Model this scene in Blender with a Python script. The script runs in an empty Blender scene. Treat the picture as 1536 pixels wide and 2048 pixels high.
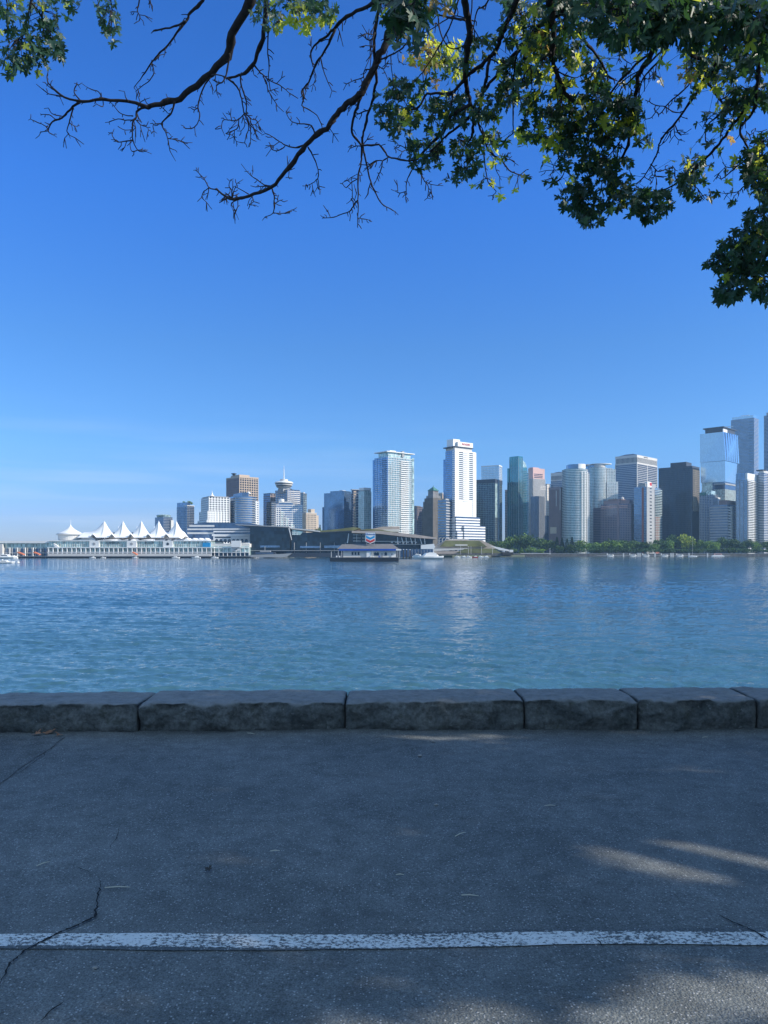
import bpy, bmesh, math, random
import numpy as np
from mathutils import Vector, Matrix, noise as mnoise
R = math.radians
D_ = bpy.data
scene = bpy.context.scene
coll = scene.collection
rnd = random.Random(7)

# ---------------------------------------------------------------- camera
F = 1520.0; HX = 768.0; HY = 1106.0; CZ = 1.6      # focal length, horizon, eye height
cam = D_.cameras.new("camera")
cam.sensor_fit = 'VERTICAL'; cam.sensor_height = 36.0; cam.sensor_width = 27.0
cam.lens = 36.0 * F / 2048.0
cam.shift_y = (HY - 1024.0) / 2048.0
cam.clip_start = 0.1; cam.clip_end = 20000
camo = D_.objects.new("camera", cam); coll.objects.link(camo)
camo.location = (0, 0, CZ); camo.rotation_euler = (R(90), 0, 0)
scene.camera = camo

# ---------------------------------------------------------------- sun and sky
SUN_AZ = R(104)       # measured clockwise from +Y (the way the camera looks): the sun stands to the right
SUN_EL = R(29)
SDIR = Vector((math.sin(SUN_AZ) * math.cos(SUN_EL), math.cos(SUN_AZ) * math.cos(SUN_EL), math.sin(SUN_EL)))
world = D_.worlds.new("World"); scene.world = world; world.use_nodes = True
wn = world.node_tree; wn.nodes.clear()
wo = wn.nodes.new('ShaderNodeOutputWorld'); bg = wn.nodes.new('ShaderNodeBackground')
sky = wn.nodes.new('ShaderNodeTexSky'); sky.sky_type = 'NISHITA'; sky.sun_disc = False
sky.sun_elevation = SUN_EL; sky.sun_rotation = SUN_AZ; sky.altitude = 0
sky.air_density = 1.0; sky.dust_density = 0.3; sky.ozone_density = 2.2
hs = wn.nodes.new('ShaderNodeHueSaturation'); hs.inputs['Saturation'].default_value = 1.18; hs.inputs['Value'].default_value = 1.0
tint = wn.nodes.new('ShaderNodeMix'); tint.data_type = 'RGBA'; tint.blend_type = 'MULTIPLY'; tint.inputs[0].default_value = 1.0
RAMP = [(0.0, (.55, .72, 1.42)), (0.043, (.55, .74, 1.43)), (0.07, (.565, .80, 1.42)), (0.134, (.62, .955, 1.46)), (0.258, (.60, 1.0, 1.52)), (0.421, (.47, 1.06, 1.95)), (0.578, (.43, 1.02, 1.88)), (0.72, (1.2, 1.4, 1.8)), (1.0, (1.7, 1.8, 1.95))]  # top stops raised above the view, adding light to the shade
wn.links.new(sky.outputs[0], hs.inputs['Color']); wn.links.new(hs.outputs[0], tint.inputs[6])
# thin cirrus streaks low in the sky
tc = wn.nodes.new('ShaderNodeTexCoord'); sp = wn.nodes.new('ShaderNodeSeparateXYZ'); wn.links.new(tc.outputs['Generated'], sp.inputs[0])
rp = wn.nodes.new('ShaderNodeValToRGB'); rp.color_ramp.interpolation = 'LINEAR'
for i, (p_, c_) in enumerate(RAMP):
    e_ = rp.color_ramp.elements[i] if i < 2 else rp.color_ramp.elements.new(p_)
    e_.position = p_; e_.color = (c_[0] / 2, c_[1] / 2, c_[2] / 2, 1)
x2 = wn.nodes.new('ShaderNodeVectorMath'); x2.operation = 'SCALE'; x2.inputs['Scale'].default_value = 2.0
wn.links.new(sp.outputs[2], rp.inputs[0]); wn.links.new(rp.outputs[0], x2.inputs[0]); wn.links.new(x2.outputs[0], tint.inputs[7])
mp = wn.nodes.new('ShaderNodeMapping'); mp.inputs['Scale'].default_value = (2.2, 2.2, 34.0); mp.inputs['Rotation'].default_value = (0, R(2.5), 0)
wn.links.new(tc.outputs['Generated'], mp.inputs[0])
cn = wn.nodes.new('ShaderNodeTexNoise'); cn.inputs['Scale'].default_value = 1.6; cn.inputs['Detail'].default_value = 5; cn.inputs['Roughness'].default_value = 0.5
wn.links.new(mp.outputs[0], cn.inputs[0])
cr = wn.nodes.new('ShaderNodeMapRange'); cr.inputs[1].default_value = 0.48; cr.inputs[2].default_value = 0.75; cr.inputs[3].default_value = 0; cr.inputs[4].default_value = 0.55
wn.links.new(cn.outputs[0], cr.inputs[0])
hz = wn.nodes.new('ShaderNodeMapRange'); hz.inputs[1].default_value = 0.19; hz.inputs[2].default_value = 0.02; hz.inputs[3].default_value = 0; hz.inputs[4].default_value = 1
wn.links.new(sp.outputs[2], hz.inputs[0])
hx = wn.nodes.new('ShaderNodeMapRange'); hx.inputs[1].default_value = 0.25; hx.inputs[2].default_value = -0.3; hx.inputs[3].default_value = 0.12; hx.inputs[4].default_value = 1
wn.links.new(sp.outputs[0], hx.inputs[0])
m1 = wn.nodes.new('ShaderNodeMath'); m1.operation = 'MULTIPLY'; m2 = wn.nodes.new('ShaderNodeMath'); m2.operation = 'MULTIPLY'
wn.links.new(cr.outputs[0], m1.inputs[0]); wn.links.new(hz.outputs[0], m1.inputs[1])
wn.links.new(m1.outputs[0], m2.inputs[0]); wn.links.new(hx.outputs[0], m2.inputs[1])
cm = wn.nodes.new('ShaderNodeMix'); cm.data_type = 'RGBA'; wn.links.new(m2.outputs[0], cm.inputs[0])
wn.links.new(tint.outputs[2], cm.inputs[6]); cm.inputs[7].default_value = (5.2, 6.6, 8.6, 1)
# unseen bright veil added to the sky overhead and behind the camera, lifting the shade
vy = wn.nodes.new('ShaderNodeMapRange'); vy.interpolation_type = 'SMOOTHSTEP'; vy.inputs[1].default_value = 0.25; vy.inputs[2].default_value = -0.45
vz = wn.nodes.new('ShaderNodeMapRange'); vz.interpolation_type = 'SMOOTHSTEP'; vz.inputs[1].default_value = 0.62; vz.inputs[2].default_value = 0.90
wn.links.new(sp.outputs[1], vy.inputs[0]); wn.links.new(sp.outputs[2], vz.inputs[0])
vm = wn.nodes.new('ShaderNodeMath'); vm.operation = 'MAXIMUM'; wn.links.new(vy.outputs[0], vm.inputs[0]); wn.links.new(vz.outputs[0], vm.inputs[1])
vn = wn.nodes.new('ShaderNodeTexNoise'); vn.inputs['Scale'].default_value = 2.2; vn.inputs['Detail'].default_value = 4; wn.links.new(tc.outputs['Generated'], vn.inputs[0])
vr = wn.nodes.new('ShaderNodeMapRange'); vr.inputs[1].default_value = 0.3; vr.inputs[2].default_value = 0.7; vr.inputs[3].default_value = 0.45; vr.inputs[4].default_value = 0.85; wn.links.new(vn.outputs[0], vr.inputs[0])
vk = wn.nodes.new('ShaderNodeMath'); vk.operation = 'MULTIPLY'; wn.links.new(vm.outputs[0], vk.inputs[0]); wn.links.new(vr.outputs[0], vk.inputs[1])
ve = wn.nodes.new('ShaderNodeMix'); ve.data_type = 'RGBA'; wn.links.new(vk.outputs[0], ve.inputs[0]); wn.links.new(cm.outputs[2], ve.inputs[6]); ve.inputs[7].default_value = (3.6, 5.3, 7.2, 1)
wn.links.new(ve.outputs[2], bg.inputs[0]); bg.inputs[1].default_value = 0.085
wn.links.new(bg.outputs[0], wo.inputs[0])

sl = D_.lights.new("sun", 'SUN'); sl.energy = 4.2; sl.angle = R(0.5); sl.color = (1.0, 0.93, 0.83)
so = D_.objects.new("sun", sl); coll.objects.link(so)
so.rotation_euler = SDIR.to_track_quat('Z', 'Y').to_euler(); so.location = SDIR * 100

scene.view_settings.view_transform = 'Standard'; scene.view_settings.look = 'None'
scene.view_settings.gamma = 1; scene.view_settings.exposure = 0.5
scene.render.engine = 'CYCLES'
scene.cycles.max_bounces = 6; scene.cycles.transparent_max_bounces = 8
scene.cycles.use_denoising = True

# ---------------------------------------------------------------- helpers
WZ = -4.2                    # water level (the path is z = 0)
def PX(px, Y): return (px - HX) / F * Y
def PZ(py, Y): return CZ + (HY - py) / F * Y
def P3(px, py, Y): return Vector((PX(px, Y), Y, PZ(py, Y)))

def tag(o, label=None, cat=None, group=None, kind=None):
    if label: o['label'] = label
    if cat: o['category'] = cat
    if group: o['group'] = group
    if kind: o['kind'] = kind
    return o
def empty(name, loc=(0, 0, 0), rz=0, parent=None):
    o = D_.objects.new(name, None); coll.objects.link(o)
    o.location = loc; o.rotation_euler = (0, 0, rz); o.empty_display_size = 0.5
    if parent: o.parent = parent
    return o

class MB:
    """collects faces of one mesh"""
    def __init__(s): s.v = []; s.f = []; s.m = []; s.cur = 0; s.smooth = False
    def box(s, x0, x1, y0, y1, z0, z1):
        b = len(s.v)
        s.v += [(x0, y0, z0), (x1, y0, z0), (x1, y1, z0), (x0, y1, z0), (x0, y0, z1), (x1, y0, z1), (x1, y1, z1), (x0, y1, z1)]
        for q in ((0, 3, 2, 1), (4, 5, 6, 7), (0, 1, 5, 4), (1, 2, 6, 5), (2, 3, 7, 6), (3, 0, 4, 7)):
            s.f.append(tuple(b + i for i in q)); s.m.append(s.cur)
        return s
    def prism(s, poly, z0, z1, poly2=None):
        b = len(s.v); n = len(poly); poly2 = poly2 or poly
        s.v += [(p[0], p[1], z0) for p in poly] + [(p[0], p[1], z1 if len(p) < 3 else p[2]) for p in poly2]
        s.f.append(tuple(b + i for i in range(n))[::-1]); s.m.append(s.cur)
        s.f.append(tuple(b + n + i for i in range(n))); s.m.append(s.cur)
        for i in range(n):
            j = (i + 1) % n
            s.f.append((b + i, b + j, b + n + j, b + n + i)); s.m.append(s.cur)
        return s
    def poly(s, pts):
        b = len(s.v); s.v += [tuple(p) for p in pts]; s.f.append(tuple(range(b, b + len(pts)))); s.m.append(s.cur); return s
    def beam(s, a, b_, w, h=None):
        a = Vector(a); b_ = Vector(b_); h = h or w; d = (b_ - a)
        if d.length < 1e-6: return s
        d.normalize(); up = Vector((0, 0, 1)) if abs(d.z) < 0.95 else Vector((0, 1, 0))
        x = d.cross(up).normalized() * w / 2; y = x.cross(d).normalized() * h / 2
        k = len(s.v)
        for p in (a, b_):
            for q in (-x - y, x - y, x + y, -x + y): s.v.append(tuple(p + q))
        for q in ((0, 3, 2, 1), (4, 5, 6, 7), (0, 1, 5, 4), (1, 2, 6, 5), (2, 3, 7, 6), (3, 0, 4, 7)):
            s.f.append(tuple(k + i for i in q)); s.m.append(s.cur)
        return s
    def tube(s, pts, rads, n=6, cap=True):
        k = len(s.v); pts = [Vector(p) for p in pts]; prev = None
        for i, p in enumerate(pts):
            d = (pts[min(i + 1, len(pts) - 1)] - pts[max(i - 1, 0)])
            d = d.normalized() if d.length > 1e-9 else Vector((0, 0, 1))
            if prev is None:
                up = Vector((0, 0, 1)) if abs(d.z) < 0.9 else Vector((0, 1, 0))
                x = d.cross(up).normalized()
            else:
                x = (prev - d * prev.dot(d))
                x = x.normalized() if x.length > 1e-6 else d.orthogonal().normalized()
            prev = x; y = d.cross(x)
            for j in range(n):
                a = 2 * math.pi * j / n
                s.v.append(tuple(p + (x * math.cos(a) + y * math.sin(a)) * rads[i]))
        for i in range(len(pts) - 1):
            for j in range(n):
                a = k + i * n + j; b = k + i * n + (j + 1) % n
                s.f.append((a, b, b + n, a + n)); s.m.append(s.cur)
        if cap:
            s.f.append(tuple(k + j for j in range(n))[::-1]); s.m.append(s.cur)
            e = k + (len(pts) - 1) * n
            s.f.append(tuple(e + j for j in range(n))); s.m.append(s.cur)
        return s
    def lathe(s, prof, n=24, c=(0, 0)):
        k = len(s.v)
        for r_, z in prof:
            for j in range(n):
                a = 2 * math.pi * j / n; s.v.append((c[0] + r_ * math.cos(a), c[1] + r_ * math.sin(a), z))
        for i in range(len(prof) - 1):
            for j in range(n):
                a = k + i * n + j; b = k + i * n + (j + 1) % n
                s.f.append((a, b, b + n, a + n)); s.m.append(s.cur)
        s.f.append(tuple(k + j for j in range(n))[::-1]); s.m.append(s.cur)
        e = k + (len(prof) - 1) * n; s.f.append(tuple(e + j for j in range(n))); s.m.append(s.cur)
        return s
    def build(s, name, mat, parent=None, smooth=False):
        me = D_.meshes.new(name); me.from_pydata(s.v, [], s.f)
        mats = mat if isinstance(mat, (list, tuple)) else [mat]
        for m in mats: me.materials.append(m)
        if len(mats) > 1: me.polygons.foreach_set('material_index', s.m)
        if smooth: me.polygons.foreach_set('use_smooth', [True] * len(me.polygons))
        me.update()
        o = D_.objects.new(name, me); coll.objects.link(o)
        if parent: o.parent = parent
        return o

def grid_obj(name, X, Y, Z, mat, parent=None, smooth=True):
    nr, nc = X.shape
    me = D_.meshes.new(name); nv = nr * nc
    co = np.stack([X, Y, Z], -1).reshape(-1).astype(np.float32)
    i = np.arange(nr - 1)[:, None] * nc + np.arange(nc - 1)[None, :]
    q = np.stack([i, i + 1, i + 1 + nc, i + nc], -1).reshape(-1).astype(np.int32)
    nf = len(q) // 4
    me.vertices.add(nv); me.vertices.foreach_set('co', co)
    me.loops.add(len(q)); me.loops.foreach_set('vertex_index', q)
    me.polygons.add(nf); me.polygons.foreach_set('loop_start', np.arange(0, nf * 4, 4, dtype=np.int32))
    me.polygons.foreach_set('use_smooth', np.full(nf, smooth))
    me.materials.append(mat); me.update(calc_edges=True); me.validate()
    o = D_.objects.new(name, me); coll.objects.link(o)
    if parent: o.parent = parent
    return o

class NT:
    """tiny node-tree builder"""
    def __init__(s, name):
        s.mat = D_.materials.new(name); s.mat.use_nodes = True; s.t = s.mat.node_tree; s.t.nodes.clear()
        s.out = s.t.nodes.new('ShaderNodeOutputMaterial'); s.b = s.t.nodes.new('ShaderNodeBsdfPrincipled')
        s.t.links.new(s.b.outputs[0], s.out.inputs[0])
    def n(s, typ, **kw):
        nd = s.t.nodes.new(typ)
        for k, v in kw.items(): setattr(nd, k, v)
        return nd
    def l(s, a, b): s.t.links.new(a, b)
    def val(s, sock, v):
        if isinstance(v, bpy.types.NodeSocket): s.l(v, sock)
        else: sock.default_value = v
    def obj(s): return s.n('ShaderNodeTexCoord').outputs['Object']
    def mapping(s, vec, scale=(1, 1, 1), rot=(0, 0, 0), loc=(0, 0, 0)):
        m = s.n('ShaderNodeMapping'); s.l(vec, m.inputs[0]); m.inputs['Scale'].default_value = scale
        m.inputs['Rotation'].default_value = rot; m.inputs['Location'].default_value = loc; return m.outputs[0]
    def noise(s, vec, scale, detail=3, rough=0.5, dist=0):
        t = s.n('ShaderNodeTexNoise'); s.l(vec, t.inputs['Vector']); t.inputs['Scale'].default_value = scale
        t.inputs['Detail'].default_value = detail; t.inputs['Roughness'].default_value = rough; t.inputs['Distortion'].default_value = dist
        return t.outputs[0]
    def vor(s, vec, scale, feature='F1', out=0, rand=1):
        t = s.n('ShaderNodeTexVoronoi', feature=feature); s.l(vec, t.inputs['Vector']); t.inputs['Scale'].default_value = scale
        t.inputs['Randomness'].default_value = rand; return t.outputs[out]
    def rng(s, v, a, b, c=0.0, d=1.0):
        t = s.n('ShaderNodeMapRange'); s.l(v, t.inputs[0])
        for i, x in enumerate((a, b, c, d)): t.inputs[i + 1].default_value = x
        return t.outputs[0]
    def math(s, op, a, b=0.0):
        t = s.n('ShaderNodeMath', operation=op); s.val(t.inputs[0], a); s.val(t.inputs[1], b); return t.outputs[0]
    def mix(s, fac, a, b, mode='MIX'):
        t = s.n('ShaderNodeMix', data_type='RGBA', blend_type=mode); s.val(t.inputs[0], fac)
        s.val(t.inputs[6], (*a, 1) if isinstance(a, tuple) and len(a) == 3 else a)
        s.val(t.inputs[7], (*b, 1) if isinstance(b, tuple) and len(b) == 3 else b); return t.outputs[2]
    def bump(s, h, strength, dist, normal=None):
        t = s.n('ShaderNodeBump'); s.l(h, t.inputs['Height']); t.inputs['Strength'].default_value = strength
        t.inputs['Distance'].default_value = dist
        if normal is not None: s.l(normal, t.inputs['Normal'])
        return t.outputs[0]
    def set(s, **kw):
        for k, v in kw.items():
            k = {'color': 'Base Color', 'rough': 'Roughness', 'metal': 'Metallic', 'spec': 'Specular IOR Level', 'normal': 'Normal', 'ior': 'IOR', 'alpha': 'Alpha',
                 'coat': 'Coat Weight', 'emit': 'Emission Color', 'emits': 'Emission Strength'}[k]
            s.val(s.b.inputs[k], (*v, 1) if isinstance(v, tuple) and len(v) == 3 else v)
        return s.mat

def plain(name, c, rough=0.6, metal=0.0, var=0.12, scale=0.4, spec=0.4, bump=0.0, bscale=20):
    t = NT(name); o = t.obj(); nz = t.noise(o, scale, 4, 0.6)
    f = t.rng(nz, 0.3, 0.7, 1 - var, 1 + var)
    col = t.mix(1.0, c, f, 'MULTIPLY')
    kw = dict(color=col, rough=rough, metal=metal, spec=spec)
    if bump: kw['normal'] = t.bump(t.noise(o, bscale, 4, 0.6), 1.0, bump)
    return t.set(**kw)
# ---------------------------------------------------------------- path, seawall, water
def asphalt_nodes(t, tone=1.0):
    o = t.obj()
    v1 = t.vor(o, 95, out=1); s1 = t.n('ShaderNodeSeparateColor'); t.l(v1, s1.inputs[0])
    big = t.noise(o, 0.9, 4, 0.55); mid = t.noise(o, 7, 4, 0.6); fine = t.noise(o, 160, 2, 0.6)
    base = t.mix(t.rng(big, 0.3, 0.7), (0.105 * tone, 0.116 * tone, 0.114 * tone), (0.175 * tone, 0.186 * tone, 0.180 * tone))
    base = t.mix(1.0, base, t.rng(mid, 0.25, 0.75, 0.72, 1.28), 'MULTIPLY')
    base = t.mix(1.0, base, t.rng(fine, 0.3, 0.7, 0.55, 1.5), 'MULTIPLY')
    base = t.mix(1.0, base, t.rng(t.noise(o, 62, 3, .7), 0.32, 0.68, 0.74, 1.26), 'MULTIPLY')
    base = t.mix(t.rng(t.noise(o, 1.7, 6, .7), .60, .72, 0, .35), base, (0.10, 0.10, 0.095))
    # pale aggregate chips
    chip = t.rng(s1.outputs[0], 0.82, 0.90)
    d1 = t.vor(o, 95); inside = t.rng(d1, 0.42, 0.30)
    base = t.mix(t.math('MULTIPLY', t.math('MULTIPLY', chip, inside), 0.85), base, (0.46, 0.46, 0.45))
    v2 = t.vor(o, 38, out=1); s2 = t.n('ShaderNodeSeparateColor'); t.l(v2, s2.inputs[0])
    d2 = t.vor(o, 38); chip2 = t.math('MULTIPLY', t.rng(s2.outputs[1], 0.965, 0.975), t.rng(d2, 0.2, 0.12))
    base = t.mix(t.math('MULTIPLY', chip2, 0.8), base, (0.6, 0.6, 0.58))
    h = t.math('ADD', t.math('MULTIPLY', d1, -0.6), t.math('MULTIPLY', fine, 0.5))
    nrm = t.bump(h, 0.9, 0.006)
    return o, base, nrm
t = NT('asphalt'); o, base, nrm = asphalt_nodes(t)
M_ASPH = t.set(color=base, rough=0.78, normal=nrm, spec=0.35)
t = NT('asphalt_old'); o, base, nrm = asphalt_nodes(t, 0.82)
M_ASPH2 = t.set(color=base, rough=0.85, normal=nrm, spec=0.3)
t = NT('line_paint'); o, base, nrm = asphalt_nodes(t, 0.75)
worn = t.noise(t.mapping(o, (1, 1.6, 1)), 46, 6, 0.78); band = t.noise(o, 2.3, 2, 0.5)
w = t.math('ADD', worn, t.math('MULTIPLY', t.math('SUBTRACT', band, 0.5), 0.30))
sy = t.n('ShaderNodeSeparateXYZ'); t.l(o, sy.inputs[0])
edge = t.rng(t.math('ABSOLUTE', sy.outputs[1]), 0.050, 0.062, 0.0, 0.16)
w = t.math('SUBTRACT', w, edge)
keep = t.rng(w, 0.455, 0.50)
col = t.mix(keep, base, t.mix(t.noise(o, 30, 3), (0.70, 0.70, 0.66), (0.84, 0.84, 0.80)))
M_LINE = t.set(color=col, rough=0.6, normal=nrm, spec=0.3)
M_CRACK = plain('crack_filling', (0.012, 0.012, 0.012), 0.95, var=0.3, scale=20)

# the path surface: gently uneven
xs = np.linspace(-24, 24, 240); ys = np.concatenate([np.linspace(-14, 2, 30), np.linspace(2.1, 7.35, 70)])
X, Y = np.meshgrid(xs, ys)
Z = 0.006 * np.sin(X * 1.3 + 0.7 * Y) * np.sin(Y * 1.7) + 0.004 * np.sin(X * 3.1 - Y * 2.3)
path = grid_obj('path', X, Y, Z, M_ASPH); tag(path, kind='structure')
def path_z(x, y): return 0.006 * math.sin(x * 1.3 + 0.7 * y) * math.sin(y * 1.7) + 0.004 * math.sin(x * 3.1 - y * 2.3)
def gpt(px, py, lift=0.004):
    Yg = CZ * F / (py - HY); x = PX(px, Yg); return Vector((x, Yg, path_z(x, Yg) + lift))

# older asphalt patch at far left along the wall
a, b_, c, d = gpt(-260, 1700), gpt(2, 1566), gpt(132, 1474), gpt(-260, 1474)
mb = MB(); pts = []
N = 14
for i in range(N + 1):
    f = i / N; p = b_.lerp(c, f); pts.append((p.x + rnd.uniform(-.012, .012), p.y + rnd.uniform(-.02, .02)))
poly = [(-9.0, 5.0), (-3.2, 4.6)] + pts + [(-9.0, 6.80)]
# triangulated as a strip to follow the surface
bm = bmesh.new()
vs = [bm.verts.new((x, y, path_z(x, y) + 0.005)) for x, y in poly]
bm.faces.new(vs); bmesh.ops.triangulate(bm, faces=bm.faces)
me = D_.meshes.new('path_patch'); bm.to_mesh(me); bm.free(); me.materials.append(M_ASPH2)
po = D_.objects.new('path_patch', me); coll.objects.link(po); tag(po, kind='structure')

# painted line: sheet that follows the path 4 mm above it
y_line = CZ * F / (1880 - HY)
xs = np.linspace(-12, 12, 400); lys = np.linspace(-0.064, 0.064, 7)
X, Yl = np.meshgrid(xs, lys)
Yl = Yl * (1 + 0.05 * np.sin(X * 5.3) + 0.03 * np.sin(X * 13 + 1))
Yw = Yl + y_line + 0.012 * (X) + 0.004 * np.sin(X * 2.1)
Z = 0.006 * np.sin(X * 1.3 + 0.7 * Yw) * np.sin(Yw * 1.7) + 0.004 * np.sin(X * 3.1 - Yw * 2.3) + 0.004
lo = grid_obj('painted_line', X, Yl + 0.012 * X + 0.004 * np.sin(X * 2.1), Z, M_LINE); lo.location = (0, y_line, 0)
# straighten the material's edge test: object Y stays close to 0 along the visible run
tag(lo, kind='structure')

def crack(pts_px, w_mm, nsub=7, seed=1):
    r = random.Random(seed); P = [gpt(*p, lift=0.0075) for p in pts_px]; out = []
    for i in range(len(P) - 1):
        for k in range(nsub):
            f = k / nsub; p = P[i].lerp(P[i + 1], f); L = (P[i + 1] - P[i]).length
            out.append(p + Vector((r.uniform(-1, 1), r.uniform(-1, 1), 0)) * L * 0.035)
    out.append(P[-1]); mb = MB(); n = len(out); L = []; Rr = []
    for i, p in enumerate(out):
        d = (out[min(i + 1, n - 1)] - out[max(i - 1, 0)]); d.z = 0; d.normalize(); nn = Vector((-d.y, d.x, 0))
        ww = w_mm * 0.0005 * (0.5 + r.random()) * min(1, 3.0 * min(i + .2, n - 1 - i + .2) / n)
        L.append(p + nn * ww); Rr.append(p - nn * ww * r.uniform(.6, 1.3))
    for i in range(n - 1): mb.poly([L[i], Rr[i], Rr[i + 1], L[i + 1]])
    c = mb.build('path_crack', M_CRACK); tag(c, kind='structure'); return c
crack([(197, 1752), (201, 1772), (196, 1800), (188, 1838), (150, 1856), (120, 1868), (88, 1884), (50, 1905), (22, 1930), (0, 1975), (-30, 2020)], 11, 8, 1)
crack([(80, 2048), (100, 2025), (130, 2005)], 7, 5, 2)
crack([(1428, 1828), (1460, 1846), (1500, 1862), (1536, 1882), (1570, 1900)], 8, 6, 3)
crack([(1185, 1878), (1200, 1890), (1208, 1904)], 4, 4, 4)
crack([(135, 1730), (160, 1738), (197, 1752)], 3, 5, 5)
crack([(240, 1652), (236, 1672), (214, 1708)], 3, 5, 6)
crack([(0, 1566), (26, 1555), (60, 1532), (98, 1502), (132, 1474)], 5, 6, 8)

# rough granite for the seawall
t = NT('wall_stone'); o = t.obj()
n1 = t.noise(o, 3.5, 6, 0.62); n2 = t.noise(o, 26, 4, 0.65)
col = t.mix(t.rng(n1, 0.3, 0.7), (0.065, 0.075, 0.075), (0.17, 0.175, 0.165))
col = t.mix(1.0, col, t.rng(n2, 0.3, 0.7, 0.6, 1.45), 'MULTIPLY')
moss = t.rng(t.noise(o, 5.5, 5, 0.7), 0.56, 0.68, 0, 0.5); col = t.mix(moss, col, (0.055, 0.062, 0.040))
pale = t.rng(t.noise(o, 17, 5, 0.75), 0.60, 0.70, 0, 0.7); col = t.mix(pale, col, (0.30, 0.31, 0.30))
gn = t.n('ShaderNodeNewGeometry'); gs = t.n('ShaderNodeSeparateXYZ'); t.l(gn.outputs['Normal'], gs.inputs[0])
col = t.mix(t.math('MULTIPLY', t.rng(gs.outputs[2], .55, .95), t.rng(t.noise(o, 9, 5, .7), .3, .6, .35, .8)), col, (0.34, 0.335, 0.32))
hh = t.math('ADD', t.noise(o, 14, 6, 0.68), t.math('MULTIPLY', t.noise(o, 70, 4, 0.6), 0.35))
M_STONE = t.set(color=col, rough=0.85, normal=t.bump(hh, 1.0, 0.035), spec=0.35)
M_MORTAR = plain('mortar', (0.055, 0.052, 0.048), 0.95, var=0.3, scale=6, bump=0.01, bscale=30)
t = NT('wall_body_stone'); o = t.obj()
col = t.mix(t.rng(t.vor(t.mapping(o, (0.7, 1, 1.5)), 1.1, 'DISTANCE_TO_EDGE'), 0.0, 0.06), (0.04, 0.04, 0.035), (0.16, 0.155, 0.14))
M_WBODY = t.set(color=t.mix(1.0, col, t.rng(t.noise(o, 4, 5), .3, .7, .7, 1.3), 'MULTIPLY'), rough=0.9)

seawall = empty('seawall', (0, 7.2, 0)); tag(seawall, 'low rough-hewn grey stone seawall between the asphalt path and the water', 'seawall')
# wall course line: front base, slightly curved (further away on the right)
def wall_y(x): return 6.86 + 0.012 * x - 0.004 * x * x * (1 if x < 0 else 0.2)
mb = MB(); N = 60
for i in range(N):
    x0 = -24 + 48 * i / N; x1 = -24 + 48 * (i + 1) / N
    y0 = wall_y(x0) + 0.05; y1 = wall_y(x1) + 0.05
    mb.poly([(x0, y0 - 7.2, -0.02), (x1, y1 - 7.2, -0.02), (x1, y1 - 7.2, -6), (x0, y0 - 7.2, -6)])
    mb.poly([(x0, y0 + .66 - 7.2, -6), (x1, y1 + .66 - 7.2, -6), (x1, y1 + .66 - 7.2, -0.0), (x0, y0 + .66 - 7.2, -0.0)])
mb.build('wall_body', M_WBODY, seawall)
mb = MB()
for i in range(N):
    x0 = -24 + 48 * i / N; x1 = -24 + 48 * (i + 1) / N
    y0 = wall_y(x0) - 7.2; y1 = wall_y(x1) - 7.2
    mb.prism([(x0, y0 + .07), (x1, y1 + .07), (x1, y1 + .6), (x0, y0 + .6)], -0.05, 0.20)
mb.build('mortar_bed', M_MORTAR, seawall)

def stone_block(x0, x1, top_l, top_r, seed, depth=0.66):
    """one rough-hewn block: rock-faced front, flat-ish top"""
    r = random.Random(seed); nx = max(40, int((x1 - x0) * 52)); nz = 22; nt = 22
    V = []; idx = {}
    rows = []
    # profile: front from bottom to top (nz), then top front-to-back (nt), then back down (3)
    prof = [('f', k / nz) for k in range(nz)] + [('t', k / nt) for k in range(nt + 1)] + [('b', k / 3) for k in range(1, 4)]
    off = Vector((seed * 7.3, seed * 1.7, 0))
    for i in range(nx + 1):
        f = i / nx; x = x0 + (x1 - x0) * f; top = top_l + (top_r - top_l) * f
        e = min(f, 1 - f) * (x1 - x0); er = 0.020 * math.exp(-(e / 0.016) ** 1)      # rounded joint arris
        yb = wall_y(x) - 7.2; row = []
        for kind, g in prof:
            if kind == 'f':
                z = -0.04 + (top - 0.018 + 0.04) * g; y = yb
                p = Vector((x, 0, z)) + off
                bulge = 0.025 * math.sin(math.pi * min(1, g * 1.02)) ** 0.6
                n = mnoise.noise(p * 3.2) * 0.050 + mnoise.noise(p * 8.5) * 0.040 + mnoise.noise(p * 21) * 0.016
                rid = (1 - abs(mnoise.noise(Vector((p.x * 2.1, 7, p.z * 4.5))))) ** 3 * 0.03
                y = yb - bulge - n - rid + 0.045 + er
            elif kind == 't':
                y = yb + 0.02 + (depth - 0.04) * g + er * 0.3
                p = Vector((x, y * 1.0, 3)) + off
                fr = math.exp(-g * 9); bk = math.exp(-(1 - g) * 20)
                z = top - 0.016 * fr - 0.02 * bk + mnoise.noise(p * 3.1) * 0.014 + mnoise.noise(p * 11) * 0.009 + mnoise.noise(p * 26) * 0.004 * (1 + fr) - er * 0.8
                if g < 0.12: y += mnoise.noise(Vector((x * 6, 2, seed))) * 0.022
            else:
                y = yb + depth; z = top - 0.03 - g * 0.32
            V.append((x + (r.random() - .5) * 0.002, y, z)); row.append(len(V) - 1)
        rows.append(row)
    Fc = []
    for i in range(nx):
        for k in range(len(prof) - 1):
            Fc.append((rows[i][k], rows[i][k + 1], rows[i + 1][k + 1], rows[i + 1][k])[::-1])
    Fc.append(tuple(rows[0])[::1]); Fc.append(tuple(rows[-1])[::-1])
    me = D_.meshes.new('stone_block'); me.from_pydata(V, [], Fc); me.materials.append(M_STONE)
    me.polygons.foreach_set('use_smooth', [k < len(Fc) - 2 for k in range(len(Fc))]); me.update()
    ob = D_.objects.new('stone_block', me); coll.objects.link(ob); ob.parent = seawall; return ob
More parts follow.
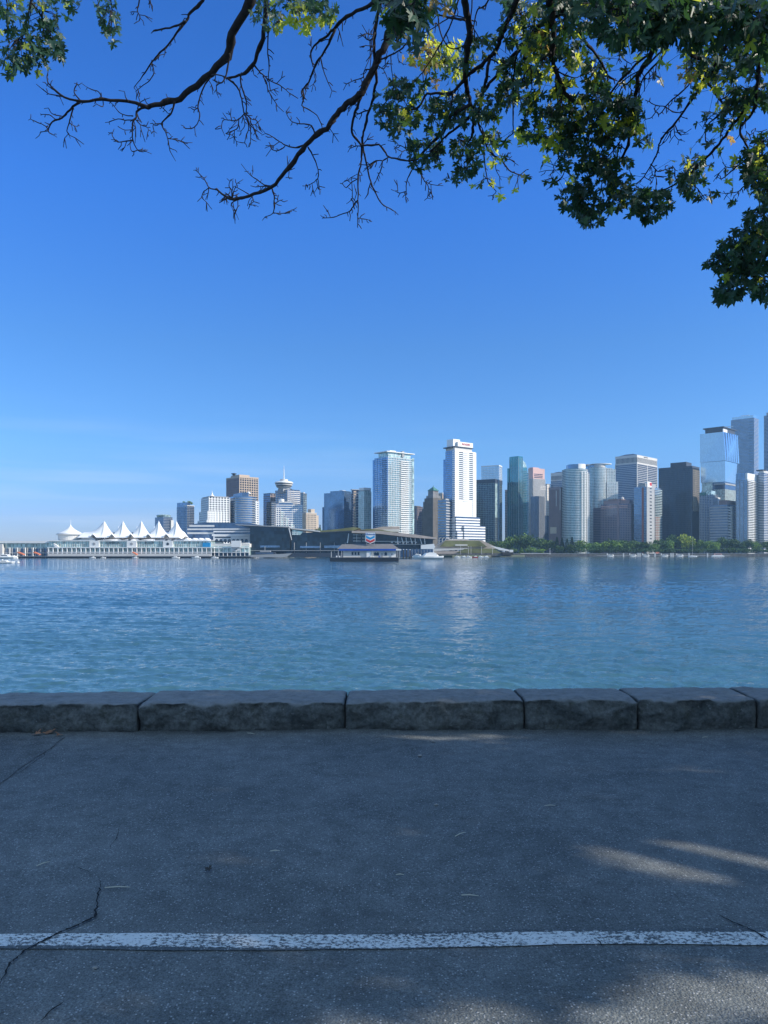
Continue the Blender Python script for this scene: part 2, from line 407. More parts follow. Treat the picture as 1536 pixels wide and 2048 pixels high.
jx = [PX(p, 6.87) for p in (280, 690, 1050, 1279, 1519)]
joints = [-7.6, -5.9, -4.35] + jx + [4.75, 6.2, 7.9, 9.4]
tops = [0.245, 0.245, 0.245, 0.255, 0.265, 0.272, 0.276, 0.28, 0.28, 0.28, 0.28, 0.28]
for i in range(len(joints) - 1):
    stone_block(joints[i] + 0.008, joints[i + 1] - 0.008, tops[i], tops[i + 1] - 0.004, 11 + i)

# ---- water: real waves near by, ripples in the bump further out
rg = np.random.default_rng(5)
def water_h(X, Y):
    H = np.zeros_like(X)
    for L, A, spread, n in ((13, .040, .35, 6), (5.5, .022, .35, 8), (2.6, .019, .38, 10), (1.35, .017, .42, 16), (0.75, .0125, .45, 20), (.42, .0070, .55, 20)):
        for _ in range(n):
            lam = L * rg.uniform(.72, 1.35); th = rg.normal(-0.18, spread) + math.pi / 2; k = 2 * math.pi / lam
            kx, ky = k * math.cos(th), k * math.sin(th); ph = rg.uniform(0, 6.28)
            w = np.sin(kx * X + ky * Y + ph + 0.8 * np.sin(0.13 * X + 0.09 * Y + ph))
            H += A * 1.25 * w / math.sqrt(n / 2)
    gust = 0.85 + 0.35 * np.sin(X * .045 + 1.3 * np.sin(Y * .03)) * np.sin(Y * .06 + .8 * np.sin(X * .05))
    return H * gust
yv = [7.4, 12, 18, 24]
y = 27.0
while y < 440: yv.append(y); y += 0.13 * (y / 30) ** 1.2
while y < 2060: yv.append(y); y *= 1.10
yv.append(2085)
yv = np.array(yv); cu = np.linspace(-1, 1, 620)
cu = np.sign(cu) * (np.abs(cu) * 0.75 + 0.25 * np.abs(cu) ** 6)
X = cu[None, :] * (yv[:, None] * 1.0 + 8); Y = np.repeat(yv[:, None], len(cu), 1)
fade = np.clip((420 - Y) / 330, 0, 1)
X[yv > 300] *= 1.0
Z = WZ + water_h(X, Y) * fade
t = NT('sea_water'); o = t.obj()
far = t.n('ShaderNodeSeparateXYZ'); t.l(o, far.inputs[0])
b1 = t.noise(t.mapping(o, (0.32, 1.0, 1), (0, 0, R(-8))), 2.6, 5, 0.62)
b2 = t.noise(t.mapping(o, (0.45, 1.0, 1), (0, 0, R(-6))), 0.42, 3, 0.5)
hh = t.math('ADD', t.math('ADD', b1, t.math('MULTIPLY', t.noise(t.mapping(o, (0.5, 1, 1)), 7.5, 3, .6), .25)), t.math('MULTIPLY', b2, 2.4))
nr = t.bump(hh, 1.0, 0.12)
lane = t.rng(t.noise(t.mapping(o, (0.35, 1.0, 1), (0, 0, R(-5))), 0.035, 4, 0.6), .35, .65, .45, 1.35)
t.l(t.math('MINIMUM', lane, 1.0), nr.node.inputs['Strength'])
shal = t.rng(far.outputs[1], 25, 110)
col = t.mix(shal, (0.055, 0.140, 0.170), (0.026, 0.090, 0.135))
M_WATER = t.set(color=col, rough=0.06, ior=1.333, normal=nr, spec=0.5)
water = grid_obj('water', X, Y, Z, M_WATER); tag(water, kind='structure')
# ---------------------------------------------------------------- the maple overhead
t = NT('bark'); o = t.obj()
nb = t.noise(t.mapping(o, (1, 1, 0.4)), 22, 5, 0.65)
M_BARK = t.set(color=t.mix(t.rng(nb, .3, .7), (0.016, 0.015, 0.018), (0.042, 0.040, 0.042)), rough=0.9, normal=t.bump(nb, 1.0, 0.012), spec=0.2)
def leaf_mat(name, c1, c2, trans, tr=0.35):
    t = NT(name); g = t.n('ShaderNodeNewGeometry')
    col = t.mix(g.outputs['Random Per Island'], c1, c2)
    col = t.mix(1.0, col, t.rng(t.noise(t.obj(), 40, 3), .3, .7, .8, 1.2), 'MULTIPLY')
    t.set(color=col, rough=0.42, spec=0.4)
    tl = t.n('ShaderNodeBsdfTranslucent'); t.val(tl.inputs[0], (*trans, 1))
    ms = t.n('ShaderNodeMixShader'); ms.inputs[0].default_value = tr
    t.l(t.b.outputs[0], ms.inputs[1]); t.l(tl.outputs[0], ms.inputs[2]); t.l(ms.outputs[0], t.out.inputs[0])
    return t.mat
M_LEAF = leaf_mat('leaf_green', (0.012, 0.044, 0.036), (0.028, 0.074, 0.042), (0.08, 0.20, 0.04), 0.22)
M_LEAFY = leaf_mat('leaf_yellow_green', (0.10, 0.17, 0.03), (0.28, 0.30, 0.05), (0.75, 0.80, 0.08), 0.6)
M_LEAFO = leaf_mat('leaf_turning', (0.22, 0.13, 0.05), (0.38, 0.28, 0.07), (0.65, 0.42, 0.12), 0.45)

# palmate outline (tip along +y, petiole at origin)
HALF = [(0.0, 0.0), (0.20, -0.12), (0.52, -0.16), (0.36, 0.02), (0.22, 0.14), (0.62, 0.16), (0.86, 0.36), (0.62, 0.40), (0.66, 0.60), (0.40, 0.46), (0.20, 0.40), (0.34, 0.72), (0.20, 0.76), (0.13, 0.92), (0.0, 1.12)]
LEAF = np.array([(x, y) for x, y in HALF] + [(-x, y) for x, y in HALF[-2:0:-1]])
nL = len(LEAF)
class Leaves:
    def __init__(s): s.v = []; s.f = []; s.m = []; s.c = 0
    def add(s, p, size, tipdir, nrm, m, r):
        d = Vector(tipdir).normalized(); n = Vector(nrm); n = (n - d * n.dot(d))
        if n.length < 1e-3: n = d.orthogonal()
        n.normalize(); x = d.cross(n)
        fold = r.uniform(0.05, 0.35); curl = r.uniform(-0.1, 0.35); wx = r.uniform(.8, 1.1)
        for (lx, ly) in LEAF:
            q = p + (x * lx * wx + d * ly + n * (abs(lx) * fold - curl * ly * ly * 0.5 + r.uniform(-.02, .02))) * size
            s.v.append(tuple(q))
        b = s.c; h = len(HALF) - 1
        s.f.append(tuple(range(b, b + h + 1))); s.f.append((b,) + tuple(range(b + h, b + nL))); s.m += [m, m]; s.c += nL
    def build(s, name, mats, parent):
        me = D_.meshes.new(name); me.from_pydata(s.v, [], s.f)
        for m in mats: me.materials.append(m)
        me.polygons.foreach_set('material_index', s.m); me.update()
        o = D_.objects.new(name, me); coll.objects.link(o); o.parent = parent; return o

TRUNK = Vector((5.6, -1.6, 0))
maple = empty('maple_tree', TRUNK); tag(maple, 'big-leaf maple whose bare and leafy boughs hang into the top of the view', 'tree')
def loc(p): return Vector(p) - TRUNK
tr = random.Random(42)
fork = Vector((5.3, -1.2, 3.4))
mb = MB(); mb.tube([loc(TRUNK + Vector((0, 0, -.1))), loc(TRUNK + Vector((0, .03, .5))), loc(TRUNK + Vector((-.1, .1, 1.6))), loc(fork), loc(fork + Vector((-.2, .5, 1.2))), loc(fork + Vector((-.4, 1.0, 2.6)))], [.52, .38, .32, .34, .24, .18], 14)
mb.build('trunk', M_BARK, maple, True)

# boughs traced as (px, py) with a width in px at both ends; depth in metres at both ends
def smooth(P, sub=3):
    out = []
    for i in range(len(P) - 1):
        p0 = P[max(i - 1, 0)]; p1 = P[i]; p2 = P[i + 1]; p3 = P[min(i + 2, len(P) - 1)]
        for k in range(sub):
            u = k / sub
            out.append(0.5 * ((2 * p1) + (p2 - p0) * u + (2 * p0 - 5 * p1 + 4 * p2 - p3) * u * u + (3 * p1 - p0 - 3 * p2 + p3) * u ** 3))
    out.append(P[-1]); return out
tips = []      # (point, direction)
nodes = []     # every bough point, to root leaf clusters on
def bough(px, w0, w1, d0, d1, root=False, twig=0.0, jit=1.0, mb=None, seed=None, knob=True):
    """px: photo points from thick to thin"""
    r = random.Random(seed if seed is not None else int(px[0][0] * 7 + px[-1][1] * 13))
    n = len(px); L = [0]
    for i in range(1, n): L.append(L[-1] + math.hypot(px[i][0] - px[i - 1][0], px[i][1] - px[i - 1][1]))
    tot = L[-1]; P = []; wd = []
    for (x, y), l in zip(px, L):
        f = l / tot; d = d0 + (d1 - d0) * f + 0.10 * jit * math.sin(f * 5 + px[0][0]) * (tot / 300.0) * (0 if l == 0 else 1)
        P.append(P3(x, y, d))
    P = smooth(P, 3); m = len(P)
    for i in range(m):
        f = i / (m - 1); d = d0 + (d1 - d0) * f
        w = (w0 * (1 - f) + w1 * f) * d / F / 2
        if 0 < i < m - 1:
            P[i] = P[i] + Vector((r.uniform(-1, 1), r.uniform(-1, 1), r.uniform(-1, 1))) * w * 0.45
        if knob and r.random() < .3: w *= 1.25
        wd.append(max(w, 0.0022))
    if root:   # carry the bough back over the camera's right shoulder to the fork of the trunk
        s = P[0]; e = fork + Vector((-.2, .5, 1.2)); mid = s.lerp(e, .5) + Vector((0, -.2, 0.9 + 0.10 * (s - e).length))
        q1 = s.lerp(mid, .45) + Vector((0, 0, .25)); q2 = mid.lerp(e, .5) + Vector((0, 0, .15))
        # keep it above the top edge of the view
        pre = smooth([e, q2, mid, q1, s], 5)[:-1]
        for q in pre:
            if q.y > 0: q.z = max(q.z, 1.6 + 0.76 * q.y + .15) if (q - s).length > .25 else q.z
        k = len(pre); P = pre + P; wd = [wd[0] * (2.0 - 1.0 * i / k) for i in range(k)] + wd
    own = mb is None
    if own: mb = MB()
    big = wd[0] > .02
    mb.tube([loc(p) for p in P], wd, 8 if big else 5)
    base = m
    for i in range(len(P) - m, len(P)): nodes.append((P[i], wd[i]))
    tips.append(P[-1])
    # short side spurs and buds typical of old maple twigs
    tt = len(P) - m
    for i in range(tt + 1, len(P)):
        if r.random() < 0.22 + twig:
            p = P[i]; d = (P[i] - P[i - 1]).normalized(); side = d.cross(Vector((r.uniform(-1, 1), r.uniform(-1, 1), r.uniform(-.3, 1)))).normalized()
            ln = r.uniform(.025, .06) * (2.2 if r.random() < twig * .8 else 1) ; q1 = p + (side + d * .5) * ln * .5; q2 = q1 + (side * .6 + d * .7 + Vector((r.uniform(-.5, .5), 0, r.uniform(-.6, .5)))) * ln * .6
            mb.tube([loc(p), loc(q1), loc(q2)], [min(wd[i], .006) * .8, .0045, .0035], 4)
            if ln > .09:
                for _ in range(2):
                    e = q1 + (side * r.uniform(.2, 1) + d * r.uniform(-.3, 1) + Vector((0, 0, r.uniform(-.8, .4)))) * ln * .7
                    mb.tube([loc(q1), loc(e)], [.004, .003], 4)
    # forked tip
    if wd[-1] < .02:
        d = (P[-1] - P[-2]).normalized()
        for _ in range(r.choice((1, 2, 2))):
            e = P[-1] + (d * r.uniform(.3, 1) + Vector((r.uniform(-.9, .9), r.uniform(-.9, .9), r.uniform(-.9, .7)))) * r.uniform(.025, .06)
            mb.tube([loc(P[-1]), loc(e)], [wd[-1] * .9, .003], 4)
    if own: return mb.build('branch', M_BARK, maple, True)
def B(*a, **k): return bough(*a, **k)
def grp(subs, **kw):
    """a bough with its side twigs as one branch mesh; the first entry is the bough itself"""
    m = MB(); out = None
    for i, (px, w0, w1, d0, d1, *rest) in enumerate(subs):
        bough(px, w0, w1, d0, d1, root=(i == 0 and kw.get('root', True)), twig=rest[0] if rest else 0.15, mb=m)
    return m.build('branch', M_BARK, maple, True)

grp([([(520, -50), (500, 0), (467, 70), (453, 110), (423, 147), (383, 180), (350, 200), (320, 207), (297, 215)], 19, 8.5, 6.9, 7.6),
     ([(297, 215), (255, 203), (205, 199), (165, 203), (130, 195), (110, 180), (97, 166), (94, 153)], 7, 2, 7.6, 7.9),
     ([(130, 195), (112, 190), (99, 188), (87, 180)], 2.6, 1.6, 7.85, 7.9), ([(163, 203), (150, 189), (149, 177), (155, 168)], 2.6, 1.6, 7.75, 7.8),
     ([(112, 182), (100, 175), (90, 165)], 2.2, 1.4, 7.85, 7.9), ([(160, 204), (140, 218), (125, 235), (105, 243), (96, 262), (107, 270)], 5, 1.6, 7.75, 8.1),
     ([(96, 262), (82, 264)], 2, 1.4, 8.05, 8.1), ([(96, 258), (88, 250), (75, 245), (61, 238)], 2.2, 1.4, 8.05, 8.2, .3), ([(113, 241), (103, 232), (95, 229), (82, 229)], 2.2, 1.4, 7.95, 8.0),
     ([(127, 233), (105, 228), (97, 216)], 2, 1.4, 7.9, 7.9), ([(147, 213), (141, 236), (138, 246), (134, 262), (138, 270)], 2.8, 1.6, 7.8, 8.0), ([(140, 246), (147, 251), (155, 253)], 2, 1.3, 7.85, 8.0, .4),
     ([(205, 199), (198, 184), (186, 180), (175, 175)], 2.4, 1.4, 7.7, 7.7), ([(206, 199), (206, 213), (193, 208)], 2.2, 1.4, 7.7, 7.6), ([(257, 203), (251, 193), (249, 183)], 2, 1.4, 7.65, 7.6),
     ([(297, 214), (277, 219), (272, 235), (266, 243), (265, 262), (266, 281), (275, 300), (286, 304)], 4.4, 1.6, 7.6, 7.9, .3), ([(275, 300), (264, 303), (260, 291)], 2, 1.4, 7.9, 7.9), ([(265, 280), (247, 283), (235, 284), (227, 276), (223, 265)], 2.4, 1.4, 7.8, 7.9, .3),
     ([(268, 240), (250, 240), (236, 238), (218, 244)], 2.4, 1.4, 7.7, 7.8), ([(266, 232), (250, 230), (238, 224), (226, 209)], 2.2, 1.4, 7.65, 7.7), ([(270, 237), (281, 249), (296, 256), (295, 268)], 2, 1.3, 7.7, 7.8, .4), ([(275, 218), (280, 205), (290, 199)], 2, 1.4, 7.6, 7.5, .4), ([(236, 253), (250, 260), (264, 259)], 1.6, 1.4, 7.8, 7.8),
     ([(350, 202), (345, 222), (333, 236), (323, 248), (330, 262), (335, 275), (340, 302)], 4, 1.6, 7.5, 7.9), ([(336, 277), (350, 279), (366, 283)], 2.2, 1.4, 7.8, 7.9, .4), ([(340, 296), (352, 301)], 1.6, 1.3, 7.8, 7.8), ([(323, 248), (307, 249), (308, 262)], 2.4, 1.4, 7.7, 7.7, .3),
     ([(335, 226), (327, 217), (318, 211)], 1.8, 1.3, 7.6, 7.6), ([(421, 155), (406, 176), (399, 198), (396, 215), (400, 232), (389, 255), (371, 257)], 3.4, 1.6, 7.3, 7.6), ([(389, 253), (391, 269)], 1.8, 1.3, 7.6, 7.6), ([(396, 215), (389, 220), (381, 215)], 1.8, 1.3, 7.5, 7.5),
     ([(459, 107), (456, 130), (450, 156), (442, 166), (430, 162)], 4.2, 2, 7.1, 7.2), ([(442, 166), (433, 172), (434, 188)], 1.8, 1.3, 7.2, 7.3), ([(423, 150), (437, 150), (452, 155)], 2.8, 2.4, 7.3, 7.2)])
grp([([(537, -40), (531, 0), (529, 65), (516, 105), (508, 124), (494, 143), (478, 150), (455, 156)], 11, 4, 6.6, 7.1),
     ([(455, 156), (466, 166), (476, 176), (482, 192), (485, 208), (489, 230)], 4, 2.4, 7.1, 7.4), ([(481, 150), (483, 172), (489, 190), (493, 208), (492, 228)], 3.6, 2.2, 7.05, 7.4),
     ([(489, 228), (478, 238), (468, 241), (456, 240), (446, 241), (443, 256)], 2.4, 1.4, 7.4, 7.5, .4), ([(478, 236), (476, 255), (465, 262), (451, 267), (464, 270), (473, 283)], 2, 1.3, 7.4, 7.6, .3), ([(490, 230), (498, 254), (493, 270), (489, 286)], 2.2, 1.3, 7.4, 7.6, .3),
     ([(493, 228), (503, 238), (514, 241), (520, 257)], 2.2, 1.3, 7.4, 7.5, .4), ([(495, 235), (501, 258), (501, 283)], 1.9, 1.3, 7.4, 7.6), ([(500, 242), (509, 258), (515, 278)], 1.9, 1.3, 7.4, 7.5), ([(486, 232), (490, 250), (482, 262)], 1.9, 1.3, 7.4, 7.5, .4),
     ([(509, 130), (518, 143), (527, 150), (538, 160), (553, 167), (567, 176), (579, 186)], 3.2, 1.4, 6.9, 7.2, .3), ([(526, 152), (533, 165), (537, 182), (545, 195), (555, 212)], 2.8, 1.4, 7.0, 7.3, .3), ([(505, 136), (508, 150)], 2, 1.4, 6.9, 6.9),
     ([(537, 62), (535, 98), (538, 130), (537, 156), (541, 182)], 3, 1.6, 6.7, 6.9)])
grp([([(800, -35), (755, 0), (725, 18), (693, 33), (673, 52), (656, 70), (640, 81), (628, 92), (621, 107), (624, 122), (626, 131)], 8, 2, 6.4, 7.2),
     ([(671, 58), (661, 80), (648, 104), (635, 123), (625, 145), (617, 165), (607, 178), (608, 195), (604, 211), (618, 219), (634, 231), (644, 252)], 5, 1.6, 6.75, 7.6, .2),
     ([(641, 113), (645, 135), (652, 155), (664, 182)], 2.6, 1.5, 6.9, 7.1, .1), ([(629, 143), (632, 155), (627, 168)], 2, 1.3, 7.0, 7.1, .3), ([(605, 178), (603, 187), (610, 197)], 3.5, 3, 7.3, 7.3)])
grp([([(812, -50), (800, 0), (790, 35), (778, 65), (768, 92), (757, 118), (745, 143), (731, 169), (719, 189), (699, 206), (680, 221), (665, 240), (652, 257), (632, 271), (612, 290), (589, 322), (563, 352), (543, 374), (507, 388), (482, 396), (465, 399), (450, 392), (433, 378)], 17, 3.6, 6.0, 7.9),
     ([(433, 378), (418, 376), (410, 360), (400, 349), (391, 340)], 2.6, 1.4, 7.9, 8.1, .4), ([(420, 375), (408, 383), (403, 395)], 2.2, 1.3, 7.95, 8, .5),
     ([(470, 399), (460, 394), (449, 400)], 4, 1.6, 7.85, 8, .8), ([(480, 397), (466, 404), (462, 411)], 3, 1.4, 7.85, 7.9, .8), ([(467, 397), (452, 388), (449, 398)], 3, 1.4, 7.85, 8, .8),
     ([(543, 374), (548, 390), (548, 407), (546, 426), (530, 434)], 3.2, 1.5, 7.55, 7.9, .3), ([(547, 426), (565, 427), (575, 424), (585, 420)], 2, 1.3, 7.8, 7.9, .5), ([(549, 408), (556, 403), (563, 400)], 1.8, 1.3, 7.7, 7.7),
     ([(616, 294), (625, 310), (632, 326), (637, 345), (636, 357), (639, 378)], 2.8, 1.5, 7.2, 7.5, .1), ([(636, 357), (624, 367), (611, 372)], 2, 1.3, 7.4, 7.5, .5),
     ([(613, 288), (592, 295), (574, 292), (562, 285), (553, 279), (543, 272), (531, 267)], 3.2, 1.5, 7.2, 7.5, .3), ([(570, 292), (558, 301), (545, 299), (540, 292)], 2.2, 1.4, 7.35, 7.4, .3),
     ([(630, 268), (624, 252), (608, 248), (595, 247), (580, 240), (572, 224)], 3, 1.4, 7.1, 7.3, .2), ([(540, 372), (528, 369), (515, 360), (503, 352), (494, 343)], 2.8, 1.4, 7.55, 7.7, .4), ([(537, 373), (522, 373), (511, 374)], 2.2, 1.3, 7.55, 7.6, .3),
     ([(464, 396), (463, 380), (458, 372), (461, 360)], 2.2, 1.4, 7.85, 7.8, .4), ([(497, 388), (483, 380), (471, 373)], 2.2, 1.3, 7.75, 7.8), ([(465, 395), (469, 378), (475, 366)], 1.8, 1.3, 7.85, 7.8), ([(503, 390), (507, 403), (498, 409), (510, 410)], 2, 1.3, 7.7, 7.7, .5), ([(570, 347), (578, 340), (577, 355)], 2, 1.3, 7.5, 7.5, .3),
     ([(745, 140), (730, 140), (726, 155), (710, 160), (693, 168)], 2.8, 1.4, 6.7, 6.9, .5), ([(761, 119), (778, 112), (794, 104), (806, 95), (815, 82)], 3.6, 2.4, 6.5, 6.3, .2), ([(757, 132), (766, 138), (772, 133)], 2, 1.3, 6.6, 6.6, .7),
     ([(782, 110), (782, 130), (786, 160), (786, 190)], 2.2, 1.3, 6.5, 6.7, .1), ([(796, 105), (797, 120), (806, 128)], 1.8, 1.3, 6.4, 6.4)])
grp([([(763, -30), (758, 16), (753, 50), (749, 80), (748, 114), (753, 153), (749, 180), (745, 205), (735, 232), (729, 258), (725, 277), (727, 300), (734, 335), (742, 364), (752, 388), (764, 407), (777, 416), (790, 423)], 7.5, 1.7, 6.2, 8.0, .05),
     ([(742, 364), (737, 378), (736, 388)], 2.2, 2.4, 7.6, 7.7, .2), ([(750, 65), (743, 80), (733, 78)], 4, 2, 6.4, 6.4, .9), ([(751, 90), (744, 92), (731, 91)], 2, 1.3, 6.4, 6.4, .3), ([(749, 48), (745, 60), (742, 72)], 2, 1.3, 6.4, 6.4), ([(741, 219), (728, 223), (716, 228)], 2.4, 2, 7.1, 7.1)])
grp([([(722, 192), (717, 207), (712, 221), (706, 240), (703, 264), (712, 277), (722, 290), (723, 308), (722, 325), (718, 342), (716, 358), (716, 380), (716, 400), (716, 425), (715, 454)], 6, 1.7, 6.8, 7.8, .1),
     ([(716, 400), (706, 413), (699, 423), (683, 428), (668, 434), (648, 436)], 3, 1.4, 7.5, 7.8, .5), ([(717, 436), (728, 438), (742, 441)], 1.8, 1.3, 7.7, 7.7, .2), ([(715, 357), (702, 366), (692, 375), (685, 366), (694, 361)], 2.2, 1.3, 7.4, 7.5),
     ([(711, 403), (705, 396), (703, 400)], 2, 1.4, 7.5, 7.5, .9), ([(722, 291), (735, 291), (758, 290), (768, 302), (778, 314), (795, 317), (813, 322), (830, 320)], 3.8, 3, 7.2, 6.9, .2), ([(778, 314), (765, 321), (752, 321), (738, 329), (722, 329)], 2.6, 1.5, 7.2, 7.4, .4),
     ([(765, 321), (762, 340), (757, 350), (753, 360)], 2.4, 1.4, 7.2, 7.4, .4), ([(715, 212), (708, 205), (704, 212)], 2, 1.3, 6.9, 6.9), ([(724, 292), (712, 292), (700, 297)], 2.2, 1.3, 7.2, 7.3, .5)], root=False)
grp([([(928, -45), (929, 0), (936, 40), (937, 78), (933, 117), (931, 145), (932, 169), (937, 190), (941, 210), (947, 232), (946, 255), (944, 275)], 15, 5, 5.4, 7.0, .05),
     ([(941, 208), (923, 219), (906, 227), (895, 247), (885, 266), (867, 284), (849, 302), (836, 316), (827, 326)], 8, 4, 6.3, 7.2),
     ([(828, 333), (819, 350), (813, 365), (812, 385), (811, 397)], 2.6, 1.5, 7.2, 7.5, .4), ([(813, 383), (800, 386), (790, 382)], 1.8, 1.3, 7.4, 7.5, .4), ([(841, 335), (843, 348), (849, 362), (857, 375), (855, 396)], 2.6, 1.5, 7.2, 7.5, .4), ([(848, 362), (862, 369), (880, 371)], 1.8, 1.2, 7.4, 7.4), ([(858, 300), (874, 305), (879, 325)], 2.4, 1.4, 7, 7.1),
     ([(824, 322), (818, 305), (810, 296), (797, 290), (790, 297)], 2.2, 1.3, 7.2, 7.2, .5), ([(945, 270), (938, 282), (930, 295)], 3, 1.6, 7.0, 7.1)])
grp([([(1055, -40), (1036, 0), (1025, 25), (1013, 49), (1003, 72), (995, 94), (985, 108), (977, 117), (955, 136), (932, 154), (915, 175), (903, 186), (880, 187), (854, 188), (843, 205), (835, 216), (822, 219)], 11, 3, 5.6, 6.9, .15),
     ([(979, 119), (975, 140), (971, 161), (966, 184), (961, 208), (958, 230), (958, 252), (966, 270), (977, 299), (990, 312), (1005, 323), (1018, 340), (1033, 348), (1048, 352)], 7, 2, 6.1, 7.6, .2),
     ([(1008, 325), (1018, 318), (1030, 326)], 2.2, 1.4, 7.3, 7.3), ([(1000, 319), (1010, 314), (1017, 305)], 2, 1.3, 7.2, 7.2), ([(1037, 349), (1035, 360)], 1.8, 1.4, 7.5, 7.5, .3), ([(1040, 351), (1052, 340)], 1.8, 1.4, 7.6, 7.6, .3),
     ([(967, 270), (968, 300), (969, 326), (974, 357), (980, 370), (992, 383), (985, 391)], 3, 1.5, 7.0, 7.5, .2), ([(974, 357), (965, 360), (962, 370)], 2, 1.3, 7.4, 7.4, .3), ([(990, 325), (992, 340), (999, 353)], 1.8, 1.3, 7.3, 7.4), ([(905, 186), (905, 200), (895, 230)], 4, 2, 6.6, 6.7)])
grp([([(1180, -25), (1150, 3), (1110, 32), (1081, 52), (1066, 66), (1052, 81), (1040, 97), (1026, 112), (1010, 132), (997, 146), (980, 166), (966, 185), (950, 210), (937, 234), (915, 255), (891, 273), (875, 290), (862, 303)], 10, 3, 5.6, 7.0, .1),
     ([(1038, 98), (1030, 125), (1027, 160), (1026, 200), (1026, 240), (1026, 266), (1015, 275), (1005, 290)], 4, 1.7, 6.1, 7.0, .15), ([(1026, 266), (1040, 265), (1048, 270)], 2, 1.4, 7.0, 7.0), ([(997, 128), (990, 122), (978, 118)], 3, 2.6, 6.2, 6.2)])
grp([([(1100, -40), (1099, 0), (1105, 26), (1108, 52), (1109, 78), (1103, 104), (1106, 122), (1112, 142), (1122, 165), (1130, 186), (1148, 203), (1167, 212), (1180, 234)], 14, 4, 5.2, 6.6, .1),
     ([(1101, 106), (1085, 118), (1073, 130), (1062, 145), (1064, 165), (1063, 180), (1054, 195)], 4.4, 2, 5.8, 6.4, .2), ([(1064, 130), (1052, 145), (1043, 165), (1037, 170)], 3, 1.6, 5.9, 6.2, .2), ([(1110, 140), (1130, 150), (1150, 156), (1160, 152)], 3, 1.6, 5.9, 6.1), ([(1112, 142), (1112, 170), (1116, 200)], 3.6, 2, 6, 6.2)])
grp([([(1142, -30), (1147, 10), (1161, 63), (1172, 85), (1186, 101), (1200, 120), (1210, 140), (1217, 152), (1230, 160)], 7, 3, 5.6, 6.4, .1),
     ([(1215, 148), (1216, 168), (1221, 190), (1224, 205)], 3, 1.6, 6.4, 6.6)])
grp([([(1395, -25), (1366, 22), (1344, 73), (1330, 105), (1313, 127), (1297, 143), (1284, 161), (1279, 180), (1275, 203)], 6, 2.2, 5.8, 6.7, .2),
     ([(1288, 156), (1300, 158), (1307, 150)], 2, 1.3, 6.4, 6.4), ([(1236, 95), (1241, 108), (1250, 120), (1262, 128)], 2.6, 1.4, 6.2, 6.3, .2), ([(1241, 108), (1237, 118)], 2, 1.3, 6.2, 6.2)])
grp([([(1330, -30), (1318, 40), (1310, 80), (1303, 108), (1290, 130), (1278, 149), (1273, 175), (1270, 200), (1264, 230), (1259, 262), (1256, 291), (1242, 318), (1230, 342), (1222, 365), (1213, 382)], 12, 3, 5.5, 6.9, .08),
     ([(1252, 300), (1240, 290)], 2.4, 1.6, 6.6, 6.6), ([(1240, 283), (1227, 300), (1213, 315), (1200, 317)], 2.4, 1.5, 6.5, 6.6, .1), ([(1228, 345), (1215, 352), (1205, 362)], 2.6, 1.5, 6.8, 6.9)])
grp([([(1365, 25), (1341, 66), (1310, 98), (1272, 130), (1250, 152), (1227, 177), (1213, 202), (1202, 220), (1190, 245), (1180, 266), (1172, 295), (1165, 323)], 6, 2, 5.8, 7.0, .1),
     ([(1285, 133), (1262, 160), (1242, 178), (1235, 200)], 3, 1.7, 6.1, 6.5), ([(1320, 105), (1290, 135), (1255, 155), (1232, 178)], 3.4, 1.8, 6.0, 6.4), ([(1172, 265), (1160, 255), (1150, 243)], 2, 1.4, 6.7, 6.7)], root=False)
grp([([(1356, 20), (1363, 63), (1371, 90), (1382, 111), (1400, 117), (1413, 128), (1413, 145), (1404, 165), (1390, 190), (1372, 215), (1358, 236), (1344, 253), (1325, 275), (1318, 290), (1313, 310), (1300, 333), (1287, 354), (1272, 369)], 8, 1.9, 5.7, 7.2, .15),
     ([(1303, 330), (1316, 343), (1330, 339), (1347, 334)], 2, 1.3, 7.0, 7.1, .2), ([(1312, 342), (1307, 355)], 1.6, 1.3, 7.0, 7.0), ([(1289, 354), (1303, 363)], 1.6, 1.3, 7.1, 7.1), ([(1383, 112), (1383, 140), (1380, 165), (1362, 185), (1345, 199), (1332, 212), (1320, 228), (1312, 224), (1303, 235), (1290, 239)], 3.6, 1.5, 6.2, 6.9, .2),
     ([(1330, 213), (1315, 211), (1305, 208), (1297, 202)], 2, 1.4, 6.7, 6.8), ([(1332, 214), (1345, 223), (1362, 226)], 2.2, 1.8, 6.7, 6.7), ([(1350, 250), (1357, 265), (1366, 269)], 2, 1.3, 6.8, 6.8, .3), ([(1348, 252), (1350, 270), (1358, 280)], 2, 1.3, 6.8, 6.8), ([(1343, 260), (1335, 278), (1322, 290)], 2.2, 1.4, 6.8, 6.9), ([(1362, 233), (1375, 238)], 1.8, 1.3, 6.7, 6.7)])
grp([([(1480, 60), (1461, 82), (1445, 105), (1430, 130), (1414, 158), (1422, 173), (1430, 187), (1441, 200), (1449, 218), (1432, 235), (1414, 253), (1411, 282), (1420, 288)], 7, 1.6, 5.8, 7.0, .12),
     ([(1449, 218), (1447, 240), (1445, 260), (1440, 272)], 3, 1.8, 6.7, 6.8, .2), ([(1435, 228), (1425, 226), (1419, 223)], 1.8, 1.3, 6.8, 6.8, .3), ([(1447, 222), (1460, 212), (1475, 212)], 2.6, 2, 6.7, 6.6), ([(1440, 200), (1455, 192), (1466, 175), (1470, 150)], 3, 1.8, 6.5, 6.4)])
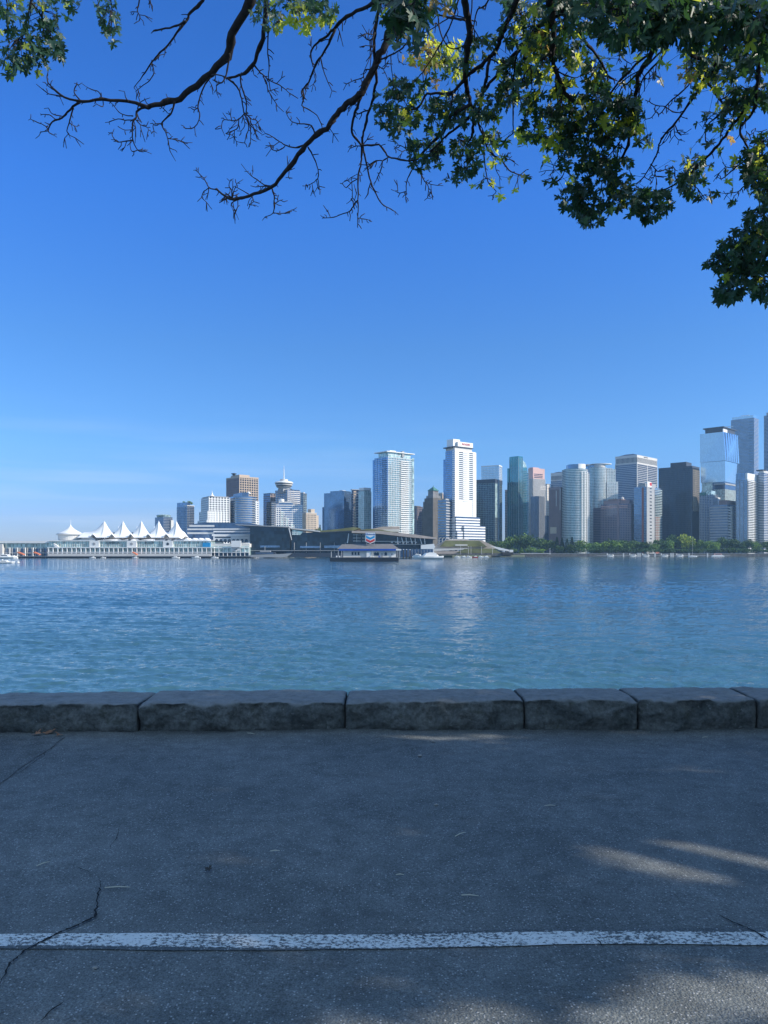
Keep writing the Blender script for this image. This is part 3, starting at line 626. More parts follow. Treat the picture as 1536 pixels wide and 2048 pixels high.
grp([([(1500, 200), (1488, 222), (1468, 247), (1450, 272), (1430, 297), (1406, 322), (1379, 348), (1362, 360), (1347, 370), (1330, 378), (1310, 383), (1284, 384)], 7, 2, 6.4, 7.2, .06),
     ([(1382, 345), (1394, 330), (1408, 318)], 2.4, 1.6, 7, 7), ([(1372, 352), (1380, 365), (1390, 370)], 2, 1.4, 7.1, 7.1, .3), ([(1297, 384), (1285, 378), (1280, 377)], 1.7, 1.3, 7.2, 7.2), ([(1345, 371), (1340, 385), (1330, 395)], 2.2, 1.4, 7.2, 7.2)], root=False)
grp([([(1580, -30), (1545, 40), (1528, 85), (1518, 120), (1515, 150), (1512, 190), (1508, 221), (1492, 242), (1480, 259), (1487, 280), (1497, 300), (1496, 315), (1475, 332), (1449, 354), (1442, 358)], 9, 1.8, 5.4, 7.0, .12),
     ([(1496, 312), (1505, 300), (1510, 285)], 2.4, 1.5, 6.8, 6.8, .4), ([(1492, 262), (1500, 270), (1510, 262)], 2, 1.3, 6.7, 6.7, .4), ([(1475, 332), (1458, 335), (1450, 332)], 2, 1.4, 6.9, 6.9, .3), ([(1560, 340), (1530, 350), (1500, 368), (1487, 373), (1475, 384), (1450, 387)], 3, 1.4, 6.6, 7.0, .1), ([(1478, 384), (1468, 393)], 1.6, 1.3, 7, 7)])
grp([([(415, -30), (406, 0), (395, 15), (380, 25), (375, 38), (367, 50), (347, 75), (330, 98), (315, 110), (303, 125)], 7, 2.4, 7.0, 7.6, .05),
     ([(372, 42), (357, 50), (340, 55), (315, 60), (307, 62)], 4, 3, 7.2, 7.4, .1), ([(303, 125), (290, 145), (280, 160), (268, 175)], 2.6, 1.5, 7.6, 7.8, .2), ([(303, 122), (308, 145), (300, 160), (287, 170), (272, 182)], 2.4, 1.5, 7.6, 7.8, .2), ([(330, 95), (330, 108)], 1.8, 1.4, 7.4, 7.4)])
grp([([(282, -25), (278, 5), (275, 22), (280, 33), (278, 42)], 2.6, 1.5, 7.4, 7.6, .2), ([(275, 24), (265, 23)], 1.7, 1.3, 7.5, 7.5)])
grp([([(302, -20), (297, -2), (305, 12)], 2.6, 1.5, 7.4, 7.5, .2)])
grp([([(70, -45), (63, 0), (57, 27), (48, 60), (40, 95)], 5, 2, 6.8, 7.2, .1), ([(62, 5), (75, 20), (90, 50), (100, 80)], 3.4, 1.8, 6.9, 7.2)])
grp([([(5, -40), (15, 10), (12, 32), (15, 55)], 3, 1.5, 6.8, 7, .2)])
grp([([(225, -30), (222, 0), (224, 30), (220, 70)], 3.4, 1.8, 7.2, 7.4, .1)])
grp([([(985, -30), (977, 0), (966, 14), (956, 18), (950, 40), (943, 72)], 4, 2.4, 5.9, 6.2, .1), ([(920, -10), (904, 44), (885, 81), (862, 120), (845, 145), (835, 156)], 3.4, 1.8, 5.9, 6.5, .1), ([(876, 31), (878, 52), (885, 75), (895, 92), (908, 98), (925, 92)], 3.2, 2, 6, 6), ([(930, 40), (915, 38), (896, 34), (875, 28), (855, 23)], 5, 2.4, 5.6, 5.8, .15), ([(948, 42), (915, 32), (895, 38), (860, 60), (835, 72)], 2.6, 1.6, 6, 6.3, .1), ([(945, -10), (942, 30), (939, 60)], 3, 2, 5.6, 5.8)])
grp([([(1150, 358), (1135, 345), (1118, 340), (1092, 341)], 2.2, 1.3, 6.9, 7, .3), ([(1128, 345), (1122, 358), (1110, 366)], 2, 1.3, 7, 7, .5), ([(1108, 338), (1106, 330)], 1.6, 1.3, 7, 7)], root=False)

# leafy parts: (px, py, rx, ry, depth, leaf size m, count, material, bias)
G, Yl_, O_ = 0, 1, 2
CL = [(85, 45, 42, 48, 7.0, .115, 90, G), (35, 100, 42, 42, 7.0, .12, 110, G), (100, 85, 28, 40, 7.1, .11, 60, G), (20, 18, 22, 22, 6.9, .11, 20, G), (112, 112, 16, 20, 7.1, .11, 14, G), (70, 125, 30, 20, 7.1, .11, 24, G), (28, 140, 14, 20, 7.0, .12, 8, G),
      (222, 45, 20, 46, 7.3, .10, 70, G), (197, 15, 8, 14, 7.3, .10, 8, G), (148, 12, 12, 16, 7.1, .12, 6, G), (128, 5, 14, 10, 7.1, .12, 6, G),
      (535, 28, 26, 36, 6.6, .11, 70, G), (552, 55, 14, 12, 6.6, .10, 12, Yl_), (603, 35, 22, 30, 6.7, .11, 34, Yl_), (640, 20, 35, 24, 6.7, .11, 50, G), (655, 40, 18, 16, 6.7, .10, 16, Yl_), (590, 10, 30, 15, 6.7, .11, 20, G),
      (790, 18, 36, 34, 4.9, .15, 34, G), (830, 22, 36, 38, 4.9, .15, 34, G), (800, 75, 16, 26, 4.9, .15, 7, G), (832, 82, 14, 22, 4.9, .16, 5, G), (815, 50, 34, 26, 4.9, .15, 14, G), (877, 16, 26, 16, 5.2, .14, 8, O_), (900, 3, 20, 12, 5.2, .14, 8, G),
      (846, 78, 14, 12, 6.4, .12, 6, Yl_), (850, 112, 40, 26, 6.9, .095, 60, O_), (870, 118, 45, 30, 6.9, .095, 50, Yl_), (908, 92, 16, 12, 6.8, .12, 8, Yl_), (890, 135, 36, 24, 6.9, .10, 45, G), (915, 145, 14, 14, 6.8, .11, 8, Yl_), (872, 170, 10, 12, 6.9, .1, 5, O_),
      (812, 180, 42, 20, 6.9, .105, 50, G), (795, 212, 40, 26, 6.9, .11, 70, G), (775, 235, 26, 24, 6.9, .105, 30, G), (822, 235, 18, 24, 6.9, .11, 16, Yl_), (812, 255, 24, 16, 6.9, .11, 20, G), (788, 272, 8, 12, 6.9, .11, 5, G),
      (868, 240, 32, 28, 6.7, .105, 46, G), (895, 205, 34, 34, 6.6, .11, 60, G), (915, 230, 28, 26, 6.6, .105, 36, G), (848, 300, 34, 20, 7.0, .105, 44, G), (850, 325, 26, 16, 7.0, .105, 26, G), (862, 275, 14, 16, 7.0, .10, 9, G),
      (930, 295, 26, 26, 7.0, .105, 42, G), (938, 330, 24, 22, 7.0, .11, 34, G), (917, 352, 13, 16, 7.0, .12, 10, G), (897, 360, 8, 7, 7.0, .07, 3, G), (980, 285, 16, 18, 7.0, .11, 12, Yl_), (988, 280, 14, 18, 7.0, .11, 12, G), (988, 318, 12, 12, 7.1, .11, 8, Yl_),
      (975, 215, 22, 28, 6.6, .105, 34, G), (965, 235, 26, 14, 6.6, .10, 24, G), (940, 120, 30, 25, 6.5, .10, 20, G), (965, 95, 26, 22, 6.2, .12, 16, G), (1010, 130, 10, 10, 6.3, .1, 4, G),
      (1040, 50, 40, 45, 6.0, .10, 110, G), (1060, 70, 35, 35, 6.0, .10, 50, Yl_), (1025, 10, 26, 18, 6.0, .11, 22, G), (1075, 100, 30, 22, 6.1, .095, 34, Yl_), (1085, 85, 36, 26, 6.1, .10, 30, O_), (1105, 95, 32, 30, 6.1, .105, 70, G), (1130, 60, 36, 55, 5.9, .11, 110, G), (1150, 110, 26, 24, 6.1, .10, 40, G), (1140, 125, 24, 14, 6.1, .10, 16, Yl_),
      (1100, 15, 60, 20, 5.8, .12, 50, G), (1020, 150, 22, 28, 6.4, .10, 40, G), (1015, 190, 20, 28, 6.5, .10, 60, G), (1050, 210, 20, 22, 6.6, .10, 30, G), (1045, 135, 18, 14, 6.4, .10, 20, G), (1075, 155, 26, 14, 6.5, .10, 30, Yl_), (1060, 215, 8, 10, 6.6, .1, 8, Yl_),
      (1125, 175, 20, 22, 6.4, .11, 22, Yl_), (1120, 215, 26, 30, 6.5, .105, 60, G), (1140, 240, 30, 26, 6.6, .105, 60, G), (1065, 260, 22, 22, 6.7, .10, 34, G), (1060, 280, 14, 10, 6.7, .10, 12, Yl_), (1090, 235, 22, 22, 6.6, .105, 36, G), (1105, 270, 26, 30, 6.7, .105, 40, Yl_), (1120, 290, 30, 18, 6.7, .105, 44, G), (1150, 280, 22, 30, 6.7, .11, 46, G), (1155, 215, 24, 20, 6.5, .105, 14, Yl_),
      (1190, 150, 22, 34, 6.3, .11, 60, G), (1195, 200, 26, 28, 6.4, .11, 50, G), (1185, 240, 26, 26, 6.6, .11, 46, G), (1205, 268, 24, 20, 6.6, .11, 34, G), (1245, 215, 30, 22, 6.4, .12, 46, G), (1268, 225, 22, 22, 6.4, .13, 26, G), (1240, 250, 36, 24, 6.5, .115, 46, Yl_), (1255, 265, 26, 20, 6.5, .115, 36, G), (1290, 285, 14, 14, 6.6, .12, 10, G), (1215, 285, 18, 8, 6.6, .11, 16, G),
      (1130, 330, 10, 20, 6.8, .11, 12, G), (1175, 312, 14, 30, 6.7, .11, 26, G), (1200, 325, 26, 20, 6.8, .11, 36, G), (1175, 345, 22, 16, 6.8, .11, 18, G), (1215, 335, 20, 18, 6.8, .11, 22, G), (1248, 330, 20, 9, 6.8, .13, 5, G), (1243, 365, 22, 18, 6.8, .12, 12, G),
      (1160, 380, 24, 18, 6.9, .11, 34, G), (1165, 410, 34, 32, 6.9, .115, 120, G), (1180, 435, 24, 18, 6.9, .115, 36, G), (1125, 388, 9, 10, 6.9, .11, 5, G), (1133, 415, 9, 12, 6.9, .1, 5, G), (1215, 372, 18, 22, 6.9, .11, 28, G),
      (1225, 410, 18, 16, 6.9, .115, 20, G), (1255, 395, 30, 18, 6.9, .11, 36, G), (1290, 400, 26, 20, 7.0, .11, 40, G), (1300, 425, 30, 18, 7.0, .11, 34, G), (1325, 405, 22, 22, 7.0, .11, 34, G), (1298, 440, 10, 14, 7.0, .11, 8, G), (1330, 385, 22, 8, 7.0, .1, 10, G), (1265, 425, 8, 10, 7, .11, 5, G),
      (1375, 352, 18, 16, 7.0, .105, 20, G), (1388, 330, 24, 18, 7.0, .11, 30, G), (1375, 375, 22, 20, 7.0, .115, 34, G), (1410, 395, 11, 12, 7.0, .12, 5, G), (1400, 365, 10, 10, 7.0, .12, 5, G), (1412, 338, 8, 10, 7, .11, 4, G), (1350, 358, 10, 8, 7, .1, 6, G), (1345, 340, 8, 6, 7, .09, 4, G),
      (1390, 120, 26, 22, 6.2, .10, 36, G), (1375, 150, 18, 22, 6.2, .09, 16, O_), (1400, 160, 26, 18, 6.2, .10, 26, Yl_), (1425, 130, 26, 34, 6.2, .10, 50, G), (1440, 165, 24, 24, 6.3, .10, 26, Yl_), (1450, 120, 30, 34, 6.1, .10, 60, G), (1480, 130, 34, 26, 6.1, .11, 60, G), (1460, 235, 18, 26, 6.6, .10, 26, G), (1470, 215, 26, 18, 6.6, .10, 30, G), (1490, 190, 28, 26, 6.4, .105, 46, G), (1520, 170, 26, 34, 6.3, .11, 60, G), (1528, 205, 22, 16, 6.4, .11, 20, G), (1461, 282, 6, 6, 6.6, .08, 3, O_),
      (1190, 25, 50, 38, 5.2, .12, 130, G), (1240, 40, 50, 46, 5.0, .13, 150, G), (1290, 35, 50, 48, 5.0, .14, 150, G), (1340, 30, 50, 40, 5.0, .15, 120, G), (1280, 85, 40, 20, 5.4, .13, 40, G), (1215, 80, 26, 14, 5.4, .13, 26, G), (1325, 75, 30, 20, 5.3, .13, 30, G), (1390, 45, 50, 40, 5.0, .14, 130, G), (1440, 40, 50, 44, 5.0, .14, 140, G), (1490, 45, 48, 44, 5.0, .14, 150, G), (1530, 60, 30, 44, 5.1, .14, 70, G), (1510, 105, 40, 24, 5.5, .12, 60, G), (1420, 88, 40, 14, 5.4, .12, 24, G), (1375, 88, 18, 10, 5.3, .13, 8, G),
      (1150, 5, 60, 24, 5.4, .12, 60, G),
      (1525, 300, 28, 30, 6.6, .11, 80, G), (1520, 345, 30, 30, 6.6, .115, 110, G), (1528, 385, 24, 18, 6.6, .115, 50, G), (1505, 325, 14, 24, 6.6, .11, 22, G), (1499, 360, 10, 20, 6.6, .11, 14, G),
      (1520, 440, 26, 22, 6.6, .11, 50, G), (1500, 470, 30, 16, 6.6, .10, 40, G), (1460, 500, 22, 20, 6.6, .11, 40, G), (1490, 510, 34, 30, 6.6, .115, 130, G), (1525, 500, 34, 46, 6.6, .12, 170, G), (1440, 520, 16, 20, 6.6, .11, 22, G), (1420, 532, 10, 10, 6.6, .10, 6, G), (1455, 545, 22, 26, 6.6, .115, 50, G), (1500, 565, 34, 30, 6.6, .115, 90, G), (1455, 590, 22, 16, 6.6, .115, 40, G), (1530, 570, 30, 32, 6.6, .12, 80, G)]
lv = Leaves(); lr = random.Random(3); sprays = MB()
for (px, py, rx, ry, dep, sz, cnt, m) in CL:
    # twigs the leaves hang from
    nt_ = max(2, cnt // 9); hubs = []
    for _ in range(nt_):
        a = lr.uniform(0, 6.28); q = math.sqrt(lr.random()) * .8
        hp = P3(px + math.cos(a) * rx * q, py + math.sin(a) * ry * q - ry * .15, dep + lr.uniform(-.3, .3)); hubs.append(hp)
    c0 = P3(px, py - ry * .5, dep)
    for h in hubs:
        mid = c0.lerp(h, .5) + Vector((lr.uniform(-.04, .04), lr.uniform(-.04, .04), lr.uniform(0, .05)))
        sprays.tube([loc(c0), loc(mid), loc(h)], [.005, .004, .003], 4)
    for k in range(int(cnt * (1.0 if px > 960 else 1.1)) if cnt < 60 else int(cnt * (.58 if py < 130 and px > 1140 else .66))):
        a = lr.uniform(0, 6.28); q = math.sqrt(lr.random()) * (1.18 if lr.random() < .25 else 1.0)
        p = P3(px + math.cos(a) * rx * q, py + math.sin(a) * ry * q - sz * 0.35 * F / dep * .6, dep + lr.gauss(0, .16))
        h = min(hubs, key=lambda h_: (h_ - p).length)
        out = (p - h); out = out.normalized() if out.length > 1e-4 else Vector((1, 0, 0))
        tip = out * .55 + Vector((lr.uniform(-.6, .6), lr.uniform(-.6, .6), -1.0 + lr.uniform(-.4, .7)))
        nr_ = Vector((lr.uniform(-1, 1), lr.uniform(-1.3, .6), lr.uniform(-.2, 1.2)))
        mm = m if lr.random() > (.26 if 960 < px < 1300 and py > 60 and py < 300 else .12) else lr.choice((G, G, Yl_) if m == G else (G, Yl_, m))
        lv.add(loc(p), sz * lr.uniform(.6, 1.12) * 0.64, tip, nr_, mm, lr)
        if lr.random() < .35: sprays.tube([loc(p), loc(p.lerp(h, .5) + Vector((0, 0, .02)))], [.0016, .0016], 3, cap=False)
for q_, w_ in nodes:            # loose leaves along the leafy boughs
    if q_.y < 4: continue
    a_ = HX + q_.x / q_.y * F; e_ = HY - (q_.z - CZ) / q_.y * F
    if a_ > 960 and e_ > -60 and lr.random() < .15 and not (1290 < a_ < 1400 and e_ > 200):
        for _ in range(lr.choice((1, 2, 3))):
            pp = q_ + Vector((lr.gauss(0, .09), lr.gauss(0, .09), lr.gauss(-.04, .07)))
            lv.add(loc(pp), lr.uniform(.055, .085), (lr.uniform(-.7, .7), lr.uniform(-.7, .7), -1 + lr.uniform(-.2, .8)), (lr.uniform(-1, 1), lr.uniform(-1, 1), lr.uniform(-.2, 1.2)), G if lr.random() < .7 else Yl_, lr)
            sprays.tube([loc(pp), loc(q_)], [.0016, .0018], 3, cap=False)
crown = lv.build('crown', [M_LEAF, M_LEAFY, M_LEAFO], maple)
sprays.build('twig_spray', M_BARK, maple)

# the rest of the crowns, out of view to the right and overhead: they shade the path.
GAPS = [(1450, 1722, .60, .22), (1390, 2010, .45, .06), (820, 2060, .22, .06), (890, 1475, .45, .03), (1480, 1965, .2, .04), (430, 1724, .0, -.035), (650, 1785, -.1, -.05), (30, 2046, .1, -.02)]
gaps = [(gpt(px, py, 0), a, b) for px, py, a, b in GAPS]
def hits_gap(p):
    tt = p.z / SDIR.z; g = p - SDIR * tt
    for c, a, b in gaps:
        dx, dy = (g.x - c.x) / (a + .22), (g.y - c.y) / (b + .11)
        if dx * dx + dy * dy < 1: return True
    return False
def in_view(p, m=0.35):
    if p.y < 0.1: return False
    return abs(p.x) < 0.5053 * p.y + m and p.z < 1.6 + 0.7276 * p.y + m
def shade_crown(parent, base, blobs, dens, seed, trunkpts, rads):
    r = random.Random(seed); L = Leaves(); b0 = Vector(base)
    for (cx, cy, cz, rx, ry, rz) in blobs:
        n = int(dens * rx * ry * rz)
        for _ in range(n):
            v = Vector((r.gauss(0, 1), r.gauss(0, 1), r.gauss(0, 1))).normalized() * r.random() ** .45
            p = Vector((cx + v.x * rx, cy + v.y * ry, cz + v.z * rz))
            if in_view(p) or hits_gap(p) or p.z < 2.4: continue
            L.add(p - b0, r.uniform(.16, .26), (r.uniform(-1, 1), r.uniform(-1, 1), -r.uniform(0, 1)), (r.uniform(-.4, 1.2), r.uniform(-.6, .6), r.uniform(.1, 1)), 0 if r.random() < .8 else 1, r)
    return L
L1 = shade_crown(maple, TRUNK, [(7.4, 2.6, 6.2, 4.2, 5.0, 2.2), (5.5, -3.4, 6.8, 4.0, 3.5, 2.0), (4.5, .5, 7.6, 3.5, 3.0, 1.4)], 26, 9, None, None)
SHADE = []
_r = random.Random(21)
for _ in range(11000):
    gx = _r.uniform(-5.5, 5.0); gy = _r.uniform(1.6, 8.2); h = min(9.5, max(2.6, _r.gauss(6.0, 1.5))); p = Vector((gx, gy, 0)) + SDIR * (h / SDIR.z)
    if in_view(p) or hits_gap(p): continue
    SHADE.append(p)
for p in SHADE:
    if p.x < 10.5: L1.add(p - TRUNK, _r.uniform(.11, .17), (_r.uniform(-1, 1), _r.uniform(-1, 1), -_r.uniform(0, 1)), (_r.uniform(.2, 1.4), _r.uniform(-.6, .3), _r.uniform(.1, 1)), 0 if _r.random() < .8 else 1, _r)
L1.build('crown', [M_LEAF, M_LEAFY], maple)
m = MB(); rr = random.Random(4)
for q in ((7.4, 4.2, 6.2), (9.5, 2.5, 6.4), (8.6, 6.5, 6.2), (5.5, -3.5, 6.6), (8, -2, 6.6)):
    a = fork + Vector((-.1, .3, .8)); e = Vector(q); mid = a.lerp(e, .5) + Vector((0, 0, .5))
    while any(hits_gap(a.lerp(mid, k / 9)) or hits_gap(mid.lerp(e, k / 9)) for k in range(3, 10)) and e.y < 9: e.y += .35; mid = a.lerp(e, .5) + Vector((0, 0, .5))
    m.tube([loc(a), loc(a.lerp(mid, .5) + Vector((0, 0, .2))), loc(mid), loc(e)], [.14, .11, .08, .04], 8)
    for _ in range(5):
        s_ = mid.lerp(e, rr.random()); f_ = s_ + Vector((rr.uniform(-1.5, 1.5), rr.uniform(-1.5, 1.5), rr.uniform(-.5, 1.2)))
        if not in_view(f_, .8) and not any(hits_gap(s_.lerp(f_, k / 5)) for k in range(6)): m.tube([loc(s_), loc(f_)], [.035, .01], 5)
m.build('branch', M_BARK, maple, True)
T2 = Vector((13.5, -1.0, 0)); maple2 = empty('maple_tree', T2); tag(maple2, 'second maple standing to the right of the first, outside the photo, shading the path', 'tree')
m = MB(); m.tube([(0, 0, -.1), (0, 0, .6), (.1, .1, 2.2), (0, .6, 4.4), (-.2, 1.4, 6.5)], [.6, .42, .36, .28, .16], 14); m.build('trunk', M_BARK, maple2, True)
for q in ((-3, 4, 6.5), (2, 6, 7), (3, 2, 7.5), (-1, 5, 8.5)):
    m = MB(); e = Vector(q)
    while any(hits_gap(T2 + Vector((0, .5, 3.9)).lerp(e, k / 9)) for k in range(3, 10)) and e.y < 10: e.y += .35
    q = tuple(e); m.tube([(0, .5, 3.9), tuple(Vector((0, .5, 3.9)).lerp(e, .5) + Vector((0, 0, .6))), q], [.2, .12, .05], 8); m.build('branch', M_BARK, maple2, True)
L2 = shade_crown(maple2, T2, [(13.2, 2.2, 6.6, 5.2, 6.4, 3.6), (15.5, 1.6, 9.5, 3.6, 5.0, 2.0)], 22, 10, None, None)
for p in SHADE:
    if p.x >= 10.5: L2.add(p - T2, _r.uniform(.11, .17), (_r.uniform(-1, 1), _r.uniform(-1, 1), -_r.uniform(0, 1)), (_r.uniform(.2, 1.4), _r.uniform(-.6, .3), _r.uniform(.1, 1)), 0 if _r.random() < .8 else 1, _r)
L2.build('crown', [M_LEAF, M_LEAFY], maple2)
# ---------------------------------------------------------------- far shore: land and materials
GZ = WZ + 2.6
t = NT('land_ground'); o = t.obj()
M_LAND = t.set(color=t.mix(t.rng(t.noise(o, .02, 4), .35, .65), (0.05, 0.075, 0.03), (0.10, 0.10, 0.085)), rough=0.95)
M_ROCK = plain('shore_rock', (0.13, 0.125, 0.12), 0.9, var=0.5, scale=0.25, bump=0.3, bscale=1.2)
mb = MB()
shore = [(-2380, 1600), (-420, 1250), (-60, 1080), (90, 1000), (260, 1300), (600, 1300), (1500, 1260), (2380, 1260), (2380, 2080), (-2380, 2080)]
mb.prism(shore, WZ - 3, GZ); land = mb.build('land', M_LAND); tag(land, kind='structure')

def glass(name, base, metal=0.6, rough=0.12, cx=1.6, cz=3.3, var=0.2, tilt=0.008, spec=0.6, big=.14):
    t = NT(name); o = t.obj()
    sn = t.n('ShaderNodeVectorMath', operation='SNAP'); t.l(o, sn.inputs[0]); sn.inputs[1].default_value = (cx, cx, cz)
    wn_ = t.n('ShaderNodeTexWhiteNoise'); t.l(sn.outputs[0], wn_.inputs['Vector'])
    s2_ = t.n('ShaderNodeVectorMath', operation='SNAP'); t.l(o, s2_.inputs[0]); s2_.inputs[1].default_value = (cx * 6, cx * 6, cz * 5)
    w2_ = t.n('ShaderNodeTexWhiteNoise'); t.l(s2_.outputs[0], w2_.inputs['Vector'])
    f = t.rng(wn_.outputs[0], 0, 1, 1 - var, 1 + var); f2 = t.rng(t.noise(o, 0.06, 3), .3, .7, 1 - big, 1 + big)
    col = t.mix(1.0, t.mix(1.0, base, f, 'MULTIPLY'), f2, 'MULTIPLY')
    ge = t.n('ShaderNodeNewGeometry'); sb = t.n('ShaderNodeVectorMath', operation='SUBTRACT'); t.l(wn_.outputs[1], sb.inputs[0]); sb.inputs[1].default_value = (.5, .5, .5)
    sc_ = t.n('ShaderNodeVectorMath', operation='SCALE'); t.l(sb.outputs[0], sc_.inputs[0]); sc_.inputs['Scale'].default_value = tilt
    ad = t.n('ShaderNodeVectorMath', operation='ADD'); t.l(ge.outputs['Normal'], ad.inputs[0]); t.l(sc_.outputs[0], ad.inputs[1])
    nm = t.n('ShaderNodeVectorMath', operation='NORMALIZE'); t.l(ad.outputs[0], nm.inputs[0])
    return t.set(color=col, rough=rough, metal=metal, spec=spec, normal=nm.outputs[0])
GL_BLUE = glass('glass_blue', (0.16, 0.26, 0.40), 0.75)
GL_NAVY = glass('glass_navy', (0.09, 0.15, 0.25), 0.7)
GL_TEAL = glass('glass_teal', (0.08, 0.27, 0.30), 0.65)
GL_GREEN = glass('glass_pale_green', (0.42, 0.55, 0.53), 0.3, 0.2, var=.45)
GL_PALE = glass('glass_sea_green', (0.20, 0.33, 0.36), 0.5, 0.15, var=.35)
GL_DARK = glass('glass_dark', (0.035, 0.07, 0.115), 0.6)
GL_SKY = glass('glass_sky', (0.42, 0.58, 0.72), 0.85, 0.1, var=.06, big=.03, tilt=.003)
GL_MURK = glass('glass_convention', (0.018, 0.040, 0.065), 0.45, var=.4, cx=3, cz=4)
WHITE = plain('white_panel', (0.80, 0.80, 0.78), 0.5, var=.05, scale=.05)
OFFW = plain('offwhite_concrete', (0.62, 0.61, 0.58), 0.7, var=.08, scale=.05)
GREY = plain('grey_concrete', (0.34, 0.35, 0.36), 0.75, var=.1, scale=.05)
DGREY = plain('dark_metal_cladding', (0.042, 0.055, 0.080), 0.5, var=.15, scale=.1)
TAN = plain('tan_precast', (0.50, 0.40, 0.31), 0.8, var=.08, scale=.05)
BEIGE = plain('beige_brick', (0.55, 0.46, 0.36), 0.85, var=.1, scale=.1)
PINK = plain('pink_granite', (0.60, 0.40, 0.37), 0.7, var=.08, scale=.05)
BROWN = plain('brown_cladding', (0.22, 0.16, 0.16), 0.7, var=.12, scale=.05)
MAUVE = plain('mauve_concrete', (0.30, 0.24, 0.26), 0.75, var=.1, scale=.05)
STONE = plain('old_stone', (0.17, 0.155, 0.14), 0.9, var=.2, scale=.08)
COPPER = plain('green_copper', (0.07, 0.20, 0.17), 0.6, var=.2, scale=.3)
REDB = plain('red_brick', (0.35, 0.13, 0.10), 0.8, var=.15, scale=.2)
GRASS = plain('lawn', (0.17, 0.175, 0.075), 0.95, var=.35, scale=.06)
SANDY = plain('plaza_paving', (0.45, 0.38, 0.33), 0.9, var=.12, scale=.2)
FABRIC = plain('sail_fabric', (0.83, 0.83, 0.82), 0.55, var=.04, scale=.1)
RED = plain('red_paint', (0.55, 0.04, 0.05), 0.5); BLUEP = plain('blue_paint', (0.02, 0.09, 0.42), 0.4); CYAN = plain('bright_blue_paint', (0.02, 0.30, 0.62), 0.4)
ORANGE = plain('orange_canvas', (0.65, 0.20, 0.10), 0.7)
TIMBER = plain('dark_timber', (0.05, 0.045, 0.04), 0.9, var=.3, scale=.8)

def offset(poly, d):
    n = len(poly); out = []
    for i in range(n):
        p0 = Vector(poly[i - 1]); p1 = Vector(poly[i]); p2 = Vector(poly[(i + 1) % n])
        e1 = (p1 - p0).normalized(); e2 = (p2 - p1).normalized()
        n1 = Vector((e1.y, -e1.x)); n2 = Vector((e2.y, -e2.x)); m = (n1 + n2); k = max(.35, 1 + n1.dot(n2))
        out.append(tuple(p1 + m * (d / k)))
    return out
def rect(x0, x1, y0, y1): return [(x0, y0), (x1, y0), (x1, y1), (x0, y1)]
def arc(cx, cy, rx, ry, a0, a1, n=14): return [(cx + rx * math.cos(R(a0 + (a1 - a0) * i / n)), cy + ry * math.sin(R(a0 + (a1 - a0) * i / n))) for i in range(n + 1)]

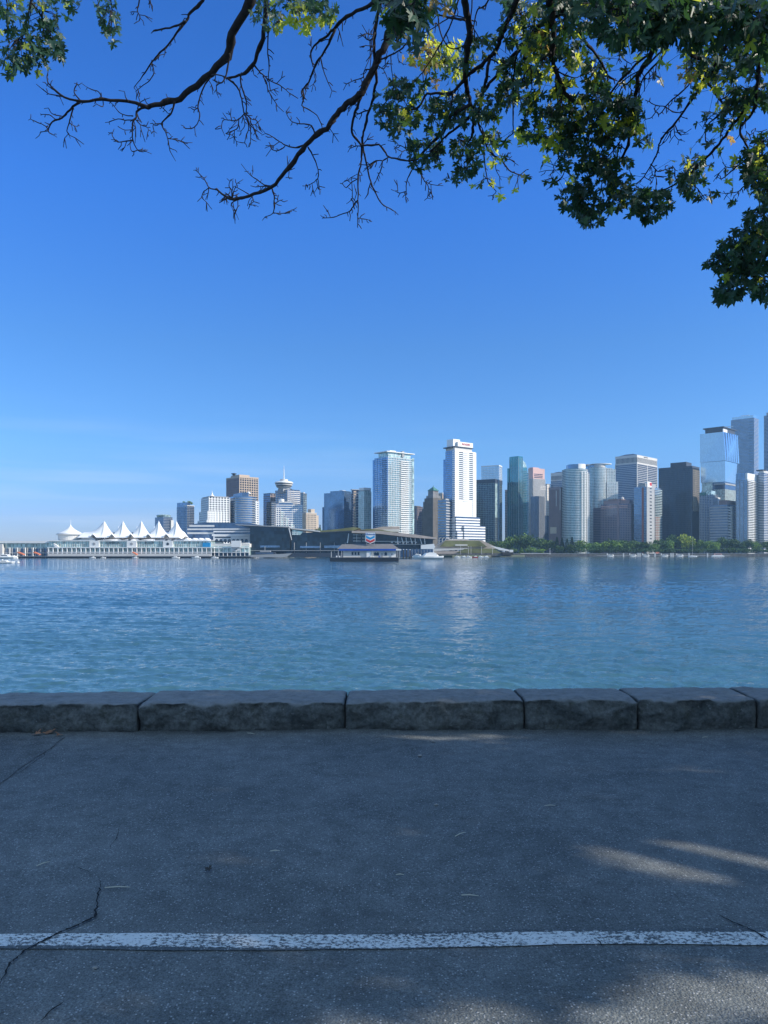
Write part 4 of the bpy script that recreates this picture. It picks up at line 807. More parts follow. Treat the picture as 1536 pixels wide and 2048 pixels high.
class Bld:
    def __init__(s, name, label, xl, xc, xr, D, th=45, cat='building', group='towers on the far shore'):
        th = 90 - th; D += 140 if xl > 940 else 0; s.D = D; s.th = R(th); kl = (xl - HX) / F; kr = (xr - HX) / F; kc = (xc - HX) / F
        if th < 89: th = max(th, math.degrees(math.atan(kr)) + 20); s.th = R(th)
        s.a = (kc - kl) * D / (math.cos(s.th) + kl * math.sin(s.th)) if th < 89 else 20
        s.b = (kr - kc) * D / (math.sin(s.th) - kr * math.cos(s.th))
        s.root = empty(name, (PX(xc, D), D, GZ), math.pi / 2 - s.th if th > 1 else 0)
        tag(s.root, label, cat, group); s.xc = xc
    def z(s, py): return PZ(py, s.D) - GZ
    def m(s, px): return px / F * s.D          # photo pixels to metres at this distance
    def u(s, px): return (px - s.xc) / F * s.D / math.cos(s.th) * -1   # along left face
    def v(s, px): return (px - s.xc) / F * s.D / math.sin(s.th)        # along right face
    def full(s): return rect(0, s.b, 0, s.a)
    def core(s, poly, z0, z1, mat, name='wall'):
        return MB().prism(poly, z0, z1).build(name, mat, s.root)
    def bands(s, poly, z0, z1, fh, h, out, mat, name='facade_strip', parent=None):  # raised slab bands marking the floors, all storeys in one mesh
        mb = MB(); P = offset(poly, out); z = z0
        while z < z1 - h * .5: mb.prism(P, z, min(z + h, z1)); z += fh
        return mb.build(name, mat, parent or s.root)
    def piers(s, poly, z0, z1, sp, w, out, mat, name='mullion', edges=None):
        mb = MB(); P = [Vector(p) for p in poly]; n = len(P)
        for i in range(n):
            if edges is not None and i not in edges: continue
            a, b = P[i], P[(i + 1) % n]; L = (b - a).length; d = (b - a) / L; nn = Vector((d.y, -d.x)); k = max(1, round(L / sp))
            for j in range(k + 1):
                c = a + d * (L * j / k)
                q = [c - d * w / 2 - nn * .1, c - d * w / 2 + nn * out, c + d * w / 2 + nn * out, c + d * w / 2 - nn * .1]
                mb.prism([tuple(x) for x in q][::-1] if False else [tuple(q[0]), tuple(q[1]), tuple(q[2]), tuple(q[3])], z0, z1)
        return mb.build(name, mat, s.root)
    def balconies(s, a, b, z0, z1, fh, depth, mat=None, gmat=None, fill=True, n=None):
        """separate balconies on the stretch a-b of a wall (outside = right-hand side of a->b)"""
        a = Vector(a); b = Vector(b); d = (b - a).normalized(); nn = Vector((d.y, -d.x)); z = z0; first = None
        mb = MB(); q = [a - nn * .2, a + nn * depth, b + nn * depth, b - nn * .2]
        mb.prism([tuple(x) for x in q], 0, .28); mb.cur = 1
        q2 = [a + nn * (depth - .1), a + nn * depth, b + nn * depth, b + nn * (depth - .1)]
        mb.prism([tuple(x) for x in q2], .3, 1.25)
        o = mb.build('balcony', [mat or WHITE, gmat or GL_GREEN], s.root); o.location.z = z; z += fh
        while z < z1:
            c = o.copy(); coll.objects.link(c); c.location.z = z; z += fh
    def text(s, txt, size, mat, at, face='R', name='lettering', ext=.2):
        cu = D_.curves.new(name, 'FONT'); cu.body = txt; cu.size = size; cu.extrude = ext; cu.align_x = 'CENTER'; cu.align_y = 'CENTER'
        tmp = D_.objects.new('tmp', cu); coll.objects.link(tmp); bpy.context.view_layer.update()
        me = D_.meshes.new_from_object(tmp.evaluated_get(bpy.context.evaluated_depsgraph_get())); D_.objects.remove(tmp)
        o = D_.objects.new(name, me); coll.objects.link(o); me.materials.clear(); me.materials.append(mat); o.parent = s.root
        o.rotation_euler = (R(90), 0, 0 if face == 'R' else R(-90)); o.location = at; return o

# ---------------------------------------------------------------- towers, left to right
b = Bld('round_tower', 'short dark glass tower with rounded roof rim behind the white sails', 310, 327, 345, 1650, 45)
p = [tuple(q) for q in offset(rect(0, b.b, 0, b.a), 0)]
b.core(b.full(), 0, b.z(1034), GL_NAVY); b.bands(b.full(), 4, b.z(1034), 3.4, .7, .3, GREY)
b.core(rect(b.b * .75, b.b * 1.05, -b.m(3), b.a * .4), 0, b.z(1040), OFFW, 'side_wing')
MB().lathe([(b.m(13), b.z(1034)), (b.m(14.5), b.z(1030)), (b.m(12), b.z(1028.5)), (b.m(11.5), b.z(1030))], 20, (b.b / 2, b.a / 2)).build('roof', GL_GREEN, b.root)

b = Bld('slim_tower', 'tall dark blue tower with a small garden of trees on its stepped roof', 354, 374, 388, 1500, 50)
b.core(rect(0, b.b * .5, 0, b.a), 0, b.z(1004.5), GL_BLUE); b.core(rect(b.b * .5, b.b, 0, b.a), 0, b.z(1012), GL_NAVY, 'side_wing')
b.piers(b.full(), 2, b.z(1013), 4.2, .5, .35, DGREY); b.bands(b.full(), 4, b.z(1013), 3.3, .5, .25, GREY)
b.core(rect(-.5, b.b * 1.06, -1, b.a * .3), b.z(1012), b.z(1010.6), OFFW, 'roof')

# hotel with the stepped curved white wing and the blue-glass wing
b = Bld('hotel', 'white stepped hotel with small windows and a little white sail on its roof', 403, 418, 459, 1120, 30)
H = b.z(992)
for i, (x0, y0, yt) in enumerate(((0, 0, 992), (-1, -1, 1022), (-1.5, -1.5, 1040))):
    ex = b.m((0, 5, 9)[i]); nm_ = ('wall', 'side_wing', 'side_wing')[i]
    P = rect(-ex * .5, b.b, -.01 * i, b.a + ex); zt = b.z(yt) - (1.5 if i == 0 else 0)
    b.core(P, 0, zt, GL_DARK, nm_); b.bands(P, 0, zt, 3.3, 1.35, .35 + .012 * i, WHITE); b.piers(P, 0, zt, 4.2, 1.5, .33 + .012 * i, WHITE, 'facade_strip')
b.core(rect(.8, b.b - .8, .8, b.a - 1), H - 1.5, H, GREY, 'penthouse')
mb = MB(); c = Vector((b.b * .18, 3, H))
prof = [(0, 0), (.2, 7.5), (.8, 4.4), (1.9, 2.2), (4.2, .6), (5.5, 0)]
mb.lathe([(4.6, 0), (3.0, .6), (1.6, 2.2), (.7, 4.4), (.15, 7.5), (.05, 9.5)], 12, (c.x, c.y)); o = mb.build('roof_sail', FABRIC, b.root, True); o.location.z = H

b = Bld('glass_tower', 'curved blue-grey glass tower directly in front of the brown tower', 455, 474, 516, 1130, 30)
P = arc(b.b * .5, b.b * .42, b.b * .55, b.b * .46, 180, 360, 16) + [(b.b * 1.05, b.a + 8), (-b.b * .05, b.a + 8)]
b.core(P, 0, b.z(992), GL_BLUE); b.bands(P, 3, b.z(992), 3.4, 1.0, .3, GREY); b.bands(P, 0, b.z(1046), 3.4, 1.4, .5, OFFW, 'podium_band')
P2 = rect(b.b * .88, b.b * 1.09, b.b * .15, b.a + 5); b.core(P2, 0, b.z(1000), GL_NAVY, 'side_wing'); b.bands(P2, 0, b.z(1000), 3.3, 1.9, .4, WHITE); b.piers(P2, 0, b.z(1000), 3.5, 1.2, .42, WHITE, 'facade_strip')
b.core(rect(b.b * .28, b.b * .6, 4, b.a), b.z(992), b.z(984), GL_NAVY, 'penthouse')
mb = MB(); mb.lathe([(3.2, 0), (2.8, 1.6), (1.5, 2.8), (.2, 3.4)], 14, (b.b * .64, 8)); o = mb.build('roof_dome', WHITE, b.root, True); o.location.z = b.z(986)

b = Bld('brown_tower', 'tall tan tower with dark ribbed side, square window grid and round roof hat', 453.5, 479, 516, 1350, 40)
b.core(b.full(), 0, b.z(955), GL_DARK)
P = b.full(); b.bands(P, 0, b.z(957), 4.2, 1.35, .45, TAN); b.piers(P, 0, b.z(955), 5.0, 1.3, .62, TAN, 'facade_strip', edges=(0,)); b.piers(P, 0, b.z(955), 2.2, .9, .9, MAUVE, 'facade_strip', edges=(3,))
b.core(offset(P, .8), b.z(955.5), b.z(952.5), TAN, 'cornice')
b.core(rect(b.b * .0 + 2, b.b * .6, 4, b.a * .75), b.z(952.5), b.z(948.5), TAN, 'penthouse')
MB().lathe([(b.m(3), b.z(948.5)), (b.m(3), b.z(947)), (b.m(5.5), b.z(946)), (b.m(5.5), b.z(944.8)), (b.m(2), b.z(944))], 16, (b.m(2), b.a * .5)).build('roof_hat', DGREY, b.root)

# saucer-topped lookout tower
b = Bld('lookout_tower', 'concrete office tower crowned by a flying-saucer lookout and a white mast', 551, 575, 600, 1420, 45, cat='tower')
b.core(rect(0, b.b, 0, b.a), 0, b.z(979), GL_NAVY); b.bands(rect(0, b.b, 0, b.a), 3, b.z(979), 3.6, 1.5, .4, OFFW); b.piers(b.full(), 0, b.z(979), 7, .8, .45, GREY, 'facade_strip')
cx_, cy_ = b.v(572) * .5 - b.m(2), b.a * .55
c0 = (b.b * .15, b.a * .45)
b.core(rect(c0[0] - 8, c0[0] + 8, c0[1] - 8, c0[1] + 8), b.z(985), b.z(976), GREY, 'shaft')
mS = b.m
for (rs, mat_, nm_) in (([(mS(8), 979), (mS(11), 975.5), (mS(14.5), 973.5), (mS(15), 972.5)], OFFW, 'saucer_hull'), ([(mS(15.2), 972.5), (mS(16), 970)], GL_DARK, 'saucer_window'),
                        ([(mS(16.6), 970), (mS(17.3), 967.6)], OFFW, 'saucer_ring'), ([(mS(17.0), 967.6), (mS(17.6), 965.8)], GL_DARK, 'saucer_window'),
                        ([(mS(18.3), 965.8), (mS(18.6), 963.8), (mS(16), 962), (mS(8), 961)], WHITE, 'saucer_rim'), ([(mS(8), 961.2), (mS(8), 957.4), (mS(3), 957)], OFFW, 'saucer_cap')):
    MB().lathe([(r_, b.z(y_)) for r_, y_ in rs], 32, c0).build(nm_, mat_, b.root)
MB().tube([(*c0, b.z(957)), (*c0, b.z(948)), (*c0, b.z(940)), (*c0, b.z(929))], [.9, .7, .45, .25], 8).build('mast', WHITE, b.root)
for k in range(8):
    zz = b.z(955 - k * 2.6); MB().box(c0[0] - .9, c0[0] + .9, c0[1] - .9, c0[1] + .9, zz, zz + .35).build('mast_platform', WHITE, b.root)

b = Bld('dark_block', 'plain dark office block left of the saucer-topped tower', 527, 541, 553, 1460, 45)
b.core(b.full(), 0, b.z(987), GL_NAVY); b.bands(b.full(), 0, b.z(989), 3.6, 1.3, .3, BROWN); b.piers(rect(0, b.b, 0, b.a), 0, b.z(987), 4, 1, .4, TAN, 'facade_strip', edges=(0,)); b.core(offset(b.full(), .4), b.z(987), b.z(986), DGREY, 'cornice')
b = Bld('green_glass_block', 'dim green-grey glass mid-rise tucked against the saucer tower', 533, 543, 553, 1380, 45)
b.core(b.full(), 0, b.z(1005), GL_DARK); b.bands(b.full(), 0, b.z(1005), 3.3, .8, .25, GREY); b.core(rect(1, b.b - 1, 1, b.a - 1), b.z(1005), b.z(1003), DGREY, 'penthouse')
b = Bld('banded_tower', 'banded tower with rooftop plant right behind the saucer-topped tower', 574, 578, 599, 1480, 35)
b.core(b.full(), 0, b.z(981), GL_NAVY); b.bands(b.full(), 0, b.z(981), 3.5, 1.3, .35, WHITE); b.piers(b.full(), 0, b.z(981), 5, .7, .4, WHITE, 'facade_strip')
for k, (u0, u1, yy) in enumerate(((.05, .3, 977), (.38, .55, 978.5), (.65, .98, 979))): b.core(rect(b.b * u0, b.b * u1, 1, b.a + 3), b.z(981), b.z(yy), DGREY, 'penthouse')
b = Bld('dark_slab', 'narrow dark slab tower at the right shoulder of the saucer tower', 597, 607, 613, 1520, 55)
b.core(b.full(), 0, b.z(986.5), GL_NAVY); b.piers(b.full(), 0, b.z(986.5), 4, .8, .4, GREY, 'facade_strip'); b.bands(rect(0, b.b, 0, b.a), 0, b.z(987), 3.6, .8, .5, GL_GREEN); b.core(rect(1, b.b * .6, 1, b.a - 1), b.z(986.5), b.z(984.5), OFFW, 'penthouse')
# white gridded building in front
b = Bld('waterfront_office', 'white gridded office with blue glass stepping down in front of the saucer tower', 551, 552.5, 604, 1180, 14)
P = rect(0, b.b, 0, 26)
b.core(P, 0, b.z(1009), GL_BLUE); b.bands(P, 0, b.z(1009), 3.35, 1.15, .4, WHITE); b.piers(rect(b.b * .62, b.b, 0, 26), 0, b.z(1009), 3.0, .5, .42, WHITE, 'facade_strip')
for i, (f0, f1, yt) in enumerate(((-.01, .16, 1016), (.16, .28, 1024), (.28, .36, 1031), (.36, .46, 1037), (.46, .56, 1043), (.56, .68, 1050))):
    Q = rect(b.b * f0, b.b * f1, -3 - .0 * i, 0); b.core(Q, 0, b.z(yt), GL_GREEN if i % 2 else GL_NAVY, 'step'); b.bands(Q, 0, b.z(yt), 3.35, 1.35, .3, WHITE); b.piers(Q, 0, b.z(yt), 3.3, 1.1, .32, WHITE, 'facade_strip')
b.core(rect(b.b * .1, b.b * .66, 4, 20), b.z(1009), b.z(1005), GL_BLUE, 'penthouse'); b.core(rect(b.b * .12, b.b * .6, 5, 18), b.z(1005), b.z(1002.5), OFFW, 'roof')
MB().lathe([(4.5, 0), (4.5, 4), (.3, 4.6)], 18, (b.b * .22, 9)).build('roof_drum', WHITE, b.root).location.z = b.z(1002.5)
# beige old blocks
b = Bld('brick_hotel', 'beige old brick block with narrow dark windows and a taller stair turret', 605, 612, 637, 1400, 35)
P = rect(0, b.b * .85, 0, b.a)
b.core(P, 0, b.z(1025.5), BEIGE); b.core(rect(b.b * .42, b.b * .72, 1, b.a), b.z(1025.5), b.z(1017.5), BEIGE, 'turret'); b.core(rect(b.b * .85, b.b * 1.02, .5, b.a), 0, b.z(1030), BEIGE, 'side_wing')
k = 0
for yy in range(1029, 1060, 4):
    mb = MB()
    for j in range(7):
        x = b.b * (.05 + j * .115); mb.box(x, x + 1.4, -.12, .4, b.z(yy + 2.2), b.z(yy))
    mb.build('window_pane', GL_DARK, b.root)
b.core(offset(P, .5), b.z(1026.2), b.z(1025), OFFW, 'cornice')

b = Bld('blue_glass_block', 'wide flat blue mirrored glass block with a darker banded side', 648, 688, 705, 1250, 62)
b.core(b.full(), 0, b.z(985), GL_BLUE); b.bands(rect(0.4, b.b, 0, 4), 0, b.z(985), 3.6, .5, .15, DGREY); b.core(rect(1, b.b * .9, 1, b.a * .7), b.z(985), b.z(981.2), GL_BLUE, 'penthouse'); b.core(rect(4, b.b * .5, 5, b.a * .3), b.z(981.2), b.z(979.8), OFFW, 'roof')
b.core(rect(-.6, b.b * .5, b.a, b.a + 3), 0, b.z(1013), GL_NAVY, 'side_wing')
b = Bld('balcony_tower', 'narrow dark tower with a terracotta strip and white balcony slabs', 703, 705, 722, 1240, 25)
b.core(b.full(), 0, b.z(980), GL_NAVY); b.core(rect(b.b * .12, b.b * .42, -.5, 0), 0, b.z(982), TAN, 'brick_strip')
b.balconies((-.2, -.5), (b.b * .95, -.5), 4, b.z(982), 4.4, 1.2, WHITE, GL_NAVY); b.core(rect(-2, b.b, -2, b.a), b.z(980), b.z(978.8), GREY, 'roof')
b = Bld('white_cap_tower', 'pale green glass residential tower with a white octagonal cap, left of the big flat-roofed tower', 720, 728, 745, 1200, 38)
W = b.m(25); P = [(0, 0), (b.b * .8, 0), (b.b, b.b * .2), (b.b, b.a + 4), (0, b.a + 4)]
b.core(P, 0, b.z(982), GL_GREEN); b.bands(P, 0, b.z(990), 3.1, .55, .25, OFFW); b.piers(P, 0, b.z(982), 3.2, .35, .3, OFFW, edges=(0, 1, 4))
Q = [(1, 1), (b.b * .75, 1), (b.b * .92, b.b * .2), (b.b * .92, b.a + 2), (1, b.a + 2)]
b.core(Q, b.z(982), b.z(980), GREY, 'penthouse'); b.core(offset(Q, .8), b.z(980), b.z(975), WHITE, 'roof')

# big flat-roofed tower
b = Bld('flat_roofed_tower', 'broad tall glass residential tower with stacked white balconies and a thin overhanging flat roof', 750, 776, 827.5, 1150, 40)
P = b.full(); zt = b.z(913)
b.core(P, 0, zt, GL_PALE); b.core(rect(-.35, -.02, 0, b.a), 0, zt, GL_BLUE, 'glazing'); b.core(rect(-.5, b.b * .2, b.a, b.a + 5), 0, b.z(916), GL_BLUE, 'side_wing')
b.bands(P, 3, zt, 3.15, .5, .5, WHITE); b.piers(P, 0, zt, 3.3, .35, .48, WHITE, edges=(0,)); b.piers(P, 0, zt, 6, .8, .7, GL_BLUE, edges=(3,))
b.balconies((b.b * .46, -.5), (b.b * .78, -.5), 30, b.z(918), 3.15, 1.7, WHITE, OFFW)
b.balconies((-.4, b.a * .42), (-.4, b.a * .12), 30, b.z(918), 3.15, 1.5, GREY, GL_NAVY)
b.core(rect(b.b * .93, b.b, -.9, 0), 0, b.z(911), GL_GREEN, 'corner_bay')
Q = rect(2, b.b * .9, 2, b.a * .8); b.core(Q, zt, b.z(903.5), GL_GREEN, 'penthouse'); b.bands(Q, zt, b.z(904), 3.4, .5, .3, WHITE)
b.core(rect(-3.5, b.b * 1.02, -1.5, b.a * .9 + 2), b.z(903.5), b.z(902), WHITE, 'roof'); b.core(rect(b.b * .08, b.b * .3, 0.5, 6), b.z(902), b.z(900), WHITE, 'roof_box')
b.core(rect(b.b * .55, b.b * .63, 0.2, 4), b.z(911), b.z(899), GREY, 'chimney')

b = Bld('dark_midrise', 'small dark mid-rise squeezed between the flat-roofed tower and the stepped stone tower', 826, 834, 845, 1500, 45)
b.core(b.full(), 0, b.z(1013), GL_NAVY); b.piers(b.full(), 0, b.z(1013), 4, 1.2, .4, BROWN, 'facade_strip'); b.bands(b.full(), 0, b.z(1013), 3.8, 1.1, .3, STONE); b.core(rect(.5, b.b * .8, 2, b.a), b.z(1013), b.z(1011.5), STONE, 'roof')

# stepped art-deco tower
b = Bld('stone_deco_tower', 'dark stepped stone tower with a pointed green copper roof', 845, 866, 888, 1380, 45)
c = (b.b * .5, b.a * .5)
for i, (s_, yt) in enumerate(((1.0, 1017), (.9, 1003), (.78, 996), (.62, 991), (.44, 980))):
    P = rect(c[0] - b.b * s_ / 2, c[0] + b.b * s_ / 2, c[1] - b.a * s_ / 2, c[1] + b.a * s_ / 2)
    b.core(P, 0 if i == 0 else b.z((1017, 1003, 996, 991)[i - 1]), b.z(yt), STONE, 'wall' if i == 0 else 'tier'); b.piers(P, 0 if i == 0 else b.z((1017, 1003, 996, 991)[i - 1]), b.z(yt) + .8, 3.2, 1.3, .5, GREY if i > 2 else STONE, 'facade_strip')
MB().prism(rect(c[0] - 8, c[0] + 8, c[1] - 8, c[1] + 8), b.z(980), b.z(972), rect(c[0] - .8, c[0] + .8, c[1] - .8, c[1] + .8)).build('roof', COPPER, b.root)
MB().tube([(*c, b.z(972.2)), (*c, b.z(969))], [.8, .2], 6).build('finial', COPPER, b.root)
b = Bld('rear_block', 'bit of a pale block peeping out right of the green copper roof', 876, 885, 892, 1600, 50)
b.core(b.full(), 0, b.z(988), TAN); b.core(offset(b.full(), .6), b.z(988), b.z(985), OFFW, 'roof')

# tall white tower with the red sign
b = Bld('white_sign_tower', 'tallest white tower with red lettering on its crown and a stepped white podium', 891, 909.5, 951, 1200, 38)
P = rect(0, b.b, 0, b.a); zt = b.z(900)
b.core(P, 0, zt, GL_BLUE); b.core(rect(0.2, b.b - .4, -.25, 0), 0, zt, WHITE, 'front_wall')
b.bands(rect(.1, b.b - .2, -.3, 5), 0, zt, 3.2, 1.9, .45, WHITE); b.core(rect(b.b * .86, b.b + .6, -1.2, b.a * .5), 0, b.z(901), WHITE, 'corner_bay')
b.bands(rect(0, 4, 0, b.a), 0, zt, 3.2, .7, .3, GREY)
for side, (f0, f1) in enumerate(((.20, .38), (.66, .84))):
    mb = MB(); z = b.z(1000)
    while z < zt - 3: mb.box(b.b * f0, b.b * f1, -.9, .2, z + 1.9, z + 3.1); z += 3.2
    mb.build('window_recess', GL_DARK, b.root)
b.balconies((b.b * .38, -.5), (b.b * .66, -.5), b.z(1002), zt - 2, 3.2, 1.0, WHITE, WHITE)
b.core(rect(0.3, b.b * .5, b.a * .5, b.a + b.m(7)), 0, b.z(916), GL_BLUE, 'side_wing')
b.core(rect(.6, b.b * .84, .6, b.a), zt, b.z(893.5), OFFW, 'penthouse'); b.core(rect(-1.5, b.b * .86, -1.5, b.a * .6), b.z(893.5), b.z(892), DGREY, 'roof')
b.core(rect(b.b * .12, b.b * .84, -1.6, 2), b.z(892), b.z(882.5), WHITE, 'sign_panel'); b.core(rect(-1, b.b * .3, 2.5, b.a * .8), b.z(892), b.z(877.5), WHITE, 'roof_fin')
b.core(rect(-5, 3, b.a * .2, b.a), b.z(895), b.z(893), DGREY, 'canopy')
b.text('ROGERS', 4.6, RED, (b.b * .5, -1.85, b.z(887)))
for i, (x0, x1, yt, dy) in enumerate(((0, 1.14, 1033, -3), (b.m(11) / b.b * 1.6, 1.32, 1051, -7), (.02, .30, 1062, -5))):
    Q = rect(b.b * x0, b.b * x1, dy, b.a * .6); b.core(Q, 0, b.z(yt), GL_NAVY, 'podium'); b.bands(Q, 0, b.z(yt), 4.3, 2.3, .4 + .01 * i, WHITE)
b2 = Bld('banded_wing', 'low wing of pale and dark horizontal bands left of the tall white tower', 876, 892, 905, 1190, 60)
b2.core(b2.full(), 0, b2.z(1000), GL_BLUE); b2.bands(b2.full(), 0, b2.z(1000), 4.3, 1.9, .4, GREY); b2.core(rect(1, b2.b * .7, 1, b2.a * .5), b2.z(1000), b2.z(997), GREY, 'penthouse')

b = Bld('curved_glass_tower', 'glass tower with a bright rounded right edge behind the dark green block', 963, 998, 1016, 1500, 62)
P = [(0, b.a), (0, 0)] + [(x, y) for x, y in arc(0, b.b * .5, b.b, b.b * .5, 270, 360, 8)][1:] + [(b.b, b.a)]
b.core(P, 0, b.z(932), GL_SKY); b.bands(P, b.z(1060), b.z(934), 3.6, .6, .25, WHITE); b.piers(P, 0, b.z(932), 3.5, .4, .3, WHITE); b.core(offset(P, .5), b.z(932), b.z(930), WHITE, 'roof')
b = Bld('pink_strip_tower', 'sliver of beige tower between the curved glass tower and the teal tower', 1010, 1013, 1019, 1540, 40)
b.core(b.full(), 0, b.z(981), TAN); b.bands(b.full(), 0, b.z(981), 3.6, 1, .3, GL_DARK, 'glazing'); b.core(offset(b.full(), .4), b.z(981), b.z(979.5), PINK, 'roof')
b = Bld('dark_green_tower', 'dark green-grey glass tower with a sunlit edge right of the white tower', 951, 990, 1004, 1320, 66)
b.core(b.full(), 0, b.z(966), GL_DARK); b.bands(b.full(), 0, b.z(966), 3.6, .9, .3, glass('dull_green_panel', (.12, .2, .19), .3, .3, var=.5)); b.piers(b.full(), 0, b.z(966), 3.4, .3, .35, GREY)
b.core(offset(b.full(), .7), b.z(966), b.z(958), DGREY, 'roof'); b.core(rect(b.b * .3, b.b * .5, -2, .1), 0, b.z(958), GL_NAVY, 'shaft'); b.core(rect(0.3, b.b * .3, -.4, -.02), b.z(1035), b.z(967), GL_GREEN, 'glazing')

b = Bld('teal_tower', 'tall teal glass tower with a curved shoulder and dark balconies', 1019, 1037, 1058, 1350, 45)
b.core(rect(0, b.b * .4, 0, b.a), 0, b.z(912), GL_TEAL); b.bands(rect(0, b.b * .4, 0, b.a), 0, b.z(932), 3.3, .5, .25, GL_BLUE); b.piers(rect(0, b.b * .4, 0, b.a), 0, b.z(915), 5, .4, .4, GREY)
b.core(rect(b.b * .1, b.b * .85, 1, b.a), 0, b.z(933), GL_TEAL, 'side_wing'); b.core(rect(-2, 0, b.a, b.a + 4), 0, b.z(935), GL_TEAL, 'side_wing')
prof = [(b.b * .1 + (b.b * .72) * math.sin(R(a_)), b.z(933) + (b.z(917) - b.z(933)) * math.cos(R(a_))) for a_ in range(0, 91, 10)]
mb = MB(); n_ = len(prof)
mb.v = [(x, 1.2, z) for x, z in prof] + [(b.b * .1, 1.2, b.z(933))] + [(x, b.a - 1, z) for x, z in prof] + [(b.b * .1, b.a - 1, b.z(933))]; k_ = n_ + 1
mb.f = [tuple(range(k_))[::-1], tuple(range(k_, 2 * k_))] + [(i, (i + 1) % k_, k_ + (i + 1) % k_, k_ + i) for i in range(k_)]; mb.m = [0] * len(mb.f)
mb.build('curved_roof', GL_GREEN, b.root)
b.balconies((b.b * .4, .8), (b.b * .99, .8), 20, b.z(938), 3.3, 1.5, GREY, GL_TEAL)
b.core(rect(b.b * .85, b.b, 1.2, b.a), 0, b.z(944), GL_NAVY, 'corner_bay')

b = Bld('pink_tower', 'ribbed cream tower with a pink crown behind the teal tower', 1056, 1066, 1090, 1500, 35)
b.core(b.full(), 0, b.z(957), GL_NAVY); b.piers(b.full(), 0, b.z(957), 3.1, 1.4, .7, OFFW, 'facade_strip'); b.core(rect(.3, b.b - .6, .3, b.a), b.z(957), b.z(936), PINK, 'crown_storey'); b.core(rect(3, b.b * .6, 3, b.a), b.z(936), b.z(934), PINK, 'penthouse')
b.bands(rect(b.b * .1, b.b * .8, .2, 3), b.z(955), b.z(947), 3.5, 1.6, .25, GL_DARK, 'glazing')
b.core(rect(b.b, b.b * 1.06, 1, b.a), 0, b.z(958), OFFW, 'side_wing'); b.bands(rect(b.b * .6, b.b * 1.05, -.5, 2), b.z(978), b.z(970), 3.4, 1.2, .3, OFFW, 'band_course')
b = Bld('dark_backdrop_tower', 'dark tower shoulder between the cream ribbed tower and the purple-brown slab', 1062, 1078, 1100, 1420, 50)
b.core(rect(0, b.b * .5, 0, b.a), 0, b.z(992), GL_NAVY); b.core(rect(b.b * .5, b.b, 0, b.a * .9), 0, b.z(1030), GL_NAVY, 'side_wing'); b.piers(rect(0, b.b * .5, 0, b.a), 0, b.z(992), 3, .8, .5, GREY, 'facade_strip')
b = Bld('far_cream_block', 'small cream block top showing between the pink-crowned tower and the purple slab', 1088, 1094, 1101, 1600, 45)
b.core(b.full(), 0, b.z(969), OFFW); b.bands(b.full(), b.z(1040), b.z(972), 3.8, 1, .2, TAN); b.core(offset(b.full(), .5), b.z(969), b.z(967.5), GREY, 'roof')

b = Bld('arched_crown_tower', 'grey banded tower with a ribbed pale crown behind the purple-brown slab', 1102, 1126, 1140, 1600, 62)
def crown_tower(b, ytop, yrib0, yrib1, body, hip):
    zt = b.z(yrib1); b.core(b.full(), 0, zt, body); b.bands(b.full(), 0, zt - 1, 3.9, 1.7, .5, GREY)
    b.core(rect(.8, b.b - .8, .8, b.a - .8), zt, b.z(yrib0), GL_DARK, 'glazing'); b.piers(rect(.3, b.b - .3, .3, b.a - .3), zt, b.z(yrib0), 2.9, 1.1, .4, OFFW, 'facade_strip')
    b.core(offset(b.full(), .3), zt - 2.5, zt, OFFW, 'band_course'); b.core(offset(b.full(), .35), b.z(yrib0), b.z(ytop), OFFW, 'crown_wall')
    q = offset(b.full(), -b.m(3)); q2 = offset(b.full(), -min(b.a, b.b) * .32)
    MB().prism(q, b.z(ytop), b.z(ytop - hip), q2).build('roof', DGREY, b.root)
crown_tower(b, 945, 951, 959, GL_NAVY, 2.5)
b = Bld('purple_slab', 'purple-brown slab building with two thin pale vertical strips', 1098, 1121, 1131, 1330, 65)
b.core(b.full(), 0, b.z(979), BROWN); b.piers(b.full(), 3, b.z(979), 2.6, .5, .4, MAUVE, 'facade_strip'); b.core(offset(b.full(), .6), b.z(979), b.z(974), MAUVE, 'cornice')
b.core(rect(-.7, 0, b.a * .33, b.a * .38), b.z(1012), b.z(981), OFFW, 'light_strip'); b.core(rect(-.7, 0, b.a * .0, b.a * .05), b.z(1020), b.z(977), OFFW, 'light_strip'); b.core(rect(-.5, 0, b.a * .34, b.a * .9), b.z(1067), b.z(1054), BEIGE, 'lobby_screen')
b.core(rect(b.b * .4, b.b + .5, -1, 2), 0, b.z(1022), GL_NAVY, 'side_wing')

# two curved residential towers
b = Bld('curved_white_tower', 'curved residential tower in front with a rounded white top and sunlit balconies', 1133, 1157, 1181, 1300, 0.0)
b.a = 28; W = b.m(24)
P = arc(-1, 16, W * .98, 17, 180, 360, 26) + [(W * .98 - 1, 34), (-W * .98 - 1, 34)]
b.core(P, 0, b.z(937), GL_PALE); b.bands(P, 3, b.z(937), 3.15, .8, .35, WHITE); b.piers(P, 0, b.z(937), 3.2, .3, .3, GREY)
Q = arc(0, 17, W * .72, 13, 180, 360, 20) + [(W * .72, 30), (-W * .72, 30)]; b.core(Q, b.z(937), b.z(927.5), GL_BLUE, 'penthouse')
Q2 = arc(1, 16.5, W * .72, 13.6, 268, 352, 12) + [(2, 16)]; b.core(Q2, b.z(939), b.z(927), WHITE, 'roof_screen')
pts_ = arc(-1, 16, W * .98, 17, 285, 352, 8)
for i in (0, 2, 4, 6): b.balconies(pts_[i], pts_[i + 1], 14, b.z(942), 3.15, 1.8, WHITE, WHITE)
b.core(rect(W * .72, W * 1.0, 8, 30), 0, b.z(946), OFFW, 'side_wing'); b.bands(rect(W * .72, W * 1.0, 8, 30), 0, b.z(946), 3.15, 1.2, .4, WHITE)
